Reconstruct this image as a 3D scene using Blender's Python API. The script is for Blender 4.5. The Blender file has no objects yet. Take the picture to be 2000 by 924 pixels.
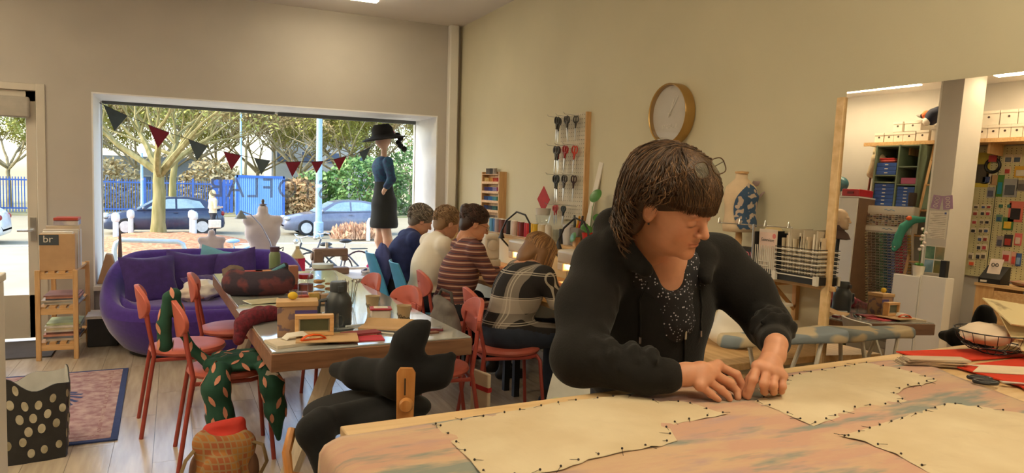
import bpy, bmesh, math, random
import numpy as np
from mathutils import Matrix, Vector, noise as mnoise
random.seed(7)
PI = math.pi
def R(d): return math.radians(d)
scene = bpy.context.scene
C = scene.collection

# ---------------------------------------------------------------- camera
def make_camera():
    yaw, pitch, roll = R(25.3), R(4.1), R(1.6)
    F = Vector((math.sin(yaw)*math.cos(pitch), math.cos(yaw)*math.cos(pitch), -math.sin(pitch)))
    Rt = Vector((math.cos(yaw), -math.sin(yaw), 0)); U = Rt.cross(F)
    R2 = Rt*math.cos(roll)+U*math.sin(roll); U2 = U*math.cos(roll)-Rt*math.sin(roll)
    cd = bpy.data.cameras.new('camera'); cd.sensor_width = 36; cd.lens = 1400*36/2000; cd.clip_start = .05; cd.clip_end = 300
    co = bpy.data.objects.new('camera', cd); C.objects.link(co)
    co.matrix_world = Matrix(((R2.x, U2.x, -F.x, 0), (R2.y, U2.y, -F.y, 0), (R2.z, U2.z, -F.z, 1.45), (0, 0, 0, 1)))
    scene.camera = co
make_camera()

# ---------------------------------------------------------------- light and exposure
vs = scene.view_settings
scene.display_settings.display_device = 'sRGB'
vs.view_transform = 'Standard'; vs.look = 'None'; vs.gamma = 1.0; vs.use_curve_mapping = False
vs.exposure = 0.52
w = bpy.data.worlds.new('sky'); scene.world = w; w.use_nodes = True
nt = w.node_tree; bg = nt.nodes['Background']
sky = nt.nodes.new('ShaderNodeTexSky'); sky.sky_type = 'NISHITA'; sky.sun_disc = False
sky.sun_elevation = R(38); sky.sun_rotation = R(-75); sky.air_density = 1.0; sky.dust_density = 2.5; sky.ozone_density = 1.0
nt.links.new(sky.outputs[0], bg.inputs[0]); bg.inputs[1].default_value = 0.62
sl = bpy.data.lights.new('sun', 'SUN'); sl.energy = 1.5; sl.angle = R(1.0); sl.color = (1, .95, .86)
so = bpy.data.objects.new('sun', sl); C.objects.link(so)
so.rotation_euler = Vector((.72, .42, -.62)).to_track_quat('-Z', 'Y').to_euler()
WARM = (1.0, .80, .50)      # the linear ceiling lamps

# ---------------------------------------------------------------- materials
def lin(c):
    return tuple((x/255/12.92 if x/255 <= .04045 else ((x/255+.055)/1.055)**2.4) for x in c)
MATS = {}
def mat(name, col=(200,200,200), rough=.55, metal=0., var=.07, scale=12., bump=0., bscale=None, emit=0., trans=0., alpha=1.,
        coat=0., stretch=None, col2=None, sheen=0., spec=None, detail=3., emitcol=None, ior=1.45, ramp=(.35,.65)):
    """procedural principled material: two tones mixed by noise, optional noise bump"""
    if name in MATS: return MATS[name]
    m = bpy.data.materials.new(name); m.use_nodes = True; n = m.node_tree.nodes; l = m.node_tree.links
    p = n['Principled BSDF']
    c = lin(col); c2 = lin(col2) if col2 else tuple(min(1, x*(1+var)) for x in c)
    c1 = c if col2 else tuple(x*(1-var) for x in c)
    tc = n.new('ShaderNodeTexCoord'); mp = n.new('ShaderNodeMapping'); l.new(tc.outputs['Object'], mp.inputs[0])
    if stretch: mp.inputs['Scale'].default_value = stretch
    nz = n.new('ShaderNodeTexNoise'); nz.inputs['Scale'].default_value = scale; nz.inputs['Detail'].default_value = detail
    l.new(mp.outputs[0], nz.inputs['Vector'])
    cr = n.new('ShaderNodeValToRGB'); cr.color_ramp.elements[0].position = ramp[0]; cr.color_ramp.elements[1].position = ramp[1]
    cr.color_ramp.elements[0].color = (*c1, 1); cr.color_ramp.elements[1].color = (*c2, 1)
    l.new(nz.outputs[0], cr.inputs[0]); l.new(cr.outputs[0], p.inputs['Base Color'])
    p.inputs['Roughness'].default_value = rough; p.inputs['Metallic'].default_value = metal
    if spec is not None: p.inputs['Specular IOR Level'].default_value = spec
    if coat: p.inputs['Coat Weight'].default_value = coat; p.inputs['Coat Roughness'].default_value = .08
    if sheen: p.inputs['Sheen Weight'].default_value = sheen; p.inputs['Sheen Roughness'].default_value = .4
    if trans: p.inputs['Transmission Weight'].default_value = trans; p.inputs['IOR'].default_value = ior
    if alpha < 1: p.inputs['Alpha'].default_value = alpha
    if emit:
        p.inputs['Emission Color'].default_value = (*(lin(emitcol) if emitcol else c), 1); p.inputs['Emission Strength'].default_value = emit
    if bump:
        b = n.new('ShaderNodeBump'); b.inputs['Strength'].default_value = bump; b.inputs['Distance'].default_value = .01
        nb = n.new('ShaderNodeTexNoise'); nb.inputs['Scale'].default_value = bscale or scale*4; nb.inputs['Detail'].default_value = 4
        l.new(mp.outputs[0], nb.inputs['Vector']); l.new(nb.outputs[0], b.inputs['Height']); l.new(b.outputs[0], p.inputs['Normal'])
    MATS[name] = m
    return m
def nodes_of(m):
    n = m.node_tree.nodes
    return n, m.node_tree.links, n['Principled BSDF']
def wood(name, col, col2, axis='x', rough=.45, scale=6.):
    st = {'x': (1, 9, 9), 'y': (9, 1, 9), 'z': (9, 9, 1)}[axis]
    return mat(name, col, rough, col2=col2, scale=scale, stretch=st, detail=6, bump=.04, ramp=(.3, .7))

# ---------------------------------------------------------------- mesh building
class MB:
    def __init__(s): s.v = []; s.f = []; s.m = []
    def add(s, vs, fs, mi=0, T=None):
        o = len(s.v)
        if T is not None: vs = [T @ Vector(p) for p in vs]
        s.v.extend([tuple(p) for p in vs]); s.f.extend([tuple(i+o for i in f) for f in fs]); s.m.extend([mi]*len(fs)); return s
    def box(s, c, d, mi=0, T=None, top=1.0):
        x, y, z = d[0]/2, d[1]/2, d[2]/2; t = top
        vs = [(c[0]+a*x*(t if k > 0 else 1), c[1]+b*y*(t if k > 0 else 1), c[2]+k*z) for k in (-1, 1) for a, b in ((-1,-1),(1,-1),(1,1),(-1,1))]
        return s.add(vs, [(3,2,1,0),(4,5,6,7),(0,1,5,4),(1,2,6,5),(2,3,7,6),(3,0,4,7)], mi, T)
    def bb(s, x0, x1, y0, y1, z0, z1, mi=0, T=None):
        return s.box(((x0+x1)/2, (y0+y1)/2, (z0+z1)/2), (x1-x0, y1-y0, z1-z0), mi, T)
    def tube(s, pts, r, n=8, mi=0, T=None, closed=False, flat=None):
        P = [Vector(p) for p in pts]; k = len(P); rr = r if isinstance(r, (list, tuple)) else [r]*k
        vs = []; up = None
        for i in range(k):
            a = P[(i-1) % k] if (closed or i > 0) else P[i]; b = P[(i+1) % k] if (closed or i < k-1) else P[i]
            d = (b-a); d = d.normalized() if d.length > 1e-9 else Vector((0,0,1))
            if up is None:
                up = Vector((0,0,1)) if abs(d.z) < .9 else Vector((1,0,0))
            s1 = d.cross(up); s1 = s1.normalized() if s1.length > 1e-6 else d.orthogonal().normalized()
            up = s1.cross(d).normalized()
            for j in range(n):
                t = 2*PI*j/n; ra = rr[i]; rb = ra*(flat if flat else 1)
                vs.append(P[i]+s1*(math.cos(t)*ra)+up*(math.sin(t)*rb))
        fs = []
        for i in range(k if closed else k-1):
            for j in range(n):
                a = i*n+j; b = i*n+(j+1) % n; c2 = ((i+1) % k)*n+(j+1) % n; d2 = ((i+1) % k)*n+j
                fs.append((a, b, c2, d2))
        if not closed: fs.append(tuple(range(n-1, -1, -1))); fs.append(tuple(range((k-1)*n, k*n)))
        return s.add(vs, fs, mi, T)
    def lathe(s, prof, n=24, c=(0,0,0), mi=0, T=None, sx=1, sy=1):
        vs = []; fs = []; k = len(prof)
        for r, z in prof:
            for j in range(n):
                t = 2*PI*j/n; vs.append((c[0]+r*sx*math.cos(t), c[1]+r*sy*math.sin(t), c[2]+z))
        for i in range(k-1):
            for j in range(n): fs.append((i*n+j, i*n+(j+1) % n, (i+1)*n+(j+1) % n, (i+1)*n+j))
        if prof[0][0] > 1e-6: fs.append(tuple(range(n-1, -1, -1)))
        if prof[-1][0] > 1e-6: fs.append(tuple(range((k-1)*n, k*n)))
        return s.add(vs, fs, mi, T)
    def ell(s, c, r, n=16, m=10, mi=0, T=None, rot=None):
        prof = [(math.sin(PI*i/m), -math.cos(PI*i/m)) for i in range(m+1)]
        M_ = Matrix.Translation(c) @ (rot.to_4x4() if rot is not None else Matrix()) @ Matrix.Diagonal((*r, 1))
        if T is not None: M_ = T @ M_
        return s.lathe(prof, n, mi=mi, T=M_)
    def prism(s, poly, z0, z1, mi=0, T=None):
        k = len(poly); vs = [(p[0], p[1], z0) for p in poly]+[(p[0], p[1], z1) for p in poly]
        fs = [tuple(range(k-1, -1, -1)), tuple(range(k, 2*k))]+[(i, (i+1) % k, k+(i+1) % k, k+i) for i in range(k)]
        return s.add(vs, fs, mi, T)
    def sheet(s, fn, nu, nv, th=.002, mi=0, T=None):
        """surface fn(u,v)->point with thickness th along its normal"""
        P = [[Vector(fn(i/nu, j/nv)) for j in range(nv+1)] for i in range(nu+1)]
        top = []; bot = []
        for i in range(nu+1):
            for j in range(nv+1):
                a = P[min(i+1, nu)][j]-P[max(i-1, 0)][j]; b = P[i][min(j+1, nv)]-P[i][max(j-1, 0)]
                nn = a.cross(b); nn = nn.normalized() if nn.length > 1e-12 else Vector((0,0,1))
                top.append(P[i][j]+nn*th/2); bot.append(P[i][j]-nn*th/2)
        N_ = len(top); fs = []; w_ = nv+1
        for i in range(nu):
            for j in range(nv):
                a = i*w_+j; fs.append((a, a+w_, a+w_+1, a+1)); fs.append((N_+a+1, N_+a+w_+1, N_+a+w_, N_+a))
        for i in range(nu):
            for j, sg in ((0, 1), (nv, -1)):
                a = i*w_+j; q = (a, N_+a, N_+a+w_, a+w_); fs.append(q if sg > 0 else q[::-1])
        for j in range(nv):
            for i, sg in ((0, -1), (nu, 1)):
                a = i*w_+j; q = (a, N_+a, N_+a+1, a+1); fs.append(q if sg > 0 else q[::-1])
        return s.add(top+bot, fs, mi, T)
    def mesh(s, name, mats, ang=40):
        me = bpy.data.meshes.new(name); me.from_pydata(s.v, [], s.f)
        for m_ in (mats if isinstance(mats, (list, tuple)) else [mats]): me.materials.append(m_)
        me.polygons.foreach_set('material_index', s.m); me.polygons.foreach_set('use_smooth', [True]*len(s.f))
        me.update()
        if ang < 180: me.set_sharp_from_angle(angle=R(ang))
        return me
    def build(s, name, mats, parent=None, loc=(0,0,0), rot=(0,0,0), bevel=0, ang=40, seg=2):
        return obj(name, s.mesh(name, mats, ang), parent, loc, rot, bevel, seg)
def obj(name, me, parent=None, loc=(0,0,0), rot=(0,0,0), bevel=0, seg=2):
    o = bpy.data.objects.new(name, me); C.objects.link(o); o.parent = parent; o.location = loc; o.rotation_euler = rot
    if bevel:
        b = o.modifiers.new('bevel', 'BEVEL'); b.width = bevel; b.segments = seg; b.limit_method = 'ANGLE'; b.angle_limit = R(35)
    return o
def tag(o, label, cat, group=None, kind=None):
    o['label'] = label; o['category'] = cat
    if group: o['group'] = group
    if kind: o['kind'] = kind
    return o
def thing(name, label, cat, loc=(0,0,0), rz=0, group=None, rot=None):
    o = bpy.data.objects.new(name, None); C.objects.link(o); o.empty_display_size = .1
    o.location = loc; o.rotation_euler = rot if rot else (0, 0, rz)
    return tag(o, label, cat, group)
ORD = 'first second third fourth fifth sixth seventh eighth ninth tenth eleventh twelfth thirteenth fourteenth fifteenth'.split()
def struct(o): o['kind'] = 'structure'; return o
def dup(root, loc, rz=None, label=None, group=None, rot=None):
    r = root.copy(); C.objects.link(r); r.location = loc
    if rz is not None: r.rotation_euler = (0, 0, rz)
    if rot is not None: r.rotation_euler = rot
    if label: r['label'] = label
    if group: r['group'] = group
    for ch in list(root.children):
        c_ = ch.copy(); C.objects.link(c_); c_.parent = r
        for g in list(ch.children):
            d_ = g.copy(); C.objects.link(d_); d_.parent = c_
    return r
def swap_mat(o, old, new):
    """give a copied object its own mesh with one material exchanged"""
    me = o.data.copy(); o.data = me
    for i, m_ in enumerate(me.materials):
        if m_ == old: me.materials[i] = new
def text_mesh(body, size, extrude, material, align='CENTER', xs=1.0):
    cu = bpy.data.curves.new('t', 'FONT'); cu.body = body; cu.size = size; cu.extrude = extrude; cu.align_x = align; cu.align_y = 'CENTER'
    cu.resolution_u = 3; cu.space_character = xs
    o = bpy.data.objects.new('t', cu); C.objects.link(o)
    bpy.context.view_layer.update()
    me = bpy.data.meshes.new_from_object(o.evaluated_get(bpy.context.evaluated_depsgraph_get()))
    bpy.data.objects.remove(o); bpy.data.curves.remove(cu)
    me.materials.clear(); me.materials.append(material)
    return me

# ---------------------------------------------------------------- signed-distance bodies -> one continuous mesh
def cone(p0, p1, r0, r1, k=.02, op=1): return ('c', np.array(p0, float), np.array(p1, float), r0, r1, k, op)
def elli(c, r, k=.02, rot=None, op=1): return ('e', np.array(c, float), np.array(r, float), rot, None, k, op)
def chain(pts, rs, k=.02): return [cone(pts[i], pts[i+1], rs[i], rs[i+1], k) for i in range(len(pts)-1)]
def sdf_mesh(prims, res, M=None):
    """prims in local space, optional 4x4 M to world; returns verts, quads"""
    lo = np.full(3, 1e9); hi = -lo
    bbs = []
    for p in prims:
        if p[0] == 'c':
            a = np.minimum(p[1]-p[3], p[2]-p[4]); b = np.maximum(p[1]+p[3], p[2]+p[4])
        else:
            rm = p[2].max() if p[3] is not None else p[2]; a = p[1]-rm; b = p[1]+rm
        bbs.append((a, b))
        if p[6] > 0: lo = np.minimum(lo, a); hi = np.maximum(hi, b)
    lo -= 3*res; hi += 3*res
    n = np.ceil((hi-lo)/res).astype(int)+1
    G = np.full(n, .5, np.float32)
    ax = [lo[i]+np.arange(n[i])*res for i in range(3)]
    for p, (a, b) in zip(prims, bbs):
        mg = p[5]*1.1+2.5*res
        i0 = np.clip(np.floor((a-mg-lo)/res).astype(int), 0, n-1); i1 = np.clip(np.ceil((b+mg-lo)/res).astype(int)+1, 1, n)
        if np.any(i1 <= i0): continue
        sl_ = tuple(slice(i0[i], i1[i]) for i in range(3))
        X, Y, Z = np.meshgrid(*[ax[i][sl_[i]] for i in range(3)], indexing='ij', sparse=True)
        if p[0] == 'c':
            d = p[2]-p[1]; L2 = max(d@d, 1e-12)
            t = np.clip(((X-p[1][0])*d[0]+(Y-p[1][1])*d[1]+(Z-p[1][2])*d[2])/L2, 0, 1)
            D = np.sqrt((X-p[1][0]-t*d[0])**2+(Y-p[1][1]-t*d[1])**2+(Z-p[1][2]-t*d[2])**2)-(p[3]+(p[4]-p[3])*t)
        else:
            x, y, z = X-p[1][0], Y-p[1][1], Z-p[1][2]
            if p[3] is not None:
                q = np.array(p[3]).T      # world->local
                x, y, z = q[0,0]*x+q[0,1]*y+q[0,2]*z, q[1,0]*x+q[1,1]*y+q[1,2]*z, q[2,0]*x+q[2,1]*y+q[2,2]*z
            r = p[2]
            k0 = np.sqrt((x/r[0])**2+(y/r[1])**2+(z/r[2])**2); k1 = np.sqrt((x/r[0]**2)**2+(y/r[1]**2)**2+(z/r[2]**2)**2)
            D = k0*(k0-1)/np.maximum(k1, 1e-6)
        g = G[sl_]; k = p[5]
        if p[6] > 0:
            h = np.clip(.5+.5*(g-D)/k, 0, 1); G[sl_] = g+(D-g)*h-k*h*(1-h)
        else:
            h = np.clip(.5-.5*(g+D)/k, 0, 1); G[sl_] = g+(-D-g)*h+k*h*(1-h)
    S = G < 0
    cnt = np.zeros(n-1, np.int8); acc = np.zeros((*(n-1), 3), np.float32)
    cs = [slice(0, -1), slice(1, None)]
    for axd in range(3):
        o1, o2 = [i for i in range(3) if i != axd]
        for b1 in (0, 1):
            for b2 in (0, 1):
                ia = [None]*3; ia[axd] = cs[0]; ia[o1] = cs[b1]; ia[o2] = cs[b2]; ib = list(ia); ib[axd] = cs[1]
                A, B = G[tuple(ia)], G[tuple(ib)]; x = (A < 0) != (B < 0)
                t = np.where(x, A/np.where(A == B, 1, A-B), 0)
                cnt += x; acc[..., axd] += t; acc[..., o1] += x*b1; acc[..., o2] += x*b2
    m_ = cnt > 0; idx = np.full(n-1, -1, np.int32); idx[m_] = np.arange(m_.sum())
    base = np.argwhere(m_); V = (base+acc[m_]/cnt[m_][:, None])*res+lo
    Q = []
    for axd in range(3):
        o1, o2 = [(1, 2), (2, 0), (0, 1)][axd]
        ia = [slice(None)]*3; ia[axd] = slice(0, -1); ib = [slice(None)]*3; ib[axd] = slice(1, None)
        x = S[tuple(ia)] != S[tuple(ib)]; e = np.argwhere(x)
        e = e[(e[:, o1] > 0) & (e[:, o2] > 0) & (e[:, o1] < n[o1]-1) & (e[:, o2] < n[o2]-1)]
        s_ = S[tuple(e.T)]
        def cell(d1, d2):
            q = e.copy(); q[:, o1] -= d1; q[:, o2] -= d2; return idx[tuple(q.T)]
        q = np.stack([cell(1, 1), cell(0, 1), cell(0, 0), cell(1, 0)], 1); q[~s_] = q[~s_][:, ::-1]; Q.append(q)
    Q = np.concatenate(Q); Q = Q[(Q >= 0).all(1)]
    if M is not None:
        Mn = np.array(M); V = V@Mn[:3, :3].T+Mn[:3, 3]
    return V, Q
def body_mesh(name, pieces, mats, pick=None, cols=None):
    """pieces: list of (V,Q); pick(face centres)->material index; cols(verts)->rgba"""
    V = np.concatenate([p[0] for p in pieces]); off = 0; Q = []
    for p in pieces: Q.append(p[1]+off); off += len(p[0])
    Q = np.concatenate(Q)
    me = bpy.data.meshes.new(name); me.vertices.add(len(V)); me.vertices.foreach_set('co', V.astype(np.float32).ravel())
    me.loops.add(Q.size); me.loops.foreach_set('vertex_index', Q.astype(np.int32).ravel())
    me.polygons.add(len(Q)); me.polygons.foreach_set('loop_start', np.arange(0, Q.size, 4, dtype=np.int32))
    for m_ in mats: me.materials.append(m_)
    me.update(calc_edges=True)
    me.polygons.foreach_set('use_smooth', np.ones(len(Q), bool))
    if pick is not None: me.polygons.foreach_set('material_index', np.asarray(pick(V[Q].mean(1)), np.int32))
    if cols is not None:
        a = me.attributes.new('tint', 'FLOAT_COLOR', 'POINT'); a.data.foreach_set('color', cols(V).astype(np.float32).ravel())
    me.validate(); me.update()
    return me
# ================================================================ the room
XR, YW, ZC, XL, YB = 2.762, 7.25, 3.10, -2.95, -2.4
m_wallw = mat('paint_white', (190,184,176), .85, var=.03, scale=2.5, bump=.03, bscale=90)
m_wallr = mat('paint_sage', (206,199,172), .85, var=.03, scale=1.5, bump=.05, bscale=110)
m_white = mat('paint_gloss_white', (226,222,214), .45, var=.02, scale=3)
m_ceil = mat('paint_ceiling', (222,216,210), .9, var=.02, scale=2)
m_floorb = wood('floor_laminate', (172,156,138), (196,180,160), 'y', .28, 3.)
m_plank = wood('floor_plank', (176,160,142), (206,192,172), 'y', .2, 2.2)
m_lampw = mat('lamp_housing', (230,228,222), .4)
m_glow = mat('lamp_glow', (255,240,170), .4, emit=50., emitcol=(255,236,198))
m_chrome = mat('brushed_steel', (190,190,190), .28, metal=1., var=.04)
m_black = mat('black_plastic', (24,24,26), .45)

def glass_mat(name, tint=(1,1,1), refl=.06, rough=0.):
    m = bpy.data.materials.new(name); m.use_nodes = True; n = m.node_tree.nodes; l = m.node_tree.links; n.clear()
    out = n.new('ShaderNodeOutputMaterial'); mx = n.new('ShaderNodeMixShader'); tr = n.new('ShaderNodeBsdfTransparent'); gl = n.new('ShaderNodeBsdfGlossy')
    lw = n.new('ShaderNodeLayerWeight'); lw.inputs[0].default_value = .35
    ma = n.new('ShaderNodeMath'); ma.operation = 'MULTIPLY_ADD'; ma.inputs[1].default_value = .6; ma.inputs[2].default_value = refl; ma.use_clamp = True
    lw.inputs[0].default_value = .5; pw_ = n.new('ShaderNodeMath'); pw_.operation = 'POWER'; pw_.inputs[1].default_value = 4; l.new(lw.outputs['Facing'], pw_.inputs[0]); l.new(pw_.outputs[0], ma.inputs[0])
    tr.inputs[0].default_value = (*tint, 1); gl.inputs['Roughness'].default_value = rough
    l.new(ma.outputs[0], mx.inputs[0]); l.new(tr.outputs[0], mx.inputs[1]); l.new(gl.outputs[0], mx.inputs[2]); l.new(mx.outputs[0], out.inputs[0])
    return m
m_pane = glass_mat('window_glass', (.97,.99,.98), .02)
m_clear = glass_mat('clear_glass', (.93,.96,.97), .06)

# floor with its boards
fl = struct(MB().bb(XL-.1, XR+.1, YB-.1, YW+.1, -.16, -.006).build('floor', m_floorb))
pm = MB().box((0,0,-.004), (.191, 1.288, .008)).mesh('plank', m_plank)
for i in range(22):
    for j in range(5):
        x = -1.36+i*.193; y = 2.55+j*1.29+(i*.47) % 1.29-.6
        if y > YW+.1 or x > XR: continue
        y0, y1 = max(y, 1.6), min(y+1.288, YW)
        o = obj('plank', pm, fl, (x, (y0+y1)/2, 0)); o.scale = (1, (y1-y0)/1.288, 1)
struct(MB().bb(XL-.1, XR+.1, YB-.1, YW+.12, ZC, ZC+.15).build('ceiling', m_ceil))
struct(MB().bb(XR, XR+.15, YB-.1, YW+.8, -.15, ZC).build('wall_right', m_wallr))
struct(MB().bb(XL-.15, XL, YB-.1, YW+.1, -.15, ZC).build('wall_left', m_wallw))
struct(MB().bb(XL, XR, YB-.15, YB, -.15, ZC).build('wall_back', m_wallw))
# front wall: door opening x -1.98..-0.975 (z<2.19), shop window x -0.645..2.522 (z .46..2.155)
DX0, DX1, WX0, WX1, WZ0, WZ1, YG = -1.98, -.985, -.645, 2.522, .46, 2.155, 8.0
wf = MB()
wf.bb(XL, DX0, YW, YW+.14, -.8, ZC); wf.bb(DX0, DX1, YW, YW+.14, 2.19, ZC); wf.bb(DX1, WX0, YW, YG+.08, -.8, ZC)
wf.bb(WX0, WX1, YW, YG+.08, WZ1, ZC); wf.bb(WX1, XR, YW, YG+.08, -.8, ZC); wf.bb(WX0, WX1, YW+.05, YG+.08, -.8, WZ0-.04)
struct(wf.build('wall_front', m_wallw))
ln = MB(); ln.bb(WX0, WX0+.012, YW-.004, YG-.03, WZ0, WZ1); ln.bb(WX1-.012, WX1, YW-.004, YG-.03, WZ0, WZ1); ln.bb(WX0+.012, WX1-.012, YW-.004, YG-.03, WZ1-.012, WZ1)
m_reveal_lit = mat('reveal_skylit', (236,236,236), .6, var=.02)  # added lining boards; sky light on the reveal is painted into their whiter colour
struct(ln.build('trim_skylit', m_reveal_lit))
m_sill = mat('sill_board', (206,198,186), .5, var=.04, scale=4)
struct(MB().bb(WX0, WX1, YW-.06, YG, WZ0-.04, WZ0).build('trim_1', m_sill, bevel=.004))
# boxed pipe in the corner, with its small clamp
p1 = struct(MB().bb(2.615, 2.715, YW-.085, YW, 0, ZC).build('trim_2', m_white, bevel=.012))
struct(MB().bb(XR-.012, XR, YB, YW-.085, 0, .08).build('baseboard_right', m_white, bevel=.003))
struct(MB().bb(DX1+.07, WX0+.2, YW-.012, YW, 0, .08).build('baseboard_front', m_white, bevel=.003))
struct(MB().bb(XL, XL+.012, YB, YW, 0, .08).build('baseboard_left', m_white, bevel=.003))

# shop window
wn = struct(bpy.data.objects.new('window_1', None)); C.objects.link(wn); wn.location = ((WX0+WX1)/2, YG, WZ0)
hx = (WX1-WX0)/2; hz = WZ1-WZ0
m_alu = mat('window_frame_paint', (206,204,198), .4)
fr = MB(); t = .022
fr.bb(-hx, hx, -.03, .03, 0, t); fr.bb(-hx, hx, -.03, .03, hz-t, hz); fr.bb(-hx, -hx+t, -.03, .03, t, hz-t); fr.bb(hx-t, hx, -.03, .03, t, hz-t)
fr.build('window_frame', m_alu, wn, bevel=.004)
MB().bb(-hx+t, hx-t, -.004, .004, t, hz-t).build('pane', m_pane, wn)
m_blind = mat('blind_fabric', (104,106,100), .8)
bl = MB(); bl.bb(-hx+.03, .02, -.10, -.055, hz-.04, hz-.005); bl.bb(.05, hx-.03, -.10, -.055, hz-.05, hz-.005); bl.build('blind_cassette', m_blind, wn, bevel=.008)
for x in (-.55, .32, 1.2):
    MB().lathe([(0,-.012),(.022,-.008),(.03,0)], 14).build('spotlight', m_chrome, wn, (x, -.45, hz))
m_letter = mat('letter_film', (128,136,138), .6, alpha=.5, var=.02)
tm = text_mesh('STOFLAB', .30, .0006, m_letter, xs=1.18)
o = obj('lettering', tm, wn, ((.93-(WX0+WX1)/2), .0105-.016, 1.335-WZ0), (PI/2, 0, PI)); o.scale = (.88, 1, 1)

# door leaf: tall glass light, roller blind, handle
dn = struct(bpy.data.objects.new('door_1', None)); C.objects.link(dn); dn.location = (DX1, YW, 0)
m_door = mat('door_paint', (205,197,184), .5, var=.03, scale=3)
fr = MB(); fr.bb(-.995, 0, 0, .12, 2.13, 2.19); fr.bb(-.065, 0, -.012, .12, 0, 2.19); fr.bb(-.995, -.935, -.012, .12, 0, 2.19); fr.build('door_frame', m_door, dn, bevel=.004)
lf = MB(); x0, x1 = -.93, -.07
lf.bb(x0, x0+.13, .03, .075, .02, 2.13); lf.bb(x1-.075, x1, .03, .075, .02, 2.13); lf.bb(x0, x1, .03, .075, .02, .395); lf.bb(x0, x1, .03, .075, 2.04, 2.13)
lf.build('door_leaf', m_door, dn, bevel=.004)
MB().bb(x0+.12, x1-.07, .048, .056, .39, 2.05).build('pane', m_pane, dn)
MB().bb(x0+.1, x1-.04, -.03, .026, 1.90, 2.075).build('blind_cassette', mat('blind_pale', (176,170,160), .8), dn, bevel=.015)
hd = MB(); hd.bb(-.125, -.085, .015, .03, .86, 1.06); hd.tube([(-.105,.02,.95),(-.105,-.035,.95),(-.12,-.045,.95),(-.21,-.045,.95)], .009); hd.build('door_handle', m_chrome, dn)
MB().lathe([(.022,0),(.022,.012),(.016,.016)], 16, T=Matrix.Translation((-.05,.03,1.46)) @ Matrix.Rotation(R(90),4,'X')).build('lock_rosette', m_chrome, dn)
MB().bb(-.05, .03, -.016, 0, 0, .03).build('threshold', m_alu, dn)

# ceiling lamps: long slim linear fittings
def strip_lamp(x0, x1, y0, y1, label, parent=None):
    cx, cy = (x0+x1)/2, (y0+y1)/2
    t_ = thing('linear_ceiling_lamp', label, 'ceiling lamp', (cx, cy, ZC), group='linear ceiling lamps')
    dx, dy = x1-x0, y1-y0
    MB().box((0,0,-.02), (dx, dy, .04)).build('housing', m_lampw, t_, bevel=.004)
    MB().box((0,0,-.046), (dx-.01, dy-.01, .012)).build('diffuser', m_glow, t_)
    return t_
strip_lamp(1.12, 1.66, 6.40, 6.50, 'lit linear ceiling lamp nearest the shop window')
strip_lamp(-2.47, -2.37, 5.02, 6.6, 'lit linear ceiling lamp above the white cabinet, seen in the mirror')
strip_lamp(-2.47, -2.37, 2.5, 4.24, 'lit linear ceiling lamp above the pegboard, seen in the mirror')
strip_lamp(.9, 2.2, .62, .72, 'linear ceiling lamp over the cutting table, out of view')
strip_lamp(-.95, -.85, 2.2, 3.8, 'added linear fill lamp over the middle of the room, out of view')  # added unseen fill, brightens the pillar front and the left side
strip_lamp(.2, 1.4, -1.05, -.95, 'linear ceiling lamp behind the photographer, out of view')
# ================================================================ the street outside (lower than the shop floor)
GZ = -.75
m_pave = mat('paving', (158,146,120), .85, var=.10, scale=.8, bump=.2, bscale=14)
m_road = mat('asphalt', (148,138,112), .9, var=.06, scale=.6, bump=.2, bscale=40)
m_kerb = mat('kerb_stone', (200,194,180), .8)
struct(MB().bb(-40, 60, 8.08, 25.2, GZ-.3, GZ).build('pavement', m_pave))
struct(MB().bb(-60, 80, 25.2, 44, GZ-.3, GZ-.06).build('road', m_road))
struct(MB().bb(-60, 80, 25.0, 25.25, GZ-.2, GZ+.03).build('trim_3', m_kerb))
struct(MB().bb(-80, 110, 44, 130, GZ-.3, GZ).build('ground', mat('verge', (128,132,84), .95, col2=(170,152,110), scale=.7, bump=.3)))
m_mulch = mat('wood_chips', (146,92,58), .95, col2=(196,140,98), scale=9, bump=.8, bscale=30, ramp=(.4,.6))
def mound(u, v, cx, cy, rx, ry, h):
    a = 2*PI*u; r = v
    k = .92+.08*math.sin(3*a+1)
    x, y = cx+rx*r*k*math.cos(a), cy+ry*r*k*math.sin(a)
    return (x, y, GZ-.03+h*(1-r**3)+.05*mnoise.noise((x*1.7, y*1.7, 0)))
o = MB().sheet(lambda u, v: mound(u, v, -.2, 26.2, 2.6, 4.6, .22), 40, 14, .02).build('mulch_bed', m_mulch)
tag(o, 'brown wood chip bed around the tree trunk outside', 'mulch bed', kind='stuff')
m_hedge = mat('dry_grass', (196,150,118), .95, col2=(226,186,150), scale=8, bump=.9, bscale=24)
hb = MB()
for i in range(420):
    a = random.random()*2*PI; r = math.sqrt(random.random()); x, y = 6.25+.95*r*math.cos(a), 27.3+.6*r*math.sin(a); h = .62*(1-r*r*.7)+random.uniform(-.05,.1)
    dx, dy = random.uniform(-.16,.16), random.uniform(-.16,.16)
    hb.add([(x-.03,y,GZ),(x+.03,y,GZ),(x+dx,y+dy,GZ+h),(x+dx*1.5+.02,y+dy*1.5,GZ+h*.8)], [(0,1,2),(1,3,2)])
tag(hb.build('grass_tuft', m_hedge), 'low tuft of dry russet grass by the grey parked car', 'grass')

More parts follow.
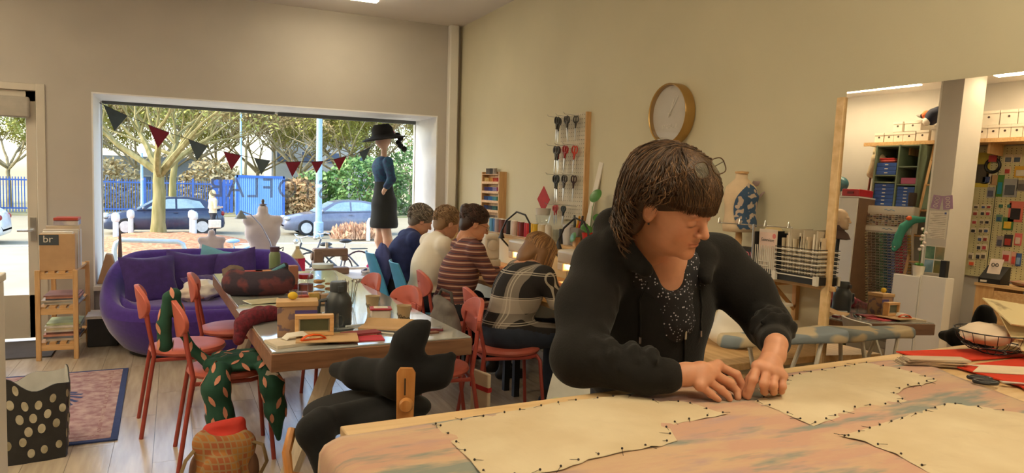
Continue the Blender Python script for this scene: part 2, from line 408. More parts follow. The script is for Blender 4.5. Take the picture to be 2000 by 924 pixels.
# ---- trees
m_bark = mat('bark_mossy', (118,110,62), .95, col2=(150,138,92), scale=2.2, stretch=(3,3,.6), bump=.6, bscale=16)
m_bark2 = mat('bark_pale', (136,122,92), .95, col2=(166,152,118), scale=3, bump=.5, bscale=16)
m_leafy = mat('leaf_spring', (136,138,56), .8, col2=(176,170,84), scale=1.5)
m_leafg = mat('leaf_evergreen', (70,110,52), .55, col2=(128,160,84), scale=1.2)
m_leafo = mat('leaf_straw', (164,140,92), .8, col2=(190,170,120), scale=1.5)
def branch(mb, lb, p, d, L, r, depth, leaf, rng, spread):
    n = 4; pts = [p]; q = Vector(p); dd = Vector(d).normalized(); rs = [r]
    for i in range(n):
        dd = (dd+Vector((rng.uniform(-1,1), rng.uniform(-1,1), rng.uniform(-.3,.6)))*.16).normalized()
        q = q+dd*L/n; pts.append(q.copy()); rs.append(r*(1-.45*(i+1)/n))
    mb.tube(pts, rs, 6 if depth > 1 else 4 if depth else 3)
    if depth == 0:
        for k in range(leaf):
            c_ = pts[rng.randint(1, n)]+Vector((rng.gauss(0,1), rng.gauss(0,1), rng.gauss(0,1)))*.16
            a = Vector((rng.uniform(-1,1), rng.uniform(-1,1), rng.uniform(-1,1))).normalized()*.11; b = a.orthogonal().normalized()*.05
            lb.add([c_-a, c_+b, c_+a, c_-b], [(0,1,2,3)])
        return
    for k in range(3 if depth > 1 else 4):
        s_ = pts[rng.randint(2, n)]
        nd = (dd+Vector((rng.uniform(-1,1), rng.uniform(-1,1), rng.uniform(-.25,.9)))*spread).normalized()
        branch(mb, lb, s_, nd, L*rng.uniform(.6,.85), rs[-1]*.75, depth-1, leaf, rng, spread)
def tree(name, label, loc, h, r, arms, depth, leaf, bark, leafm, seed, L, spread=.75, lean=.0, group=None):
    rng = random.Random(seed); t_ = thing(name, label, 'tree', loc, group=group)
    tr = MB(); pts = [(0,0,-.1)]+[(lean*i/5+rng.uniform(-.03,.03), rng.uniform(-.03,.03), h*i/5) for i in range(1, 6)]
    tr.tube(pts, [r*1.25]+[r*(1-.06*i) for i in range(1, 6)], 12); tr.build('trunk', bark, t_)
    mb, lb = MB(), MB()
    for k in range(arms):
        a = 2*PI*k/arms+rng.uniform(-.3,.3)
        branch(mb, lb, (lean, 0, h-.1-.25*rng.random()), (math.cos(a), math.sin(a), rng.uniform(.35,1.0)), L, r*.55, depth, leaf, rng, spread)
    o = mb.build('branches', bark, t_); o['kind'] = 'stuff'
    if lb.f: o = lb.build('foliage', leafm, t_); o['kind'] = 'stuff'
    return t_
tree('street_tree', 'mossy street tree with pale trunk in the wood chip bed', (-.51, 28.7, GZ), 2.5, .25, 6, 3, 3, m_bark, m_leafy, 3, 2.4, .8, lean=.05)
tree('street_tree', 'thin leaning tree trunk just behind the mossy street tree', (-.1, 35.2, GZ), 3.4, .17, 5, 3, 4, m_bark, m_leafy, 9, 2.6, .7, lean=.15)
specs = [(-9, 52, 'a', 5), (-5.5, 56, 'b', 6), (-2.2, 53, 'a', 7), (1.5, 57, 'b', 8), (4.6, 54, 'c', 9), (8.0, 52, 'a', 10), (10.6, 50, 'b', 11), (13.2, 53, 'a', 12), (16.5, 51, 'b', 13), (20, 54, 'a', 14), (-13, 55, 'b', 15), (7, 58, 'c', 21), (-7.2, 60, 'a', 22), (-.5, 62, 'a', 23), (3.2, 64, 'b', 24), (6.2, 62, 'a', 25), (9.5, 60, 'b', 26), (12.5, 61, 'a', 27), (18.5, 60, 'a', 28), (-16, 60, 'a', 29)]
protos = {}
where = ['far left behind the white car', 'left of the mossy street tree crown', 'behind the thin leaning trunk', 'behind the blue fence', 'behind the blue container', 'to the right of the blue container', 'behind the grey lamp post', 'above the green shrubs', 'right of the dressed mannequin', 'at the far right end of the street', 'farthest left beyond the door glass', 'farthest behind the container', 'second row behind the left bushes', 'second row right of the thin trunk', 'second row above the gate panel', 'second row above the container', 'second row behind the lamp post', 'second row above the evergreen shrubs', 'second row at the far right', 'second row at the far left']
for i, (x, y, k, sd) in enumerate(specs):
    lab = {'a': 'bare yellowish tree ', 'b': 'pale straw coloured tree ', 'c': 'slender pale tree '}[k]+where[i]
    if k not in protos:
        protos[k] = tree('woodland_tree', lab, (x, y, GZ), {'a': 2.6, 'b': 3.2, 'c': 4.5}[k], .15 if k != 'c' else .11, 6 if k != 'c' else 5, 3, {'a': 34, 'b': 34, 'c': 16}[k], m_bark2, {'a': m_leafy, 'b': m_leafo, 'c': m_leafo}[k], sd, 3.3 if k != 'c' else 2.6, .85, group='woodland trees across the street')
    else:
        o = dup(protos[k], (x, y, GZ), sd*1.3, lab); s_ = random.uniform(.95,1.25); o.scale = (s_, s_, s_)
def shrub(label, loc, rx, rz, leafm, seed, n=1500, group='shrubs across the street'):
    rng = random.Random(seed); t_ = thing('leafy_shrub', label, 'shrub', loc, group=group); lb = MB()
    for i in range(n):
        d_ = Vector((rng.gauss(0,1), rng.gauss(0,1), rng.gauss(0,1))).normalized(); r_ = rng.uniform(.72, 1.03)*(1+.18*mnoise.noise(d_*2.3+Vector((seed,0,0))))
        c_ = Vector((d_.x*rx*r_, d_.y*rx*.8*r_, max(.02, rz*.5+d_.z*rz*.55*r_)))
        a = Vector((rng.uniform(-1,1), rng.uniform(-1,1), rng.uniform(-1,1))).normalized()*.17; b = a.orthogonal().normalized()*.09
        lb.add([c_-a, c_+b, c_+a, c_-b], [(0,1,2,3)])
    o = lb.build('foliage', leafm, t_); o['kind'] = 'stuff'
    st = MB()
    for k in range(4): st.tube([(0,0,-.05), (rng.uniform(-.5,.5)*rx, rng.uniform(-.4,.4)*rx, rz*.8)], [.06,.02], 5)
    st.build('stems', m_bark, t_)
shrub('broad evergreen shrub behind the grey parked car', (11.2, 46.5, GZ), 2.6, 3.6, m_leafg, 1, 2600)
shrub('tall evergreen shrub to the right of the mannequin', (15.2, 47, GZ), 2.8, 4.6, m_leafg, 2, 2600)
shrub('evergreen shrub next to the grey lamp post', (8.3, 47.5, GZ), 1.6, 2.6, m_leafg, 3, 1300)
shrub('russet shrub in front of the pale trees', (7.0, 45.6, GZ), 1.1, 2.2, mat('leaf_russet', (184,140,92), .8, col2=(206,170,120), scale=2), 4, 900)
shrub('bushy evergreen seen through the door glass', (-11.2, 46, GZ), 2.6, 3.4, m_leafg, 5, 1800)
shrub('straw coloured bush behind the blue fence', (-3.8, 49.5, GZ), 2.2, 3.0, m_leafo, 6, 1500)
shrub('straw coloured bush above the dark parked car', (2.3, 50, GZ), 2.0, 3.2, m_leafo, 7, 1500)

# ---- blue fence, container, building, poles
m_blue = mat('fence_blue', (56,96,170), .5); m_cont = mat('container_blue', (124,172,226), .5, var=.05)
t_ = thing('bar_fence', 'blue vertical bar fence across the road', 'fence', (0, 46, GZ))
pk = MB()
for i in range(126): x = -14+i*.135; pk.bb(x-.022, x+.022, -.02, .02, .05, 1.92)
o = pk.build('pickets', m_blue, t_); o['kind'] = 'stuff'
rl = MB(); rl.bb(-14, 3.05, -.03, .03, 1.72, 1.8); rl.bb(-14, 3.05, -.03, .03, .2, .28); rl.build('rails', m_blue, t_)
for i in range(7): MB().bb(-.06, .06, -.06, .06, 0, 2.05).build('post', m_blue, t_, (-14+i*2.5, 0, 0))
t_ = thing('shipping_container', 'light blue corrugated steel container behind the road', 'container', (3.35, 44.6, GZ))
cm = MB(); prof = []
for i in range(22): x = i*.115; prof += [(x, 0), (x+.05, 0), (x+.0575, .05), (x+.1075, .05)]
cm.prism([(p[0], p[1]) for p in prof]+[(2.55, 2.2), (0, 2.2)], 0, 2.28); cm.build('corrugated_shell', m_cont, t_)
fm = MB(); fm.bb(-.06, 2.62, -.04, .06, 2.2, 2.34); fm.bb(-.08, .02, -.04, .06, 0, 2.34); fm.bb(2.54, 2.64, -.04, .06, 0, 2.34); fm.build('corner_frame', mat('container_frame', (52,104,196), .5), t_)
t_ = thing('blue_gate_panel', 'dark blue gate panel to the left of the container', 'gate', (2.0, 45.6, GZ))
for i in range(6): MB().bb(i*.2, i*.2+.17, -.02, .02, .1, 2.05).build('board', m_blue, t_)
MB().bb(-.05, 1.25, -.04, -.02, 1.7, 1.8).build('top_rail', m_blue, t_)
m_bld = mat('render_grey', (150,160,176), .8); m_wnd = mat('far_window', (86,102,130), .2)
def far_house(label, x, y, sx, sz, cols, rows, col):
    t_ = thing('apartment_block', label, 'building', (x, y, GZ)); MB().bb(0, sx, 0, 6, 0, sz).build('walls', col, t_)
    wm = MB().bb(0, sx/cols*.62, -.05, .02, 0, 1.15).mesh('window', m_alu); pm_ = MB().bb(.07, sx/cols*.62-.07, -.07, -.04, .07, 1.08).mesh('pane', m_wnd)
    for i in range(cols):
        for j in range(rows):
            o_ = obj('window', wm, t_, (sx/cols*(i+.19), 0, 1.0+j*2.7)); obj('pane', pm_, o_)
far_house('blue grey low building behind the fence', -8.5, 62, 11, 3.6, 6, 1, m_bld)
far_house('pale grey tall building behind the bare trees', 8.2, 70, 9, 8.5, 4, 3, mat('render_pale', (178,180,180), .85))
m_pole = mat('pole_paint', (150,182,206), .45)
def pole(label, x, y, r, h):
    t_ = thing('lamp_post', label, 'lamp post', (x, y, GZ), group='poles along the street'); MB().lathe([(r*1.5,0),(r*1.5,.55),(r,.6),(r*.8,h)], 14).build('mast', m_pole, t_)
    MB().lathe([(r*1.02,0),(r*1.02,.12)], 14, (0,0,1.9)).build('band', m_alu, t_); MB().lathe([(r,0),(0,.04)], 14, (0,0,h)).build('cap', m_alu, t_)
pole('thick grey blue lamp post in front of the grey car', 5.05, 28.2, .125, 7.5)
pole('thin pale pole behind the blue container', 3.65, 46.2, .07, 8.5)
pole('thin pale pole behind the dark parked car', -1.6, 44.8, .08, 3.4)
# ---- bollards, cycle rack
m_boll = mat('bollard_paint', (214,216,214), .5)
bm = MB().lathe([(.085,0),(.085,.62),(.12,.66),(.13,.75),(.12,.86),(.07,.92),(0,.94)], 14).mesh('bollard', m_boll)
for x, y, lab in ((-1.75,27.0,'white bollard left of the tree, near the front wheel'), (-1.42,29.3,'white bollard beside the dark car door'), (.66,28.4,'white bollard between the tree and the walker'), (.60,29.5,'white bollard closest to the dark car rear wheel')):
    tag(obj('bollard', bm, None, (x, y, GZ)), lab, 'bollard', 'bollards around the tree bed')
rk = MB(); a0 = [(-1.0,0,0),(-1.0,0,.82),(-.97,0,.93),(-.88,0,.99),(.06,0,.95),(.15,0,.9),(.18,0,.8),(.18,0,0)]
tag(rk.tube(a0, .045, 10).build('cycle_rack', mat('galvanised', (176,184,188), .4, metal=.6), None, (0, 15, GZ)), 'bent steel tube cycle rack on the pavement', 'cycle rack')
rk = MB().tube([(0,0,0),(0,0,.68),(.05,0,.78),(.16,0,.8),(.22,0,.74),(.24,0,.55)], .07, 10)
tag(rk.build('cycle_stand', m_boll, None, (6.5, 26.2, GZ)), 'short white hooked post in the russet grass', 'post')

# ---- cars
m_glassd = mat('car_glass', (150,176,186), .08, spec=.8); m_tyre = mat('tyre', (30,30,32), .8); m_rim = mat('alloy', (206,208,210), .35, metal=.4)
def car(label, loc, rz, paint, L=4.25):
    t_ = thing('parked_car', label, 'car', loc, rz)          # nose towards -x
    W = .86; s = L/4.25
    xs = [-2.12,-2.05,-1.85,-1.3,-.85,-.1,.5,1.1,1.6,1.95,2.08,2.12]
    top = [.45,.62,.74,.86,.93,.95,.96,.97,1.0,.98,.86,.5]; bot = [.3,.22,.2,.19,.19,.19,.19,.19,.19,.22,.28,.34]; wd = [.55,.72,.82,.88,.9,.91,.91,.91,.89,.85,.76,.68]
    b = MB(); ring = []
    for x, tp, bt, wv in zip(xs, top, bot, wd):
        y = wv*.97; md = (tp+bt)*.5
        ring.append([(x*s,-y*.9,bt),(x*s,-y,bt+.12),(x*s,-y*1.02,md),(x*s,-y*.99,tp-.1),(x*s,-y*.9,tp),(x*s,y*.9,tp),(x*s,y*.99,tp-.1),(x*s,y*1.02,md),(x*s,y,bt+.12),(x*s,y*.9,bt)])
    vs_ = [p for r_ in ring for p in r_]; n = 10; fs = []
    for i in range(len(ring)-1):
        for j in range(n): fs.append((i*n+j, i*n+(j+1) % n, (i+1)*n+(j+1) % n, (i+1)*n+j))
    fs += [tuple(range(n-1,-1,-1)), tuple(range((len(ring)-1)*n, len(ring)*n))]; b.add(vs_, fs)
    b.build('body', paint, t_, ang=50)
    cab = [(-.95,.93),(-.25,1.34),(.1,1.43),(.75,1.45),(1.35,1.36),(1.95,.98)]
    def loft(prof, y0, y1, mi, mb):
        k = len(prof); v = [(x*s, sg*(y0+(y1-y0)*max(0,(z-.93)/.52)), z) for sg in (-1,1) for x, z in prof]
        mb.add(v, [tuple(range(k)), tuple(range(2*k-1,k-1,-1))]+[(i, k+i, k+(i+1) % k, (i+1) % k) for i in range(k)], mi)
    c_ = MB(); loft(cab, .84, .62, 0, c_); c_.build('roof', paint, t_, ang=60)
    for sg in (-1, 1):
        for nm, pr in (('side_window', [(-.62,.99),(-.16,1.29),(.12,1.36),(.35,1.37),(.35,1.0)]), ('side_window', [(.42,1.0),(.42,1.37),(.78,1.37),(1.22,1.28),(1.38,1.04)])):
            v = []; 
            for off in (0, .012):
                v += [(x*s, sg*(.84-.22*max(0,(z-.93)/.52)+.004+off), z) for x, z in pr]
            k = len(pr); q = MB(); q.add(v, [tuple(range(k)), tuple(range(2*k-1,k-1,-1))]+[(i,(i+1) % k,k+(i+1) % k,k+i) for i in range(k)]); q.build(nm, m_glassd, t_, ang=30)
        MB().ell((-.72*s, sg*.98, 1.0), (.06,.1,.07)).build('wing_mirror', paint, t_)
        MB().bb(.28*s, .44*s, sg*.915-.012, sg*.915+.012, .84, .87).build('door_handle', paint, t_)
    ws = MB(); v = [(x*s, y, z+.012) for x, z, y in ((-.93,.95,-.72),(-.93,.95,.72),(-.27,1.34,.58),(-.27,1.34,-.58))]; ws.add(v+[(p[0]+.02,p[1],p[2]-.03) for p in v], [(0,1,2,3),(7,6,5,4),(0,4,5,1),(1,5,6,2),(2,6,7,3),(3,7,4,0)]); ws.build('windscreen', m_glassd, t_)
    for sg in (-1, 1):
        MB().ell((-1.98*s, sg*.62, .68), (.14,.2,.08)).build('headlight', m_rim, t_)
        MB().ell((2.03*s, sg*.7, .82), (.08,.14,.1)).build('tail_light', mat('tail_red', (150,30,26), .3), t_)
        for x in (-1.32, 1.28):
            T = Matrix.Translation((x*s, sg*.84, .315)) @ Matrix.Rotation(R(90), 4, 'X')
            wh = MB().lathe([(.2,-.11),(.3,-.1),(.315,-.06),(.315,.06),(.3,.1),(.2,.11)], 22, T=T).build('wheel', m_tyre, t_)
            h = MB().lathe([(.0,-.02),(.05,-.02),(.05,.02),(0,.02)], 10, T=Matrix.Translation((0,-sg*0,0)))
            h = MB().lathe([(.19,-.118),(.215,-.118),(.215,.118),(.19,.118)], 22, T=T)
            for k in range(8):
                h.box((.1,0,0), (.19,.03,.225), T=T @ Matrix.Rotation(2*PI*k/8,4,'Z'))
            h.build('rim', m_rim, wh)
    return t_
m_navy = mat('car_paint_navy', (44,56,84), .25, coat=.6); m_grey = mat('car_paint_grey', (112,118,138), .28, coat=.6); m_wcar = mat('car_paint_white', (224,226,226), .28, coat=.5)
car('dark navy hatchback parked behind the tree', (-.35, 31.2, GZ-.06), R(3), m_navy, 4.3)
car('grey hatchback parked behind the dressed mannequin', (6.2, 30.4, GZ-.06), R(0), m_grey, 4.5)
car('white car partly seen through the door glass', (-6.9, 27.2, GZ-.06), 0, m_wcar, 4.3)

# ---- bicycles
def bicycle(label, loc, rz, paint, saddle):
    t_ = thing('bicycle', label, 'bicycle', loc, rz)
    for x in (-.54, .54):
        T = Matrix.Translation((x,0,.34)) @ Matrix.Rotation(R(90),4,'X')
        wh = MB().tube([(.33*math.cos(2*PI*i/28), .33*math.sin(2*PI*i/28), 0) for i in range(28)], .018, 6, T=T, closed=True).build('wheel', m_tyre, t_)
        sp = MB()
        for i in range(10): a = 2*PI*i/10; sp.tube([(0,0,0),(.32*math.cos(a),.32*math.sin(a),0)], .003, 4, T=T)
        sp.build('spokes', m_chrome, wh)
    f_ = MB(); 
    for a, b in (((-.12,0,.30),(-.22,0,.78)),((-.12,0,.30),(.36,0,.72)),((-.2,0,.66),(.33,0,.86)),((.30,0,.95),(.54,0,.34)),((-.54,0,.34),(-.12,0,.30)),((-.54,0,.34),(-.2,0,.7))): f_.tube([a,b], .019, 8)
    f_.build('frame', paint, t_)
    MB().ell((-.24,0,.9),(.14,.085,.045)).build('saddle', saddle, t_); MB().tube([(-.22,0,.78),(-.235,0,.88)], .014).build('seat_post', m_chrome, t_)
    MB().tube([(.22,-.3,1.08),(.3,-.26,1.1),(.34,-.1,1.06),(.34,.1,1.06),(.3,.26,1.1),(.22,.3,1.08)], .013, 8).build('handlebar', m_chrome, t_); MB().tube([(.30,0,.95),(.34,0,1.06)], .014).build('stem', m_chrome, t_)
    MB().box((.02-.14,0,.30),(.16,.05,.1)).build('crank', m_black, t_); MB().bb(-.72,-.36,-.06,.06,.72,.735).build('luggage_rack', m_black, t_)
    MB().ell((.42,0,.98),(.05,.05,.05)).build('headlamp', m_chrome, t_)
    return t_
bicycle('bicycle with pale blue saddle behind the white torso form', (1.32, 15.7, GZ), R(12), mat('bike_blue', (120,150,180), .4), mat('saddle_blue', (140,176,214), .5))
bicycle('dark bicycle left of the brown sewing machine in the window', (2.55, 14.6, GZ), R(-160), mat('bike_black', (40,44,52), .4), m_black)
bicycle('dark bicycle to the right of the lamp post foot', (3.1, 15.4, GZ), R(-172), mat('bike_slate', (58,64,76), .4), m_black)
# ================================================================ furniture
m_red = mat('chair_red', (194,100,84), .5, var=.06); m_redm = mat('chair_red_metal', (158,66,56), .42)
m_bluep = mat('chair_blue', (84,166,212), .4, var=.05)
def red_chair(label, loc, rz):
    t_ = thing('side_chair', label, 'chair', (*loc, 0), rz, 'red metal chairs')
    s = MB(); prof = [(0,.432),(.17,.432),(.195,.44),(.204,.455),(.198,.47),(.175,.478),(.1,.474),(0,.470)]
    s.lathe(prof, 28, (.02,0,0), sx=1.02, sy=1.0); s.build('seat', m_red, t_)
    b = MB()
    def f(u, v):
        a = 2*PI*u; y = .185*math.cos(a); z = .095*math.sin(a); y *= v; z *= v
        return (-.215-.05*(1-(y/.2)**2)+.03-.12*z, y, .735+z)
    b.sheet(f, 28, 5, .024); b.build('backrest', m_red, t_, bevel=.006)
    for sg in (-1, 1):
        MB().tube([(.17,sg*.13,.425),(.185,sg*.155,.40),(.215,sg*.19,.0)], .0115, 10).build('leg', m_redm, t_)
        MB().tube([(-.205,sg*.13,.74),(-.19,sg*.15,.6),(-.165,sg*.165,.46),(-.175,sg*.17,.40),(-.235,sg*.195,0)], .0115, 10).build('leg', m_redm, t_)
    MB().tube([(.17,-.13,.425),(.17,.13,.425),(.1,.175,.425),(-.165,.165,.425),(-.165,-.165,.425),(.1,-.175,.425)], .011, 8, closed=True).build('seat_frame', m_redm, t_)
    for sg in (-1, 1): MB().lathe([(.012,0),(.012,.006),(.0,.009)], 10, T=Matrix.Translation((-.21,sg*.12,.74)) @ Matrix.Rotation(R(-90),4,'Y')).build('rivet', m_chrome, t_)
    return t_
ch = red_chair('red chair nearest the purple sofa, empty seat', (.05, 4.55), R(4))
dup(ch, (.24, 3.97, 0), R(2), 'red chair with a green leaf print garment hung over it')
dup(ch, (.33, 5.02, 0), R(-4), 'red chair with the dark red scarf end, left of the table')
dup(ch, (1.83, 3.95, 0), R(-8), 'red chair under the person in the black plaid jacket')
dup(ch, (1.27, 3.62, 0), R(172), 'red chair holding a grey bag beside the long table')
dup(ch, (1.06, 4.08, 0), R(192), 'red chair tucked against the far side of the table, closest to the second paper cup')
dup(ch, (1.82, 4.84, 0), R(-6), 'red chair behind the person in the striped top')
dup(ch, (1.0, 4.75, 0), R(183), 'red chair tucked in nearest the window corner of the table')
def blue_chair(label, loc, rz):
    t_ = thing('shell_chair', label, 'chair', (*loc, 0), rz, 'blue shell chairs')
    def f(u, v):
        y = (u-.5)*.44; t = v
        if t < .5: x = .22-.8*t; z = .45-.03*math.sin(PI*t*2)+.03*(abs(y)/.22)**2
        else:
            q = (t-.5)/.5; x = -.18-.1*q; z = .45+.38*q; y *= 1-.25*q*q; x += .06*(abs(y)/.22)**2
        return (x, y, z)
    MB().sheet(f, 14, 20, .012).build('shell', m_bluep, t_)
    for sg in (-1, 1):
        MB().tube([(.12,sg*.12,.43),(.2,sg*.2,0)], .011, 8).build('leg', m_chrome, t_); MB().tube([(-.12,sg*.12,.43),(-.22,sg*.2,0)], .011, 8).build('leg', m_chrome, t_)
    MB().bb(-.12,.12,-.12,.12,.415,.43).build('under_frame', m_chrome, t_)
    return t_
bc = blue_chair('blue shell chair under the person in the navy cardigan', (1.80, 6.18), R(-3))
dup(bc, (1.80, 5.40, 0), R(-6), 'blue shell chair under the person in the cream blouse')

# ---- long work table with a glass sheet on top
m_tablew = wood('table_oak', (112,78,58), (150,110,82), 'x', .4, 4.)
m_pine = wood('pine', (196,150,98), (222,182,130), 'z', .5, 5.); m_pinex = wood('pine_x', (196,150,98), (224,184,132), 'x', .5, 5.)
m_birch = wood('birch', (206,170,118), (226,194,146), 'x', .45, 4.)
m_ash = wood('pale_ash', (186,172,152), (212,198,178), 'z', .5, 5.)
m_tabtop = mat('table_glass_top', (176,178,176), .07, var=.03, scale=2, coat=.8)
t_ = thing('long_table', 'long oak table with glossy pale top, strewn with craft things', 'table', (.745, 4.30, 0), R(2.2))
ap = MB(); ap.bb(-.445,.445,-1.30,1.30,.665,.742); ap.build('apron', m_tablew, t_, bevel=.004)
MB().bb(-.44,.44,-1.295,1.295,.742,.75).build('glass_top', m_tabtop, t_, bevel=.002)
for y in (-1.0, 1.05):
    for sg in (-1, 1): MB().tube([(sg*.10,y,.665),(sg*.36,y,0)], .042, 4).build('leg', m_ash, t_)
MB().bb(-.03,.03,-1.0,1.05,.60,.665).build('beam', m_ash, t_)
TZ = .7505

# ---- purple nest sofa
m_purp = mat('felt_purple', (72,44,140), .9, var=.10, scale=30, bump=.12, bscale=180, sheen=.5)
m_purpd = mat('velvet_purple', (58,34,112), .8, var=.15, scale=18, bump=.2, bscale=60, sheen=.5)
t_ = thing('nest_sofa', 'rounded purple felt sofa in front of the shop window', 'sofa', (.26, 6.55, 0), R(-4))
def sofa(u, v):
    a = 2*PI*u; ca, sa = math.cos(a), math.sin(a)
    back = max(0, min(1, .5+.5*math.sin(a)/.75)); back = back*back*(3-2*back)
    h = .42+.375*back
    P = [(.70,.02),(.80,.06),(.93,.20),(1.0,.40 if back > .3 else .33),(1.0,h-.09),(.97,h-.02),(.92,h),(.86,h-.025),(.82,h-.09),(.78,min(h-.02,.46)),(.72,.425),(.4,.43),(0.001,.43)]
    q = v*(len(P)-1); i = min(int(q), len(P)-2); f_ = q-i
    r = P[i][0]*(1-f_)+P[i+1][0]*f_; z = P[i][1]*(1-f_)+P[i+1][1]*f_
    sx = .805*(abs(ca)**.85)*(1 if ca >= 0 else -1); sy = .60*(abs(sa)**.9)*(1 if sa >= 0 else -1)
    return (sx*r, sy*r+(.04*(z-.3)*back), z)
mb = MB(); nu, nv = 72, 48; vs_ = [sofa(i/nu, j/nv) for i in range(nu) for j in range(nv+1)]; fs = []
for i in range(nu):
    for j in range(nv): a = i*(nv+1)+j; b = ((i+1) % nu)*(nv+1)+j; fs.append((a, b, b+1, a+1))
mb.add(vs_, fs); o = mb.build('upholstered_shell', m_purp, t_, ang=180); sm = o.modifiers.new('smooth', 'SMOOTH'); sm.factor = .6; sm.iterations = 4
MB().lathe([(.5,0),(.5,.03)], 30, sx=1.2, sy=.8).build('plinth', m_black, t_)
def cushion(name, label, loc, rot, s, m_, d=.13, group='cushions on the purple sofa'):
    mb = MB()
    def f(u, v, sg):
        x, y = (u-.5)*2, (v-.5)*2; k = (1-abs(x)**2.6)*(1-abs(y)**2.6); pin = 1-.10*(1-abs(x))*(abs(y)**3) ; pin2 = 1-.10*(1-abs(y))*(abs(x)**3)
        return (x*s*pin2, y*s*pin, sg*d*.5*max(k, 0)**.55+.008*mnoise.noise((x*3+loc[0]*9, y*3, 0)))
    n = 16; v0 = [f(i/n, j/n, 1) for i in range(n+1) for j in range(n+1)]; v1 = [f(i/n, j/n, -1) for i in range(n+1) for j in range(n+1)]; fs = []
    for i in range(n):
        for j in range(n): a = i*(n+1)+j; fs.append((a, a+n+1, a+n+2, a+1))
    mb.add(v0, fs); mb.add(v1, [q[::-1] for q in fs])
    return tag(mb.build(name, m_, None, loc, rot, ang=180), label, 'cushion', group)
cushion('throw_cushion', 'dark purple cushion leaning in the left corner of the sofa', (-.18, 6.60, .575), (R(66), 0, R(20)), .22, m_purpd)
cushion('throw_cushion', 'purple cushion upright against the middle of the sofa back', (.12, 6.78, .59), (R(68), R(6), R(-4)), .21, m_purpd)
cushion('throw_cushion', 'rumpled purple cushion toward the right of the sofa back', (.47, 6.78, .59), (R(70), R(-10), R(-10)), .22, m_purpd)
cushion('throw_cushion', 'small purple cushion lying flat behind the carrier bag', (.26, 6.62, .50), (R(30), 0, R(30)), .17, m_purpd, .12)
cushion('throw_cushion', 'light blue cushion peeking out behind the purple ones', (.36, 6.91, .62), (R(76), R(14), R(-6)), .19, mat('cushion_blue', (110,170,196), .8), .1)
# carrier bag on the sofa
def crumple(name, label, cat, loc, r, m_, seed, rz=0, amp=.25, n=28):
    mb = MB()
    def f(u, v):
        a = 2*PI*u; b = PI*(v-.5); d_ = Vector((math.cos(b)*math.cos(a), math.cos(b)*math.sin(a), math.sin(b)))
        k = 1+amp*mnoise.noise(d_*2.2+Vector((seed,0,0)))+amp*.5*mnoise.noise(d_*5+Vector((seed,3,0)))
        return (r[0]*d_.x*k, r[1]*d_.y*k, max(0, r[2]*(1+d_.z*k)))
    vs_ = [f(i/n, j/16) for i in range(n) for j in range(17)]; fs = [(i*17+j, ((i+1) % n)*17+j, ((i+1) % n)*17+j+1, i*17+j+1) for i in range(n) for j in range(16)]
    mb.add(vs_, fs); return tag(mb.build(name, m_, None, loc, (0,0,rz), ang=70), label, cat)
t_ = thing('carrier_bag', 'crumpled white carrier bag with orange and blue print on the sofa', 'bag', (.20, 6.42, .425))
o = crumple('sack', '', '', (0,0,0), (.15,.12,.085), mat('plastic_white', (226,220,212), .35, var=.04, bump=.2, bscale=20), 5); o.parent = t_; del o['label'], o['category']
o = crumple('printed_flap', '', '', (-.06,-.06,0), (.12,.06,.06), mat('plastic_print', (224,206,190), .4, col2=(206,120,70), scale=9, ramp=(.55,.62)), 8); o.parent = t_; del o['label'], o['category']

# ---- pine magazine rack by the door
t_ = thing('pine_shelf', 'small pine shelf with slatted tiers beside the door', 'shelf', (-.81, 6.78, 0), R(-2))
for x in (-.125, .125):
    for y in (-.33, .30): MB().bb(x-.017,x+.017,y-.017,y+.017,0,.70).build('post', m_pine, t_, bevel=.003)
for z in (.12, .40, .675):
    for sx in (-.1,-.035,.035,.1): MB().bb(sx-.022,sx+.022,-.33,.32,z,z+.016).build('slat', m_pinex, t_)
    for y in (-.33,.30): MB().bb(-.125,.125,y-.009,y+.009,z-.045,z).build('rail', m_pinex, t_, bevel=.002)
m_card = mat('kraft_card', (196,160,120), .8, var=.05); m_paperw = mat('paper_white', (226,220,208), .8, var=.03)
SX, SY = -.81, 6.78
t2 = thing('magazine_file', 'kraft magazine file with a dark logo on the pine shelf, nearest one', 'magazine file', (SX-.005, SY-.27, .692))
MB().bb(-.118,.118,-.05,.05,0,.285).build('box', m_card, t2, bevel=.003)
MB().bb(-.10,.10,-.035,.035,.285,.30).build('papers', m_paperw, t2)
lg = MB().bb(-.118,.01,-.052,-.05,.20,.28); lg.build('logo_panel', mat('logo_slate', (74,82,88), .7), t2)
obj('logo_text', text_mesh('br', .075, .0008, m_paperw), t2, (-.06,-.0535,.245), (PI/2,0,0))
for i, (dy, h, col) in enumerate(((-.135,.31,(214,206,192)),(-.075,.29,(190,150,112)),(-.015,.33,(206,190,168)),(.04,.30,(222,214,204)))):
    tag(MB().bb(-.118,.118,-.024,.024,0,h).build('magazine_file', mat('file_%d' % i, col, .8), None, (SX, SY+dy, .692), bevel=.003), ['pale magazine file second on the pine shelf','brown magazine file third on the pine shelf','beige magazine file fourth on the pine shelf','white magazine file farthest back on the pine shelf'][i], 'magazine file', 'files on the pine shelf')
tag(MB().bb(-.085,.085,-.11,.11,0,.022).build('book', mat('book_red', (178,74,58), .6), None, (SX+.02, SY+.07, 1.065), bevel=.003), 'red book lying on top of the files by the door', 'book')
tag(MB().bb(-.085,.085,-.105,.105,0,.036).build('book', mat('book_blue', (92,88,148), .6, col2=(214,206,200), scale=6), None, (SX+.02, SY+.07, 1.027), bevel=.003), 'blue and white book under the red one on the files', 'book')
magc = [(212,206,196),(222,210,170),(206,150,130),(196,206,210),(224,218,210),(150,110,104),(206,196,184),(190,204,160),(222,214,204),(120,126,140)]
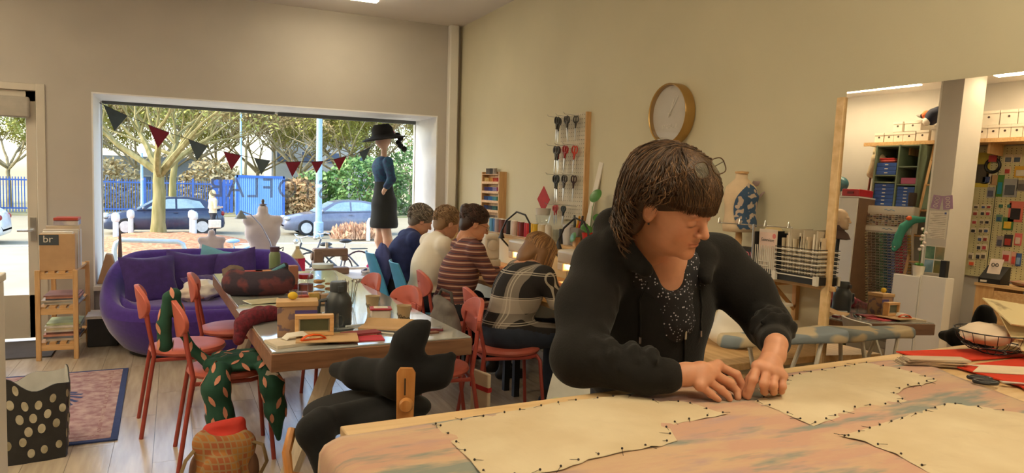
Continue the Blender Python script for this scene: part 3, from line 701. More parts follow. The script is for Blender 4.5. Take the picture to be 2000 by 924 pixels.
def mags(z, n, y, label, dz=.012, w=.23):
    for i in range(n):
        c_ = magc[(i*3+int(z*50)) % 10]
        tag(MB().bb(-w/2,w/2,-.15,.15,0,dz-.001).build('magazine', mat('mag_%d' % ((i*3+int(z*50)) % 10), c_, .45, var=.2, scale=8), None, (SX+random.uniform(-.012,.02), y+random.uniform(-.02,.02), z+i*dz), (0,0,R(random.uniform(-5,5)))), (ORD[i]+' magazine from the bottom in the '+label.split('in the ',1)[1]) if i < n-1 else 'topmost magazine in the '+label.split('in the ',1)[1], 'magazine', label.replace('magazine in the', 'magazines in the'))
mags(.417, 6, SY-.12, 'magazine in the stack on the middle tier of the pine shelf', .013); mags(.137, 8, SY-.12, 'magazine in the stack on the lowest tier of the pine shelf', .017)
t2 = thing('storage_crate', 'dark crate with folded papers beside the pine shelf', 'crate', (-.55, 6.98, 0))
MB().bb(-.11,.11,-.16,.16,0,.24).build('crate_body', mat('crate_dark', (52,52,54), .7), t2, bevel=.01); MB().bb(-.12,.12,-.17,.17,.24,.262).build('folded_paper', m_paperw, t2)
tag(crumple('cloth_sack', '', '', (-.42, 7.02, 0), (.12,.12,.17), mat('linen_sack', (176,160,140), .9, var=.08), 3, amp=.12), 'beige cloth sack standing between shelf and sofa', 'sack')

# ---- rugs, mat, shopper bag, white cabinet end at the left edge
m_rug = mat('rug_weave', (150,112,118), .95, col2=(186,160,158), scale=18, bump=.3, bscale=120); nn, ll, pp = nodes_of(m_rug)
m_rugn = mat('rug_navy', (50,66,116), .95, bump=.3, bscale=120); m_rugp = mat('rug_pattern', (84,92,140), .95, col2=(150,112,118), scale=26, ramp=(.44,.5), detail=2); m_rugc = mat('rug_cream', (176,150,146), .95, col2=(152,112,116), scale=40, ramp=(.45,.55))
t2 = thing('patterned_rug', 'faded pink oriental rug with a navy edge on the floor', 'rug', (-.82, 5.16, .001), R(1))
MB().bb(-.52,.52,-.81,.81,0,.008).build('navy_border', m_rugn, t2); MB().bb(-.485,.485,-.775,.775,.008,.0095).build('pink_band', m_rug, t2)
MB().bb(-.43,.43,-.72,.72,.0095,.0102).build('cream_stripe', m_rugc, t2); MB().bb(-.41,.41,-.70,.70,.0102,.0108).build('inner_band', m_rug, t2)
ml = MB(); 
for k in range(40):
    a = 2*PI*k/40; ml.tube([(.26*math.cos(a)*(1+.12*math.sin(6*a)), .50*math.sin(a)*(1+.08*math.sin(8*a)), .0112), (.2*math.cos(a+.2), .42*math.sin(a+.2), .0112)], .014, 4, flat=.05)
for k in range(60):
    a = random.random()*2*PI; r = random.random()*.9; x, y = .26*r*math.cos(a), .5*r*math.sin(a); b = random.random()*PI; ml.tube([(x,y,.0112),(x+.04*math.cos(b),y+.04*math.sin(b),.0112)], .009, 4, flat=.08)
ml.build('medallion', m_rugn, t2)
tag(MB().bb(-1.95,-.88,6.55,7.2,.0005,.012).build('door_mat', mat('mat_grey', (84,80,80), .95, bump=.5, bscale=150)), 'dark grey entrance mat in front of the door', 'door mat')
m_bagd = mat('shopper_dark', (38,38,40), .6, var=.12, scale=30); m_dot = mat('shopper_dot', (196,190,170), .7, col2=(150,140,112), scale=14); m_lin = mat('shopper_lining', (206,204,198), .5)
t2 = thing('shopper_bag', 'large charcoal shopping bag with pale dots, standing open', 'bag', (-.66, 4.28, 0), R(8))
def bagf(u, v):
    a = 2*PI*u; ca, sa = math.cos(a), math.sin(a); k = 1/max(abs(ca), abs(sa))**.82
    z = .40*v; w_ = 1+.04*math.sin(5*a+3*v)*v+.02*math.sin(9*a)
    zz = z+(.03*math.sin(2*a+.6)+.018*math.sin(5*a))*v*v
    return (.155*ca*k*w_*(.96+.08*v), .125*sa*k*w_*(.96+.08*v), zz)
n, k_ = 48, 12; mb = MB(); vs_ = [bagf(i/n, j/k_) for i in range(n) for j in range(k_+1)]; inn = [(x*.96, y*.96, z if j else z) for i in range(n) for j in range(k_+1) for x, y, z in [bagf(i/n, j/k_)]]
fs = [(i*13+j, ((i+1) % n)*13+j, ((i+1) % n)*13+j+1, i*13+j+1) for i in range(n) for j in range(k_)]
mb.add(vs_, fs, 0); mb.add(inn, [f[::-1] for f in fs], 1); mb.add([bagf(i/n, 0) for i in range(n)], [tuple(range(n-1,-1,-1))], 0)
mb.f += [(i*13+12, ((i+1) % n)*13+12, n*13+((i+1) % n)*13+12, n*13+i*13+12) for i in range(n)]; mb.m += [0]*n
mb.build('bag_body', [m_bagd, m_lin], t2, ang=60)
for k in range(78):
    u = (k*.618) % 1; v = .1+.82*((k*.37) % 1); p = Vector(bagf(u, v)); q = Vector(bagf(u+.004, v)); tdir = (q-p).normalized(); out = tdir.cross(Vector((0,0,1))).normalized(); s_ = .016+.006*((k*.77) % 1)
    poly = [p+out*.002+tdir*(s_*.8*math.cos(2*PI*i/14))+Vector((0,0,s_*1.15*math.sin(2*PI*i/14))) for i in range(14)]
    MB().add(poly+[x+out*.0015 for x in poly], [tuple(range(14,28)), tuple(range(13,-1,-1))]+[(i,(i+1) % 14,14+(i+1) % 14,14+i) for i in range(14)]).build('dot', m_dot, t2)
t2 = thing('white_cabinet', 'white painted cabinet end at the left edge of the picture', 'cabinet', (-.72, 2.1, 0), R(0))
MB().bb(-.3,.296,-.26,.26,0,1.15).build('carcass', m_white, t2, bevel=.003); MB().bb(-.305,.30,-.27,.27,1.15,1.172).build('top', m_white, t2, bevel=.003)
# ================================================================ cutting table with cloth and patterns
ZT = .94
t_ = thing('cutting_table', 'pale wooden cutting table in the foreground with cloth on it', 'table', (0,0,0))
TR = Matrix.Translation((.31,1.468,0)) @ Matrix.Rotation(R(2.2),4,'Z')
MB().bb(0,2.2,-1.0,0,ZT-.045,ZT,T=TR).build('tabletop', m_birch, t_, bevel=.003)
for x in (.12, 2.08):
    for y in (-.92, -.1): MB().bb(x-.035,x+.035,y-.035,y+.035,0,ZT-.045,T=TR).build('leg', m_pine, t_, bevel=.003)
MB().bb(.12,2.08,-.12,-.08,ZT-.16,ZT-.045,T=TR).build('apron', m_pinex, t_)
# printed cloth
m_cloth = mat('ikat_cloth', (204,158,120), .9, bump=.05, bscale=300, sheen=.2)
nn, ll, pp = nodes_of(m_cloth)
def tone(scale, stretch, lo, hi, a, b, off):
    tc = nn.new('ShaderNodeTexCoord'); mp = nn.new('ShaderNodeMapping'); mp.inputs['Scale'].default_value = stretch; mp.inputs['Location'].default_value = off; mp.inputs['Rotation'].default_value = (0,0,R(24))
    nz = nn.new('ShaderNodeTexNoise'); nz.inputs['Scale'].default_value = scale; nz.inputs['Detail'].default_value = 4; nz.inputs['Roughness'].default_value = .6
    cr = nn.new('ShaderNodeValToRGB'); cr.color_ramp.elements[0].position = lo; cr.color_ramp.elements[1].position = hi; cr.color_ramp.elements[0].color = (0,0,0,1); cr.color_ramp.elements[1].color = (1,1,1,1)
    ll.new(tc.outputs['Object'], mp.inputs[0]); ll.new(mp.outputs[0], nz.inputs['Vector']); ll.new(nz.outputs[0], cr.inputs[0]); return cr.outputs[0]
def mixc(fac, a, b):
    mx = nn.new('ShaderNodeMix'); mx.data_type = 'RGBA'; ll.new(fac, mx.inputs[0])
    for s_, v in ((6, a), (7, b)):
        if isinstance(v, tuple): mx.inputs[s_].default_value = (*lin(v), 1)
        else: ll.new(v, mx.inputs[s_])
    return mx.outputs[2]
f1 = tone(7, (.6,1.7,1), .42, .56, 0, 0, (0,0,0)); f2 = tone(6, (.55,2.2,1), .52, .62, 0, 0, (5,2,0)); f3 = tone(8, (.6,1.8,1), .52, .68, 0, 0, (9,7,0))
ll.new(mixc(f2, mixc(f3, mixc(f1, (202,170,138), (196,154,132)), (178,148,144)), (134,140,132)), pp.inputs['Base Color'])
def clothf(u, v):
    yfar = float(np.interp(u, [0,.19,.287,.53,.93,1], [1.37,1.386,1.401,1.442,1.463,1.462]))
    y = .48+(yfar-.48)*v
    right = 1.70+.34*min(1, max(0, (y-.5)/.85)) if y < 1.35 else 2.04-.05*(y-1.35)/.11
    s_ = u*(right-.285+.42)-.42
    if s_ > 0: x, z = .285+s_, ZT+.0018
    elif s_ > -.05: a = -s_/.05*PI/2; x, z = .285-.03*math.sin(a), ZT+.0018-.03*(1-math.cos(a))
    else: x, z = .255-.006*math.sin(v*17)*(-s_), ZT-.0282+(s_+.05)
    if s_ > 0: z += .0022*(1+mnoise.noise((x*6, y*9, 2)))+.0012*(1+math.sin(x*3+y*14))
    else: x -= .012*math.sin(v*13)*min(1, -s_*4)+.01*min(1,-s_*4)
    if v < .12 : z = z
    return (x, y, z)
tag(MB().sheet(clothf, 120, 60, .0014).build('printed_cloth', m_cloth, ang=180), 'peach and teal ikat printed cloth spread over the cutting table', 'cloth')
m_patt = mat('pattern_paper', (218,202,170), .85, col2=(204,184,150), scale=5, bump=.6, bscale=11)
PA = [(0.49,1.391),(0.627,1.406),(0.824,1.436),(0.995,1.43),(1.043,1.356),(1.102,1.334),(1.109,1.278),(1.129,1.224),(1.089,1.22),(1.023,1.215),(0.952,1.207),(0.931,1.168),(0.911,1.125),(0.862,1.114),(0.78,1.117),(0.693,1.105),(0.626,1.083),(0.476,1.081),(0.485,1.16),(0.486,1.253)]
PB = [(1.261,1.276),(1.42,1.357),(1.541,1.43),(1.665,1.444),(1.878,1.463),(1.916,1.356),(1.896,1.25),(1.808,1.233),(1.741,1.232),(1.66,1.198),(1.626,1.143),(1.556,1.134),(1.469,1.15),(1.363,1.118),(1.255,1.093),(1.25,1.131),(1.262,1.202)]
PC = [(1.257,1.025),(1.369,1.043),(1.494,1.062),(1.711,1.099),(1.768,1.035),(1.84,0.93),(1.702,0.728),(1.335,0.72),(1.244,0.779),(1.248,0.83),(1.271,0.909),(1.275,0.981)]
def inside(p, poly):
    c_ = False; j = len(poly)-1
    for i in range(len(poly)):
        a, b = poly[i], poly[j]
        if (a[1] > p[1]) != (b[1] > p[1]) and p[0] < (b[0]-a[0])*(p[1]-a[1])/(b[1]-a[1])+a[0]: c_ = not c_
        j = i
    return c_
def paper(poly, label, seed):
    """pinned pattern sheet: constrained fill of the outline with interior points, gently creased"""
    from mathutils.geometry import delaunay_2d_cdt
    out = []
    for i in range(len(poly)):
        a, b = Vector(poly[i]), Vector(poly[(i+1) % len(poly)]); k = max(1, int((b-a).length/.02))
        out += [a.lerp(b, q/k)+Vector((random.uniform(-.0015,.0015), random.uniform(-.0015,.0015))) for q in range(k)]
    n0 = len(out); ins = []
    x0, x1 = min(p[0] for p in poly), max(p[0] for p in poly); y0, y1 = min(p[1] for p in poly), max(p[1] for p in poly)
    y = y0+.01
    while y < y1:
        x = x0+.01
        while x < x1:
            if inside((x, y), poly) and min((Vector((x,y))-q).length for q in out[:n0:2]) > .012: ins.append(Vector((x+random.uniform(-.004,.004), y+random.uniform(-.004,.004))))
            x += .02
        y += .02
    vs2, es, fs2, *_ = delaunay_2d_cdt(out+ins, [], [list(range(n0))], 1, 1e-5)
    cx, cy = (x0+x1)/2, (y0+y1)/2
    def z(p):
        e = min((p-q).length for q in out[::3]); k = min(1, e/.05)
        fold = .007*math.exp(-((p.x-cx+.25*(p.y-cy))/.008)**2)+.006*math.exp(-((p.y-cy)/.007)**2)
        return ZT+.0066+k*(.003*(1+mnoise.noise((p.x*7+seed, p.y*7, 0)))+.0015*mnoise.noise((p.x*23, p.y*23, seed))+fold)
    mb = MB(); k = len(vs2); mb.add([(p.x, p.y, z(p)) for p in vs2]+[(p.x, p.y, z(p)-.0006) for p in vs2], [tuple(f) for f in fs2]+[tuple(i+k for i in f[::-1]) for f in fs2])
    return tag(mb.build('pattern_sheet', m_patt, ang=180), label, 'paper pattern', 'pattern sheets pinned to the cloth')
paper(PA, 'large cream paper pattern pinned at the left, closest to the table end', 1)
paper(PB, 'cream paper pattern pinned in the middle, under the sewing hands', 4)
paper(PC, 'cream paper pattern at the right front corner of the cloth', 9)
m_pinh = mat('pin_head', (40,30,26), .3); 
pmh = MB().ell((0,0,.003),(.0024,.0024,.0024),10,6).tube([(0,0,.003),(.022,.004,-.001)], .0005, 4).mesh('pin', m_pinh)
for nm, poly, ex in (('left', PA, ()), ('middle', PB, ()), ('right front', PC, ())):
    acc = 0.; 
    for i in range(len(poly)):
        a, b = Vector(poly[i]), Vector(poly[(i+1) % len(poly)]); L = (b-a).length; d_ = (b-a)/L; nrm = Vector((-d_.y, d_.x))
        while acc < L:
            p = a+d_*acc; q = p+nrm*.007
            if not inside(q, poly): q = p-nrm*.007
            o = tag(obj('dressmaking_pin', pmh, None, (q.x, q.y, ZT+.0075), (0, R(random.uniform(-6,6)), random.uniform(0,6.28))), 'black headed pin along the edge of the %s pattern sheet' % nm, 'pin', 'pins along the %s pattern' % nm)
            acc += random.uniform(.040,.060)
        acc -= L
# sewing thread from the hands
tag(MB().tube([(1.331,1.338,ZT+.016),(1.325,1.322,ZT+.012),(1.335,1.305,ZT+.013),(1.365,1.298,ZT+.012)], .0008, 5).build('sewing_thread', m_paperw), 'loose white thread trailing from the sewing hand', 'thread')
# red felt, scraps, scissors, bowl on the right
m_felt = mat('felt_red', (206,56,26), .95, var=.06, scale=20, bump=.1, bscale=200)
def slab(name, poly, z, h, m_, label, cat, group=None): return tag(MB().prism(poly, z, z+h).build(name, m_, ang=30), label, cat, group)
slab('felt_sheet', [(2.112,1.392),(2.50,1.352),(2.50,1.462),(2.12,1.541)], ZT+.003, .004, m_felt, 'orange red felt sheet at the far back of the cutting table', 'felt', 'red felt sheets')
slab('felt_sheet', [(1.95,1.0),(2.06,1.13),(2.10,1.33),(2.46,1.33),(2.46,1.0)], ZT+.006, .004, m_felt, 'orange red felt sheet at the right front under the torn scrap', 'felt', 'red felt sheets')
slab('paper_scrap', [(2.075,1.265),(2.16,1.30),(2.14,1.33),(2.20,1.30),(2.30,1.24),(2.40,1.25),(2.42,1.21),(2.25,1.20),(2.20,1.185),(2.12,1.235)], ZT+.011, .002, mat('paper_torn', (222,204,176), .85, bump=.3), 'torn cream paper scrap lying on the red felt', 'paper scrap')
for i in range(7):
    tag(MB().bb(-.09,.09,-.025,.025,0,.003).build('swatch', mat('swatch_%d' % (i % 3), [(196,176,150),(176,156,136),(206,190,166)][i % 3], .9), None, (2.05+.002*i, 1.385-.003*i, ZT+.007+.0032*i), (0,0,R(-28+random.uniform(-5,5)))), ORD[i]+' fabric swatch from the bottom of the pile by the red felt', 'swatch', 'pile of fabric swatches')
t2 = thing('fabric_scissors', 'dark handled scissors half under the cloth edge', 'scissors', (2.03,1.16,ZT+.012), R(-40))
MB().prism([(0,-.008),(.14,-.003),(.145,0),(.14,.004),(0,.012)],0,.003).build('blade', m_chrome, t2)
for sg in (-1,1): MB().tube([(-.045+.028*math.cos(a*PI/8), sg*.022+.016*math.sin(a*PI/8), .003) for a in range(16)], .005, 6, closed=True).build('handle_loop', m_black, t2)
t2 = thing('wire_bowl', 'black wire bowl at the right end of the cutting table', 'bowl', (2.41,1.41,ZT+.008)); t2.scale = (.74,.74,.74); wm = MB()
for k in range(20):
    a = 2*PI*k/20; wm.tube([(.05*math.cos(a),.05*math.sin(a),.004),(.1*math.cos(a),.1*math.sin(a),.02),(.14*math.cos(a),.14*math.sin(a),.06),(.155*math.cos(a),.155*math.sin(a),.10)], .0016, 4)
wm.build('wires', m_black, t2)
for r_, z_ in ((.05,.004),(.12,.037),(.155,.10)): MB().tube([(r_*math.cos(2*PI*k/28), r_*math.sin(2*PI*k/28), z_) for k in range(28)], .0028, 6, closed=True).build('ring', m_black, t2)
tag(crumple('folded_cloth', '', '', (2.39,1.42,ZT+.035), (.085,.075,.035), mat('cream_cloth', (222,202,178), .9), 12, amp=.15), 'cream folded cloth heaped in the wire bowl', 'cloth')
m_env = mat('pattern_envelope', (210,192,146), .7, col2=(150,130,96), scale=14, ramp=(.56,.66)); 
for i, (dx, dy, dz, rx, rz_) in enumerate(((.0,-.05,.12,24,-20),(.03,-.09,.085,34,-30),(.05,-.12,.06,44,-24))):
    tag(MB().bb(-.10,.10,-.075,.075,-.002,.002).build('pattern_envelope', m_env, None, (2.46+dx*.6,1.38+dy*.6,ZT+.02+dz), (R(rx),R(8),R(rz_))), ['creased pattern envelope on top of the wire bowl','creased pattern envelope in the middle of the wire bowl','creased pattern envelope lowest on the wire bowl side'][i], 'envelope', 'envelopes on the wire bowl')

# ---- black saddle chair with a wooden back support
m_blk = mat('wool_black', (15,16,19), .95, var=.15, scale=60, bump=.1, bscale=300, sheen=.05); m_beech = wood('beech', (186,120,58), (206,146,84), 'z', .4, 5.)
t_ = thing('saddle_chair', 'black upholstered saddle chair with a wooden back plate and knob', 'chair', (0,0,0))
V, Q = sdf_mesh(chain([(.575,2.80,.705),(.635,2.68,.715),(.745,2.49,.735),(.86,2.43,.765),(.915,2.43,.815)], [.03,.058,.075,.058,.02], .03)+chain([(.75,2.49,.77),(.765,2.47,.87),(.80,2.46,.915),(.835,2.46,.94)], [.07,.052,.034,.008], .04), .008); obj('backrest', body_mesh('backrest', [(V,Q)], [m_blk]), t_)
V, Q = sdf_mesh([elli((.66,2.62,.595),(.24,.20,.05),.03), cone((.82,2.60,.60),(.52,2.50,.61),.04,.05,.03), cone((.46,2.46,.61),(.42,2.42,.60),.06,.055,.03), cone((.43,2.42,.60),(.455,2.36,.50),.055,.045,.03)], .008); obj('seat', body_mesh('seat', [(V,Q)], [m_blk]), t_)
bp = MB(); bp.prism([(-.03,-.115),(.028,-.115),(.033,.09),(.022,.108),(-.022,.108),(-.033,.09)], -.009, .009, T=Matrix.Translation((.735,2.395,.69)) @ Matrix.Rotation(R(-20),4,'Z') @ Matrix.Rotation(R(84),4,'X')); bp.build('back_plate', m_beech, t_, bevel=.003)
MB().lathe([(.024,0),(.026,.012),(.02,.026),(0,.028)], 18, T=Matrix.Translation((.732,2.375,.675)) @ Matrix.Rotation(R(-20),4,'Z') @ Matrix.Rotation(R(90),4,'X')).build('knob', m_beech, t_)
MB().bb(-.002,.002,-.002,.002,-.03,.03,T=Matrix.Translation((.728,2.382,.735))).build('slot', m_black, t_)
MB().tube([(.735,2.41,.60),(.72,2.46,.53),(.66,2.6,.5)], .022, 8).build('support_arm', m_beech, t_)
MB().tube([(.66,2.62,.55),(.66,2.62,.08)], .03, 12).build('column', m_black, t_)
for k in range(5):
    a = 2*PI*k/5+.4; MB().tube([(.66,2.62,.09),(.66+.16*math.cos(a),2.62+.16*math.sin(a),.07),(.66+.30*math.cos(a),2.62+.30*math.sin(a),.03)], [.026,.022,.018], 8).build('leg', m_beech, t_)
MB().tube([(.36,2.47,.60),(.335,2.42,.54),(.34,2.40,.47),(.40,2.45,.43)], .016, 8).build('foot_ring', m_beech, t_)

# ---- desks along the right wall
m_deskt = wood('desk_pine', (196,156,104), (220,184,134), 'y', .45, 5.)
for y0, y1, lab in ((2.25,3.22,'wall desk with the overlock machine, behind the standing person'),(3.26,4.42,'wall desk where the person in black plaid sews'),(4.46,5.36,'wall desk where the person in stripes sews'),(5.40,6.9,'long wall desk in the window corner')):
    t2 = thing('sewing_desk', lab, 'desk', (2.43,(y0+y1)/2,0), group='sewing desks along the wall'); h = (y1-y0)/2
    MB().bb(-.36,.325,-h,h,.705,.735).build('desktop', m_deskt, t2, bevel=.003)
    for x in (-.31,.28):
        for y in (-h+.06,h-.06): MB().bb(x-.02,x+.02,y-.02,y+.02,0,.705).build('leg', m_black, t2)
# sewing machines
m_mach = mat('machine_white', (228,220,204), .35, var=.02)
def machine(name, label, loc, rz, m_, s=1.0, group=None, bulb=0.):
    t2 = thing(name, label, 'sewing machine', loc, rz, group); t2.scale = (s,s,s)   # arm along local x, needle end at -x
    MB().bb(-.20,.20,-.085,.085,0,.075).build('bed', m_, t2, bevel=.012); MB().bb(.09,.20,-.07,.07,.075,.27).build('pillar', m_, t2, bevel=.015)
    MB().bb(-.19,.20,-.065,.065,.20,.295).build('arm', m_, t2, bevel=.02); MB().bb(-.19,-.12,-.06,.06,.15,.21).build('head', m_, t2, bevel=.012)
    MB().tube([(-.155,0,.16),(-.155,0,.08)], .004, 6).build('needle_bar', m_chrome, t2); MB().bb(-.17,-.14,-.02,.02,.076,.08).build('needle_plate', m_chrome, t2)
    MB().lathe([(.045,0),(.045,.02),(.03,.025)], 20, T=Matrix.Translation((.20,0,.20)) @ Matrix.Rotation(R(90),4,'Y')).build('hand_wheel', m_, t2)
    MB().lathe([(.024,0),(.024,.012),(.018,.016)], 18, T=Matrix.Translation((.145,-.07,.165)) @ Matrix.Rotation(R(90),4,'X')).build('stitch_dial', m_chrome, t2)
    MB().tube([(.05,.02,.295),(.05,.02,.37)], .003, 6).build('spool_pin', m_chrome, t2); MB().lathe([(.017,0),(.017,.06)], 12, (.05,.02,.3)).build('thread_spool', m_paperw, t2)
    if bulb:
        MB().ell((-.1,0,.193),(.03,.02,.012)).build('lamp', m_bulb, t2)
    return t2
m_bulb = mat('machine_bulb', (255,220,150), .4, emit=60., emitcol=(255,196,110))
machine('sewing_machine', 'white sewing machine in front of the person in black plaid', (2.40,4.03,.735), R(-88), m_mach, group='sewing machines on the desks', bulb=1)
machine('sewing_machine', 'white sewing machine with a lit lamp before the person in stripes', (2.42,4.86,.735), R(-88), m_mach, group='sewing machines on the desks', bulb=1)
machine('sewing_machine', 'white sewing machine before the person in the cream blouse', (2.45,5.78,.735), R(-88), m_mach, group='sewing machines on the desks', bulb=1)
machine('antique_sewing_machine', 'brown sewing machine standing on the window sill', (1.50,7.66,WZ0), R(180), mat('machine_brown', (128,104,86), .55), .92)
# overlock with two cones and a thread stand
t2 = thing('overlock_machine', 'white overlock machine with a tall thread stand behind the standing person', 'overlock', (2.33,2.52,.735), R(-80))
V, Q = sdf_mesh([elli((0,0,.06),(.13,.10,.065),.03), elli((.02,0,.13),(.10,.08,.07),.04)], .008); obj('casing', body_mesh('casing', [(V,Q)], [m_mach]), t2)
MB().tube([(.0,.12,.1),(.0,.12,.565)], .005, 8).build('thread_rod', m_chrome, t2); MB().tube([(-.2,.12,.56),(.2,.12,.56)], .003, 6).build('cross_bar', m_chrome, t2)
for k in (-.19,-.07,.07,.19): MB().tube([(k,.12,.56),(k,.105,.585),(k,.10,.56)], .002, 5).build('thread_eye', m_chrome, t2)
MB().bb(-.18,.18,.07,.19,.20,.212).build('cone_plate', m_mach, t2)
cn = MB().lathe([(.012,0),(.036,0),(.037,.008),(.022,.105),(.010,.107)], 20).mesh('thread_cone', m_paperw)
for k, lab in ((-.03,'white thread cone on the left of the overlock stand'),(.07,'white thread cone on the right of the overlock stand')):
    p = t2.matrix_basis @ Vector((k,.12,.212)); tag(obj('thread_cone', cn, None, p), lab, 'thread cone', 'cones on the overlock stand')

# ---- left wall shelf with big spools
m_brk = mat('bracket_grey', (72,78,84), .5)
t2 = thing('wall_shelf', 'long pine wall shelf carrying big thread spools and pots', 'shelf', (XR,5.1,1.0))
MB().bb(-.21,0,-.98,1.05,-.0,.022).build('board', m_deskt, t2, bevel=.002)
for y in (.62,-.30,-.85):
    b = MB(); b.bb(-.19,0,y-.012,y+.012,-.012,0); b.bb(-.02,0,y-.012,y+.012,-.2,0); b.tube([(-.17,y,-.01),(-.01,y,-.17)], .008, 6); b.build('bracket', m_brk, t2)
ZS = 1.0225
sp_cols = [('sky blue',(96,160,206)),('mid blue',(70,120,180)),('lilac grey',(170,160,170)),('russet brown',(130,70,52)),('dark brown',(104,60,48)),('chestnut',(120,72,60)),('black',(44,40,42)),('ivory',(214,202,186)),('pale pink',(210,184,170)),('rust',(150,66,40)),('wine',(120,34,40)),('crimson',(176,30,50)),('scarlet',(190,34,40)),('golden yellow',(220,170,30)),('bright yellow',(226,184,40)),('cream',(216,196,160)),('oatmeal',(206,186,152)),('white',(222,214,202))]
sm_cache = MB()
yy = 5.98
for i, (nm, c_) in enumerate(sp_cols):
    m_ = mat('thread_'+nm.replace(' ','_'), c_, .7, bump=.15, bscale=200)
    t3 = thing('thread_spool', nm+' big thread spool on the wall shelf', 'spool', (2.62+.012*(i % 2), yy, ZS), group='big spools on the wall shelf')
    MB().lathe([(.024,.004),(.025,.012),(.025,.115),(.022,.122)], 14).build('thread_winding', m_, t3); MB().lathe([(.012,0),(.026,0),(.026,.004),(.012,.005),(.012,.12),(.02,.122),(.02,.127),(.008,.130)], 14).build('core', m_paperw, t3)
    yy -= .062 if i != 8 else .075
# clear tubs with a red napkin, pots on the shelf
t3 = thing('clear_tub', 'stack of clear tubs with a red napkin on the spools', 'tub', (2.66,5.06,ZS+.131), R(20))
MB().lathe([(.05,0),(.062,.06),(.064,.065)], 18).build('lower_tub', m_clear, t3); MB().lathe([(.052,.066),(.062,.11),(.064,.12)], 18).build('upper_tub', mat('tub_milky', (200,196,190), .4), t3)
MB().bb(-.075,.075,-.002,.002,-.075,.075,T=Matrix.Translation((0,.0,.19)) @ Matrix.Rotation(R(70),4,'Z') @ Matrix.Rotation(R(45),4,'Y')).build('red_napkin', mat('napkin_red', (170,44,46), .8), t3)
def pot(name, label, y, r, h, m_, x=2.63): return tag(MB().lathe([(r*.85,0),(r,h*.5),(r,h),(r*.9,h),(r*.85,h*.1),(0,h*.1)], 18).build(name, m_, None, (x, y, ZS)), label, 'pot', 'pots on the wall shelf')
pot('glass_jar', 'clear jar of notions beside the white spool on the wall shelf', 4.76, .035, .10, m_clear); pot('pencil_cup', 'dark slim cup on the wall shelf', 4.68, .026, .11, m_black)
pot('white_cup', 'white tall cup with a printed label on the wall shelf', 4.60, .04, .15, mat('cup_lilac', (206,204,206), .5)); tag(MB().bb(-.02,.02,-.02,.02,0,.07).build('wooden_block', m_pine, None, (2.60,4.42,ZS)), 'little wooden block on the wall shelf', 'block')
tag(MB().bb(-.05,.05,-.06,.06,0,.13).build('pencil_box', mat('box_grey', (128,120,112), .7), None, (2.67,4.50,ZS), bevel=.006), 'grey box of tools behind the white cup', 'box')
# pliers and scissors handles sticking out of the box (each its own thing)
for i, (y, c_, lean) in enumerate(((4.53,(206,150,30),20),(4.50,(190,40,36),30),(4.47,(40,44,42),10),(4.56,(60,66,60),-8))):
    t3 = thing('hand_tool', ['yellow handled tool','red handled tool','black handled tool','dark green handled tool'][i]+' standing in the grey box', 'tool', (2.665, y, ZS+.131), rot=(R(lean), 0, 0), group='tools in the grey box')
    MB().tube([(0,0,0),(0,0,.09)], [.010,.008], 8).build('grip', mat('grip_%d' % i, c_, .5), t3); MB().tube([(0,0,-.05),(0,0,0)], .004, 6).build('shank', m_chrome, t3)
# plant in a red pot, long white rulers
m_leaf = mat('pilea_leaf', (66,120,48), .35, var=.12)
t3 = thing('round_leaf_plant', 'round leaved plant in a red and yellow pot on the wall shelf', 'plant', (2.62,4.28,ZS))
MB().lathe([(.04,0),(.052,.10),(.055,.11),(.048,.11),(.04,.02),(0,.02)], 20).build('pot', mat('pot_red', (190,40,30), .5, col2=(226,180,50), scale=10, ramp=(.58,.62)), t3); MB().lathe([(.045,.095),(0,.098)], 16).build('soil', mat('soil', (60,44,34), .95), t3)
for i, (dx, dy, dz, r) in enumerate(((-.05,.14,.07,.038),(.02,-.03,.37,.052),(-.03,.02,.15,.03),(.0,-.10,.22,.034),(-.06,-.08,.14,.03),(.02,.06,.12,.026))):
    MB().tube([(0,0,.09),(dx*.4,dy*.5,.09+(dz-.09)*.7),(dx,dy,dz)], .0022, 5).build('stalk', m_leaf, t3); MB().lathe([(0,-.001),(r*.7,.002),(r,.0),(r*.7,.004),(0,.003)], 16, T=Matrix.Translation((dx,dy,dz)) @ Matrix.Rotation(R(-70+i*9),4,'Y') @ Matrix.Rotation(R(i*13),4,'X')).build('leaf', m_leaf, t3)
tag(MB().bb(-.004,.004,-.028,.028,0,.62).build('long_ruler', m_paperw, None, (2.70,4.50,ZS+.001), (R(11),R(6),0)), 'long white ruler leaning against the wall by the pegboard', 'ruler')
tag(MB().prism([(-.06,0),(.06,0),(.02,.30)],-.002,.002,T=Matrix.Rotation(R(90),4,'Z') @ Matrix.Rotation(R(90),4,'X')).build('set_square', m_paperw, None, (2.66,4.40,ZS), (0,R(10),0)), 'white triangular ruler in front of the long ruler', 'ruler')
# desk lamps with bent black necks
def neck_lamp(label, x, y, z, dy):
    t3 = thing('gooseneck_lamp', label, 'lamp', (x,y,z), group='gooseneck lamps clamped to the shelf')
    MB().bb(-.03,.03,-.03,.03,-.035,.03).build('clamp', m_black, t3, bevel=.004)
    MB().tube([(0,0,.02),(-.005,0,.16),(-.02,dy*.18,.225),(-.05,dy*.5,.245),(-.09,dy*.85,.17),(-.11,dy,.08)], .0075, 8).build('neck', m_black, t3)
    MB().lathe([(.008,0),(.012,-.02),(.026,-.06),(.024,-.062),(.0,-.05)], 14, T=Matrix.Translation((-.11,dy,.085))).build('lamp_head', m_black, t3)
neck_lamp('black gooseneck lamp above the person in stripes', 2.53, 5.02, ZS-.03, .30); neck_lamp('black gooseneck lamp next to the round leaved plant', 2.53, 4.14, ZS-.03, .22); neck_lamp('black gooseneck lamp in the window corner, above the cream blouse', 2.56, 6.02, ZS-.03, .26)

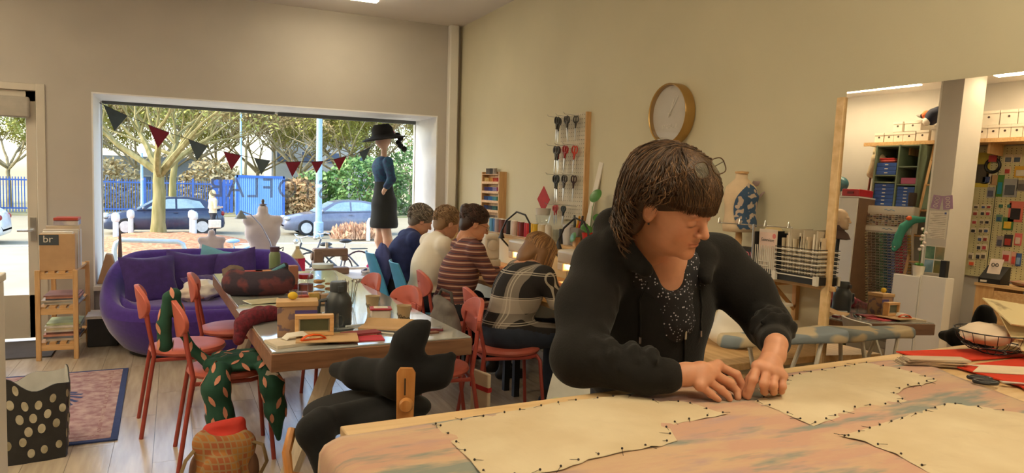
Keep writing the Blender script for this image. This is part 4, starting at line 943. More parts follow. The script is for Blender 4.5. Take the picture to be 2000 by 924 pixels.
# ---- thread rack on the wall
t2 = thing('thread_rack', 'pine wall rack with rows of small coloured thread reels', 'rack', (XR, 6.2, 1.10))
for y in (-.20,.20): MB().bb(-.075,0,y-.008,y+.008,0,.47).build('side_panel', m_pine, t2)
MB().bb(-.012,0,-.2,.2,0,.47).build('back_panel', m_pine, t2)
rows_ = [[(90,60,50),(120,104,90),(160,150,140)],[(40,60,110),(56,66,90),(60,110,110),(40,80,70)],[(40,70,130),(60,120,190),(80,150,170),(50,110,70)],[(70,50,110),(60,70,150),(150,140,190),(170,40,90)],[(220,190,120),(206,150,60),(200,80,40),(190,30,40)],[(96,90,86),(60,56,56),(150,140,130)]]
rn = ['lowest row','second row from the bottom','third row from the bottom','second row from the top','top row','loose group on the top board']
for i in range(6):
    z = .008+.088*i; MB().bb(-.075,0,-.2,.2,z-.006,z).build('ledge', m_pinex, t2)
    if i < 5: MB().bb(-.079,-.073,-.2,.2,z,z+.018).build('front_lip', m_pinex, t2)
    cols = rows_[i]; N = 11 if i < 5 else 7
    for k in range(N):
        c_ = cols[min(len(cols)-1, k*len(cols)//N)]; me = bpy.data.meshes.get('reel_%d_%d' % (i, cols.index(c_)))
        if me is None: me = MB().lathe([(.006,0),(.0145,0),(.0145,.004),(.012,.008),(.012,.046),(.0145,.05),(.0145,.054),(.006,.054)], 10).mesh('reel_%d_%d' % (i, cols.index(c_)), mat('reelthread_%d_%d' % (i, cols.index(c_)), c_, .6))
        tag(obj('thread_reel', me, None, (XR-.045, 6.2+.175-.033*k-(.03 if i == 5 else 0), 1.10+z+.0005)), '%s thread reel from left, %s of the wall rack' % (ORD[k], rn[i]), 'reel', 'reels in the %s of the wall rack' % rn[i])
# ---- pegboard with scissors on hooks
t2 = thing('pegboard', 'narrow cream pegboard with a wooden edge, hung with scissors', 'pegboard', (XR, 4.75, 1.20)); m_peg = mat('pegboard_cream', (206,198,178), .8)
MB().bb(-.035,-.025,-.19,.19,0,.80).build('panel', m_peg, t2); MB().bb(-.04,0,-.205,-.19,0,.80).build('edge_strip', m_pine, t2); MB().bb(-.025,0,.17,.19,0,.8).build('batten', m_pine, t2)
hl = MB()
for i in range(12):
    for j in range(26): hl.lathe([(.0035,0),(.0035,.0008)], 5, T=Matrix.Translation((-.0355,-.17+i*.031,.02+j*.0305)) @ Matrix.Rotation(R(-90),4,'Y'))
o = hl.build('holes', m_black, t2); o['kind'] = 'stuff'
def scissors(label, loc, rz, hcol, s=1.0, group='scissors on the pegboard'):
    t3 = thing('hanging_scissors', label, 'scissors', loc, group=group, rot=(R(rz), 0, R(8))); t3.scale = (s,s,s)
    hm = mat('scissor_%d_%d_%d' % hcol, hcol, .45)
    for sg in (-1,1):
        MB().tube([(sg*.004,sg*.020+.016*math.cos(a*PI/7), -.028+.026*math.sin(a*PI/7)) for a in range(14)], .0055, 6, closed=True).build('handle_loop', hm, t3)
        MB().tube([(sg*.004,sg*.014,-.05),(sg*.003,sg*.006,-.08),(sg*.003,0,-.10)], [.006,.0065,.005], 6).build('shank', hm, t3)
        MB().prism([(-.006,0),(.006,0),(.004,-.07),(0,-.105),(-.004,-.07)], sg*.0025-.001, sg*.0025+.001, T=Matrix.Translation((0,0,-.10)) @ Matrix.Rotation(R(90),4,'Z') @ Matrix.Rotation(R(90),4,'X') @ Matrix.Rotation(R(sg*2),4,'Z')).build('blade', m_chrome, t3)
    MB().lathe([(.004,-.005),(.004,.005)], 8, T=Matrix.Translation((0,0,-.10)) @ Matrix.Rotation(R(90),4,'Y')).build('pivot', m_chrome, t3)
    return t3
hk = MB().tube([(0,0,0),(-.13,0,.008),(-.14,0,.02)], .002, 5).mesh('hook', m_chrome)
G_, K_, RD = (52,56,54), (30,30,32), (176,34,36)
rowspec = [(1.975,[('grey',(78,76,74)),('black',K_),('charcoal',G_),('slate',(60,62,66)),('dark grey',(84,80,78)),('graphite',(66,64,62))],'top'), (1.755,[('red',RD),('black',K_),('grey',(80,78,76)),('bright red',(196,48,34)),('dark red',(150,30,34)),('coral',(200,64,44))],'second'), (1.535,[('grey',(96,92,88)),('green black',(36,50,46)),('black',K_),('slate',(60,62,66)),('brown',(74,64,58)),('black and red',(60,30,30))],'third'), (1.305,[('red',RD),('wine red',(140,30,40)),('red wire',(186,60,56)),('dark green',(36,60,52)),('black',K_)],'bottom')]
for z, L, rw in rowspec:
    for y in (.15,.02,-.1): obj('hook', hk, t2, (-.035, y, z-1.20))
    for i, (nm, c_) in enumerate(L):
        y = 4.75+.155-.052*i; x = XR-.07-.018*((i*2) % 5)
        scissors('%s handled scissors on the %s hooks of the pegboard' % (nm, rw), (x, y, z-.002), random.uniform(-7,7), c_, random.uniform(.86,1.05) if rw != 'bottom' else .72)

# ---- wall clock
t2 = thing('wall_clock', 'round wall clock with brass rim and pale grey face', 'clock', (XR, 3.56, 1.905)); m_brass = mat('brass_rim', (176,140,80), .35, metal=.55, var=.04); TC = Matrix.Rotation(R(-90),4,'Y')
MB().lathe([(.0,0),(.178,0),(.184,.006),(.184,.068),(.180,.074),(.173,.070),(.171,.045),(.171,.008)], 64, T=TC).build('rim', m_brass, t2); MB().lathe([(.1705,.040),(.1705,.044)], 64, T=TC).build('face', mat('clock_face', (206,200,190), .6, var=.02), t2)
MB().lathe([(.1715,.066),(.1715,.068)], 64, T=TC).build('glass', glass_mat('clock_glass', (1,1,1), .05), t2)
m_ink = mat('clock_ink', (232,226,214), .5)
def hand(L, w_, ang, x): MB().bb(-x-.001,-x,-w_,w_,-.02,L,T=Matrix.Rotation(R(ang),4,'X')).build('hand', m_ink, t2)
hand(.13,.0022,38,.052); hand(.095,.003,24,.049); MB().lathe([(.006,0),(.006,.012)], 12, T=Matrix.Translation((-.045,0,0)) @ TC).build('hub', m_ink, t2)
o = obj('lettering', text_mesh('STOFLAB', .033, .0004, m_ink, xs=1.15), t2, (-.0455, 0, -.075), (PI/2, 0, -PI/2))
for k in range(12): MB().bb(-.0465,-.0455,-.0012,.0012,.148,.160,T=Matrix.Rotation(R(30*k),4,'X')).build('hour_mark', m_ink, t2)

# ---- right wall shelf: bust, painted box, pattern rack
t2 = thing('bracket_shelf', 'pine wall shelf on wooden brackets beside the tall mirror', 'shelf', (XR,2.75,1.03)); MB().bb(-.20,0,-.58,.42,0,.022).build('board', m_deskt, t2, bevel=.002)
for y in (-.20,.30):
    MB().bb(-.025,0,y-.012,y+.012,-.20,0).build('bracket_upright', m_pine, t2); MB().bb(-.19,0,y-.012,y+.012,-.022,0).build('bracket_arm', m_pine, t2); MB().tube([(-.165,y,-.018),(-.014,y,-.15)], .011, 4).build('bracket_brace', m_pine, t2)
Z2 = 1.0525
t2 = thing('display_bust', 'small cream dress form on a turned wooden stand with a blue printed bib', 'dress form', (2.655,2.86,Z2), R(-8))
MB().lathe([(.065,0),(.07,.012),(.05,.02),(.02,.03),(.016,.06),(.024,.075),(.014,.09),(.018,.15),(.016,.19)], 20).build('stand', m_pine, t2)
m_canvas = mat('bust_canvas', (216,192,160), .85)
bprof = [(0,.185),(.088,.19),(.092,.22),(.082,.28),(.086,.33),(.094,.37),(.082,.42),(.05,.45),(.034,.465),(.032,.49),(0,.492)]
MB().lathe(bprof, 28, sx=1.0, sy=.72).build('torso', m_canvas, t2, ang=180); MB().lathe([(.034,.49),(.035,.50),(.0,.503)], 20).build('neck_cap', m_pinex, t2)
m_bib = mat('bib_print', (58,86,120), .8, col2=(196,176,160), scale=30, ramp=(.54,.57), detail=1)
def bibf(u, v):
    z = .205+.235*v; r = np.interp(z, [q[1] for q in bprof[1:9]], [q[0] for q in bprof[1:9]])*1.04
    half = (75*math.sin(PI*min(1,v*.9+.12))**.6)
    a = R(-90+10+half*(u*2-1)*.8)
    return (r*math.cos(a), r*.72*math.sin(a), z)
MB().sheet(bibf, 16, 14, .004).build('bib', m_bib, t2)
MB().tube([(.085,-.02,.36),(.12,-.03,.40),(.115,0,.44),(.075,.01,.44)], .016, 8, flat=.3).build('bib_loop', mat('bib_lining', (170,150,150), .8), t2)
t2 = thing('painted_box', 'black box with chalk style LOVE lettering on the shelf', 'box', (2.62,2.72,Z2)); MB().bb(-.05,.06,-.115,.115,0,.115).build('box_body', mat('chalk_black', (34,32,34), .7), t2, bevel=.003)
obj('lettering', text_mesh('LOVE', .052, .0005, mat('chalk_pink', (206,120,130), .8)), t2, (-.0512,-.03,.082), (PI/2,0,-PI/2))
for k, (y, c_) in enumerate(((.075,(150,190,150)),(.02,(206,190,160)),(-.04,(206,120,150)),(-.09,(190,170,120)))):
    m_ = mat('chalk_%d' % k, c_, .8); MB().tube([(-.0515,y+.02*math.cos(2*PI*i/12),.034+.014*math.sin(2*PI*i/12)) for i in range(12)], .0022, 4, closed=True).build('doodle', m_, t2); MB().tube([(-.0515,y-.018,.03),(-.0515,y-.006,.042),(-.0515,y,.028),(-.0515,y+.008,.042),(-.0515,y+.017,.03)], .0018, 4).build('doodle', m_, t2)
MB().tube([(-.0515,.10,.09),(-.0515,.07,.075),(-.0515,.055,.095),(-.0515,.085,.10)], .0026, 4).build('doodle', mat('chalk_9', (200,196,190), .8), t2)
tag(MB().lathe([(.0,0),(.07,0),(.075,.02),(.06,.08),(.03,.11),(0,.115)], 20).build('cloth_dome', mat('dome_cloth', (206,184,140), .9), None, (2.69,2.66,Z2+.1165)), 'pale rounded cloth dome behind the painted box', 'cushion')
tag(MB().bb(-.05,.05,-.04,.04,0,.12).build('small_box', mat('box_slate', (84,92,96), .7), None, (2.68,3.06,Z2), bevel=.004), 'slate grey box left of the small dress form', 'box')
t2 = thing('pattern_rack', 'black and white wire rack full of pattern envelopes', 'rack', (2.60,2.40,Z2), R(0)); m_wire = mat('wire_white', (214,208,196), .45)
MB().bb(-.09,.11,-.19,.19,0,.035).build('base', m_black, t2); MB().bb(.095,.11,-.19,.19,.035,.2).build('back_plate', m_black, t2); MB().bb(-.10,.09,.185,.19,.035,.21).build('end_plate', m_black, t2)
for k in range(11): MB().tube([(-.098,.06+.0118*k,.02),(-.098,.06+.0118*k,.15)], .0024, 5).build('wire', m_wire, t2)
for k in range(14):
    z = .03+.0095*k; MB().tube([(-.098,.055,z),(-.098,-.185,z),(.09,-.185,z)], .0018 if k % 3 else .003, 5).build('wire', m_wire if k % 2 == 0 else m_black, t2)
MB().tube([(-.10,.09,.055),(-.10,.15,.055),(-.10,.15,.075),(-.10,.09,.075)], .0028, 5, closed=True).build('label_holder', m_wire, t2)
for y in (.185,.05,-.185): MB().bb(-.108,-.092,y-.01,y+.01,-.001,.04).build('foot_clip', m_wire, t2)
te = thing('pattern_envelope', 'clear sleeve with a printed card at the front of the wire rack', 'envelope', (2.515,2.515,Z2+.04), R(-6)); MB().bb(-.002,.002,-.062,.062,0,.185).build('card', mat('card_cream', (222,206,190), .5), te); MB().bb(-.003,-.002,-.055,.055,.095,.17).build('print_panel', mat('card_pink', (226,196,180), .5), te)
obj('lettering', text_mesh('Genevieve', .022, .0003, m_black), te, (-.0035,0,.135), (PI/2,0,-PI/2)); MB().lathe([(.012,0),(.012,.0006)], 14, T=Matrix.Translation((-.0032,-.045,.155)) @ TC).build('pink_dot', mat('dot_pink', (214,120,116), .6), te)
for k in range(14):
    c_ = [(212,196,166),(200,180,150),(222,210,188),(190,176,152)][k % 4]
    tag(MB().bb(-.065,.07,-.0045,.0045,0,.155+.014*((k*5) % 4)).build('pattern_envelope', mat('envelope_%d' % (k % 4), c_, .7), None, (2.60,2.44-.0165*k,Z2+.036), (R(random.uniform(-5,5)),0,0)), ORD[k]+' filed envelope from the left in the wire rack', 'envelope', 'envelopes filed in the wire rack')
# ---- corner: frame, papers, bottles on the far desk
t2 = thing('picture_frame', 'black framed picture leaning in the window corner', 'picture', (2.60,7.02,1.02), rot=(R(-8),0,R(-40)))
MB().bb(-.17,.17,-.01,.01,-.12,.12).build('frame', m_black, t2, bevel=.003); MB().bb(-.145,.145,-.012,-.01,-.095,.095).build('print', mat('print_art', (190,176,170), .6, col2=(120,110,112), scale=7), t2)
t2 = thing('corner_shelf', 'low shelf in the window corner under the framed picture', 'shelf', (2.60,6.95,.735)); MB().bb(-.15,.14,-.16,.2,.13,.15).build('board', m_deskt, t2); MB().bb(-.15,-.13,-.16,.2,0,.13).build('side', m_deskt, t2); MB().bb(.12,.14,-.16,.2,0,.13).build('side', m_deskt, t2)
for k in range(9):
    tag(MB().bb(-.06,.06,-.011,.011,0,.17+.015*((k*7) % 4)).build('book', mat('cbook_%d' % (k % 5), [(206,196,186),(170,70,80),(120,150,170),(196,170,120),(90,90,100)][k % 5], .6), None, (2.57,6.96-.026*k+.1,.8862), (R(-4),0,0)), ORD[k]+' book from the left on the window corner shelf', 'book', 'books on the corner shelf')
# ================================================================ people
def skin_mat(name, col):
    m = mat(name, col, .5, var=.05, scale=30, bump=.04, bscale=220); n, l, p = nodes_of(m)
    p.inputs['Subsurface Weight'].default_value = .12; p.inputs['Subsurface Radius'].default_value = (.012,.005,.003); p.inputs['Subsurface Scale'].default_value = .6
    at = n.new('ShaderNodeAttribute'); at.attribute_name = 'tint'; mx = n.new('ShaderNodeMix'); mx.data_type = 'RGBA'; mx.blend_type = 'MULTIPLY'; mx.inputs[0].default_value = 1
    src = p.inputs['Base Color'].links[0].from_socket; l.new(src, mx.inputs[6]); l.new(at.outputs['Color'], mx.inputs[7]); l.new(mx.outputs[2], p.inputs['Base Color'])
    return m
m_skin = skin_mat('skin_warm', (206,148,116)); m_skin2 = skin_mat('skin_pale', (204,156,132))
def head_prims(ears=True):
    P = [elli((0,.015,.03),(.076,.096,.088),.02), elli((0,-.03,-.03),(.062,.060,.085),.03), elli((0,-.04,-.075),(.047,.045,.040),.03), elli((0,-.080,-.100),(.020,.015,.015),.02)]
    for s in (-1,1): P.append(elli((s*.036,-.064,-.030),(.024,.019,.026),.02))
    P += [cone((-.036,-.080,.016),(.036,-.080,.016),.013,.013,.016)]
    for s in (-1,1): P.append(elli((s*.032,-.096,.0),(.017,.012,.011),.012,op=-1))
    for s in (-1,1): P.append(elli((s*.031,-.079,-.002),(.0150,.0125,.0115),.004))
    P += [cone((0,-.086,.012),(0,-.110,-.030),.0075,.0115,.010)]
    for s in (-1,1): P.append(elli((s*.012,-.099,-.034),(.0085,.010,.007),.006))
    P += [elli((0,-.090,-.0585),(.021,.0085,.0055),.006), elli((0,-.090,-.0685),(.018,.0085,.006),.006), cone((-.022,-.0945,-.0635),(.022,-.0945,-.0635),.0016,.0016,.003,op=-1)]
    if ears:
        for s in (-1,1): P += [elli((s*.077,.012,-.008),(.009,.019,.030),.006), elli((s*.084,.008,-.006),(.004,.009,.016),.004,op=-1)]
    return P
def basis(fwd, side_hint=(0,0,1), roll=0):
    """columns: local x (face's left), y (back), z (up)"""
    f = Vector(fwd).normalized(); y = -f; x = y.cross(Vector(side_hint)).normalized(); z = x.cross(y)
    M_ = Matrix((x, y, z)).transposed().to_4x4()
    return M_ @ Matrix.Rotation(roll, 4, 'Y')
def head_tint(M_inv, lips=(.80,.58,.56)):
    Mi = np.array(M_inv)
    def f(V):
        q = V@Mi[:3,:3].T+Mi[:3,3]; c_ = np.ones((len(V),4))
        def blob(cx, cy, cz, r): return np.exp(-(((q[:,0]-cx)/r[0])**2+((q[:,1]-cy)/r[1])**2+((q[:,2]-cz)/r[2])**2))
        w_ = np.clip(blob(0,-.092,-.0635,(.020,.02,.0085))*1.5,0,1)[:,None]; c_[:,:3] *= 1-w_*(1-np.array(lips))
        for s in (-1,1):
            w_ = np.clip(blob(s*.040,-.07,-.03,(.024,.03,.022))*.6,0,1)[:,None]; c_[:,:3] *= 1-w_*(1-np.array((1.0,.80,.76)))
            w_ = np.clip(blob(s*.031,-.092,-.0105,(.0145,.012,.0028))*1.6,0,1)[:,None]; c_[:,:3] *= 1-w_*(1-np.array((.22,.17,.15)))
            w_ = np.clip(blob(s*.034,-.09,.0195,(.018,.02,.0042))*1.0,0,1)[:,None]; c_[:,:3] *= 1-w_*(1-np.array((.50,.42,.38)))
        w_ = np.clip(blob(0,-.108,-.032,(.013,.015,.012))*.5,0,1)[:,None]; c_[:,:3] *= 1-w_*(1-np.array((1.0,.80,.76)))
        return c_
    return f
def hand_prims(h, s=1.0):
    rr = {'i':(.0105,.0092,.0085,.0072),'m':(.0105,.0095,.0085,.0074),'r':(.010,.009,.0082,.007),'p':(.0092,.008,.0072,.0062)}
    P = chain(h['w'], [.026*s,.024*s,.022*s], .015)
    for k in 'imrp': P.append(cone(h['w'][-1], h[k][0], .019*s, .0125*s, .012))
    P += [cone(h['i'][0], h['m'][0], .012*s, .012*s, .008), cone(h['m'][0], h['r'][0], .012*s, .0115*s, .008), cone(h['r'][0], h['p'][0], .0115*s, .0105*s, .008)]
    for k in 'imrp':
        for i in range(3): P.append(cone(h[k][i], h[k][i+1], rr[k][i]*s, rr[k][i+1]*s, .0022))
        P.append(elli(h[k][1], (rr[k][1]*1.08*s,)*3, .004))
    P += [cone(h['w'][1], h['t'][0], .017*s, .015*s, .012)]+[cone(h['t'][i], h['t'][i+1], (.0135,.0115,.009)[i]*s, (.0115,.009)[i]*s, .005) for i in range(len(h['t'])-1)]
    return P
def strands(name, mats, parent, gen, n, r=(.0012,.0022), seed=1, sides=4):
    rng = random.Random(seed); mbs = MB()
    for i in range(n):
        pts = gen(rng)
        if pts is None: continue
        k = len(pts); r0 = rng.uniform(*r); mbs.tube(pts, [r0*(.6+.8*math.sin(PI*min(1,(j+.6)/k)))*(1 if j < k-1 else .3) for j in range(k)], sides, mi=rng.choices(range(len(mats)), [5,4,2][:len(mats)])[0])
    o = mbs.build(name, mats, parent, ang=180); o['kind'] = 'stuff'; return o

# ---------------- the standing woman
pw = thing('person', 'person in a black zip hoodie standing and hand sewing at the cutting table', 'person', (0,0,0))
Hc = Vector((1.190,1.530,1.410)); HM = Matrix.Translation(Hc) @ basis((.32,-.85,-.41), roll=-.21) @ Matrix.Scale(1.05,4); HI = HM.inverted()
Vh, Qh = sdf_mesh(head_prims()+[cone((0,.03,-.07),(.03,.07,-.16),.052,.054,.03), cone((.03,.07,-.16),(.07,.10,-.25),.056,.06,.03), cone((0,.0,-.10),(.03,.05,-.17),.035,.05,.04)], .0026, HM)
HR = {'w': [(1.082,1.371,1.001),(1.119,1.36,1.005),(1.154,1.349,1.009)], 'i': [(1.213,1.356,1.02),(1.254,1.334,0.999),(1.265,1.324,0.975),(1.262,1.321,0.953)], 'm': [(1.184,1.34,1.008),(1.226,1.324,0.983),(1.241,1.315,0.963),(1.237,1.307,0.951)], 'r': [(1.157,1.33,0.996),(1.192,1.317,0.971),(1.206,1.309,0.958),(1.208,1.304,0.951)], 'p': [(1.133,1.324,0.986),(1.159,1.315,0.965),(1.169,1.31,0.957),(1.176,1.306,0.952)], 't': [(1.165,1.379,1.000),(1.225,1.355,0.980),(1.263,1.328,0.956)]}
HL = {'w': [(1.378,1.332,1.066),(1.358,1.318,1.043),(1.332,1.304,1.026)], 'i': [(1.294,1.306,1.023),(1.269,1.293,0.995),(1.263,1.295,0.972),(1.259,1.297,0.953)], 'm': [(1.308,1.289,1.018),(1.283,1.272,0.990),(1.296,1.282,0.966),(1.315,1.297,0.960)], 'r': [(1.325,1.280,1.011),(1.304,1.262,0.986),(1.316,1.272,0.966),(1.334,1.290,0.960)], 'p': [(1.341,1.272,1.003),(1.330,1.258,0.982),(1.336,1.266,0.968),(1.348,1.284,0.960)], 't': [(1.325,1.329,1.015),(1.287,1.322,0.984),(1.260,1.305,0.956)]}
SRj, SLj, ERj, ELj = (1.10,1.72,1.235), (1.485,1.69,1.235), (.935,1.555,1.015), (1.575,1.555,1.06)
hands = [sdf_mesh(hand_prims(HR,1.1)+[cone(HR['w'][0], (1.04,1.40,1.0), .025,.03,.01)], .0022), sdf_mesh(hand_prims(HL,1.1)+[cone(HL['w'][0], (1.43,1.39,1.06), .025,.03,.01)], .0022)]
core = sdf_mesh([cone((1.27,1.70,1.22),(1.29,1.76,.92),.10,.12,.03), cone((1.26,1.68,1.25),(1.27,1.70,1.2),.07,.1,.03)]+[cone((1.27,1.72,1.2), SRj, .08,.05,.03), cone((1.27,1.72,1.2), SLj, .08,.05,.03)]+[cone(SRj,ERj,.045,.036,.02), cone(ERj,(1.05,1.39,1.0),.036,.028,.02), cone(SLj,ELj,.045,.036,.02), cone(ELj,(1.42,1.38,1.06),.036,.028,.02)]
    +[cone((1.22,1.78,.9),(1.22,1.80,.5),.095,.07,.03), cone((1.36,1.78,.9),(1.36,1.80,.5),.095,.07,.03), cone((1.22,1.80,.5),(1.22,1.82,.08),.07,.045,.03), cone((1.36,1.80,.5),(1.36,1.82,.08),.07,.045,.03), cone((1.22,1.82,.05),(1.21,1.70,.04),.045,.04,.02), cone((1.36,1.82,.05),(1.37,1.70,.04),.045,.04,.02)], .012)
obj('body', body_mesh('body', [(Vh,Qh)]+hands+[core], [m_skin, mat('jeans_dark', (40,44,56), .9)], pick=lambda c_: (c_[:,2] < .88).astype(int), cols=head_tint(HI)), pw)
m_hood = mat('hoodie_black', (15,13,12), .95, var=.25, scale=25, bump=.15, bscale=160, sheen=.08)
CU = [(1.035,1.405,1.0),(1.075,1.378,1.001)]
hood = [elli((1.29,1.715,1.10),(.195,.125,.19),.05), elli((1.29,1.76,.93),(.19,.14,.17),.05), cone((1.18,1.71,1.245),SRj,.085,.075,.04), cone((1.40,1.70,1.245),SLj,.085,.075,.04),
    cone(SRj,(1.0,1.64,1.13),.082,.075,.04), cone((1.0,1.64,1.13),ERj,.075,.066,.04), elli(ERj,(.068,.07,.065),.03), cone(ERj,CU[0],.064,.050,.03), cone(CU[0],CU[1],.048,.043,.008),
    cone(SLj,(1.545,1.62,1.15),.082,.075,.04), cone((1.545,1.62,1.15),ELj,.075,.064,.04), cone(ELj,(1.45,1.415,1.062),.060,.047,.03), cone((1.45,1.415,1.062),(1.395,1.352,1.066),.045,.039,.008)]
hood += chain([(1.36,1.585,1.20),(1.395,1.64,1.255),(1.37,1.75,1.305),(1.26,1.79,1.34),(1.15,1.745,1.335),(1.11,1.66,1.295),(1.15,1.585,1.235)], [.018,.034,.048,.056,.055,.046,.024], .02)
# sleeve folds
for a, b, n_ in ((SRj, ERj, 5), (ERj, CU[0], 4), (SLj, ELj, 4), (ELj, (1.45,1.415,1.062), 4)):
    a, b = Vector(a), Vector(b); d_ = (b-a).normalized(); sd = d_.cross(Vector((0,0,1))).normalized()
    for i in range(n_):
        c_ = a.lerp(b, (i+.7)/(n_+.3)); s1 = random.choice((-1,1)); rr_ = .066 if n_ > 4 else .056; t0 = random.uniform(-.6,1.4); fold_ = [c_+d_*(.02*q-.02)+(sd*math.cos(t0+q*.55)*s1+Vector((0,0,1))*math.sin(t0+q*.55))*rr_ for q in range(5)]
        hood += chain(fold_, [.006,.013,.015,.012,.005], .014)
hood += [cone((1.215,1.60,1.325),(1.262,1.535,1.15),.085,.045,.012,op=-1), cone((1.262,1.535,1.15),(1.288,1.535,1.085),.045,.010,.012,op=-1), cone((1.235,1.64,1.35),(1.18,1.53,1.44),.058,.07,.01,op=-1)]
Vj, Qj = sdf_mesh(hood, .0065); hj = obj('hoodie', body_mesh('hoodie', [(Vj,Qj)], [m_hood]), pw)
m_blouse = mat('blouse_print', (24,24,28), .8); nn, ll, pp = nodes_of(m_blouse)
vo = nn.new('ShaderNodeTexVoronoi'); vo.inputs['Scale'].default_value = 105; tcn = nn.new('ShaderNodeTexCoord'); ll.new(tcn.outputs['Object'], vo.inputs['Vector'])
cr = nn.new('ShaderNodeValToRGB'); cr.color_ramp.elements[0].position = .20; cr.color_ramp.elements[1].position = .26; cr.color_ramp.elements[0].color = (*lin((190,186,196)),1); cr.color_ramp.elements[1].color = (*lin((26,25,30)),1)
ll.new(vo.outputs['Distance'], cr.inputs[0]); ll.new(cr.outputs[0], pp.inputs['Base Color'])
Vb, Qb = sdf_mesh([elli((1.285,1.715,1.09),(.165,.118,.17),.05), cone((1.19,1.69,1.22),(1.37,1.68,1.22),.075,.075,.05), cone((1.262,1.63,1.17),(1.285,1.62,1.08),.05,.04,.05), cone((1.225,1.60,1.335),(1.252,1.585,1.21),.078,.045,.012,op=-1)], .006)
obj('blouse', body_mesh('blouse', [(Vb,Qb)], [m_blouse]), pw)
def yfront(V, x, z, r=.012):
    m_ = (abs(V[:,0]-x) < r) & (abs(V[:,2]-z) < r); return float(V[m_,1].min()) if m_.any() else 1.55
zp = [(1.290+.006*i, z) for i, z in enumerate((1.085,1.06,1.03,1.0,.97,.95))]
MB().tube([(x, yfront(Vj,x,z)-.002, z) for x, z in zp], .0045, 6, flat=.6).build('zipper', mat('zip_tape', (18,18,18), .6), hj)
x, z = 1.292, 1.078; y = yfront(Vj, x, z); MB().box((x,y-.006,z),(.009,.006,.016)).box((x+.003,y-.008,z-.028),(.007,.003,.036)).build('zip_slider', m_chrome, hj, bevel=.0015)
for x0, x1, zz in ((1.155,1.165,(1.20,1.14,1.08,1.04)),(1.352,1.362,(1.17,1.12,1.08,1.05))):
    y0_ = yfront(Vj,x0,zz[0]); ps = [(x0+(x1-x0)*i/3, (yfront(Vj,x0+(x1-x0)*i/3,z) if abs(yfront(Vj,x0+(x1-x0)*i/3,z)-y0_) < .05 else y0_)-.004, z) for i, z in enumerate(zz)]; MB().tube(ps, .0028, 6).build('drawstring', m_hood, hj); MB().tube([ps[-1],(ps[-1][0],ps[-1][1],ps[-1][2]-.018)], .0032, 6).build('cord_tip', m_chrome, hj)
MB().ell(HM @ Vector((-.086,-.002,-.034)), (.0028,.0028,.0028)).build('ear_stud', m_black, pw)
# hair: volume under a coat of wavy locks
m_hair = [mat('hair_dark', (60,43,31), .42, var=.15), mat('hair_mid', (84,60,41), .42, var=.15), mat('hair_gold', (116,86,58), .45, var=.15)]
hp = [elli((0,.022,.046),(.088,.108,.086),.02), elli((0,.070,-.02),(.078,.052,.08),.03)]
for s in (-1,1): hp += [cone((s*.066,.062,.02),(s*.070,.055,-.075),.030,.024,.03)]
hp += [elli((0,-.105,-.050),(.084,.100,.068),.012,op=-1)]
Vg, Qg = sdf_mesh(hp, .004, HM); hv = obj('hair', body_mesh('hair', [(Vg,Qg)], [m_hair[0]]), pw)
HC3 = Vector((0,.022,.046)); HRd = Vector((.096,.117,.096))
def surf(x, y, lift):
    """point of the hair shell above local (x,y), upper half"""
    k = max(0., 1-((x-HC3.x)/HRd.x)**2-((y-HC3.y)/HRd.y)**2); return Vector((x, y, HC3.z+HRd.z*math.sqrt(k)))*1.0+Vector((x, y-.02, .05)).normalized()*lift
def lock(rng):
    a = rng.uniform(-.24*PI, 1.24*PI)                              # sides and back
    th = rng.uniform(.0,.9); pts = []; ph = rng.uniform(0,6.28); amp = rng.uniform(.004,.011); fq = rng.uniform(9,16); lift = rng.uniform(.97,1.09)
    side = math.sin(a); end = (1.80+.42*min(1, max(0, side)*2.2)*rng.uniform(.75,1)) if side > -.15 else rng.uniform(1.45,1.72)
    for j in range(15):
        t = j/14; q = th+(end-th)*t; az = a+(.55 if math.cos(a) > 0 else -.55)*t*t*(1-max(0, side))
        d_ = Vector((math.sin(q)*math.cos(az), math.sin(q)*math.sin(az), math.cos(q)))
        p = HC3+Vector((d_.x*HRd.x, d_.y*HRd.y, d_.z*HRd.z))*lift
        if q > 1.5: p += Vector((d_.x*.02,d_.y*.02-.012,-.07))*(q-1.5)/.7
        w_ = amp*math.sin(fq*t+ph)*(.3+t)*1.6; tang = Vector((-math.sin(az), math.cos(az), 0)); p += tang*w_+d_*(amp*math.cos(fq*t*.9+ph)*(.3+t))
        pts.append(HM @ p)
    return pts
strands('hair_locks', m_hair, hv, lock, 3600, (.0008,.0016), 5)
def fringe(rng):
    """fringe swept from the parting over the brow"""
    x0, y0 = rng.uniform(-.075,.065), rng.uniform(-.03,.075); u = rng.random(); ang = -1.25+2.35*u+rng.uniform(-.08,.08)
    x1, y1 = .098*math.sin(ang), .022-.121*math.cos(ang)*1.0; z1 = .015+.038*rng.random()**1.5-.012*math.sin(ang); ph = rng.uniform(0,6.28); amp = rng.uniform(.002,.008); lift = rng.uniform(-.001,.007); pts = []
    top = surf(x0, y0, lift)
    for j in range(13):
        t = j/12; x = x0+(x1-x0)*(t**.9); y = y0+(y1-y0)*(math.sin(t*PI/2)**1.1); r = math.sqrt(max(0, 1-((x)/(HRd.x+lift))**2-((y-.022)/(HRd.y+lift))**2))
        z = HC3.z+(HRd.z+lift)*r; z = max(z, z1) if t < .8 else min(z, z1+(HC3.z+.05-z1)*(1-t)*5)
        pts.append(HM @ Vector((x+amp*math.sin(8*t+ph)*t+.012*t**3, y-.004*t*t, z)))
    return pts
strands('fringe_locks', m_hair, hv, fringe, 2600, (.0008,.0016), 8)
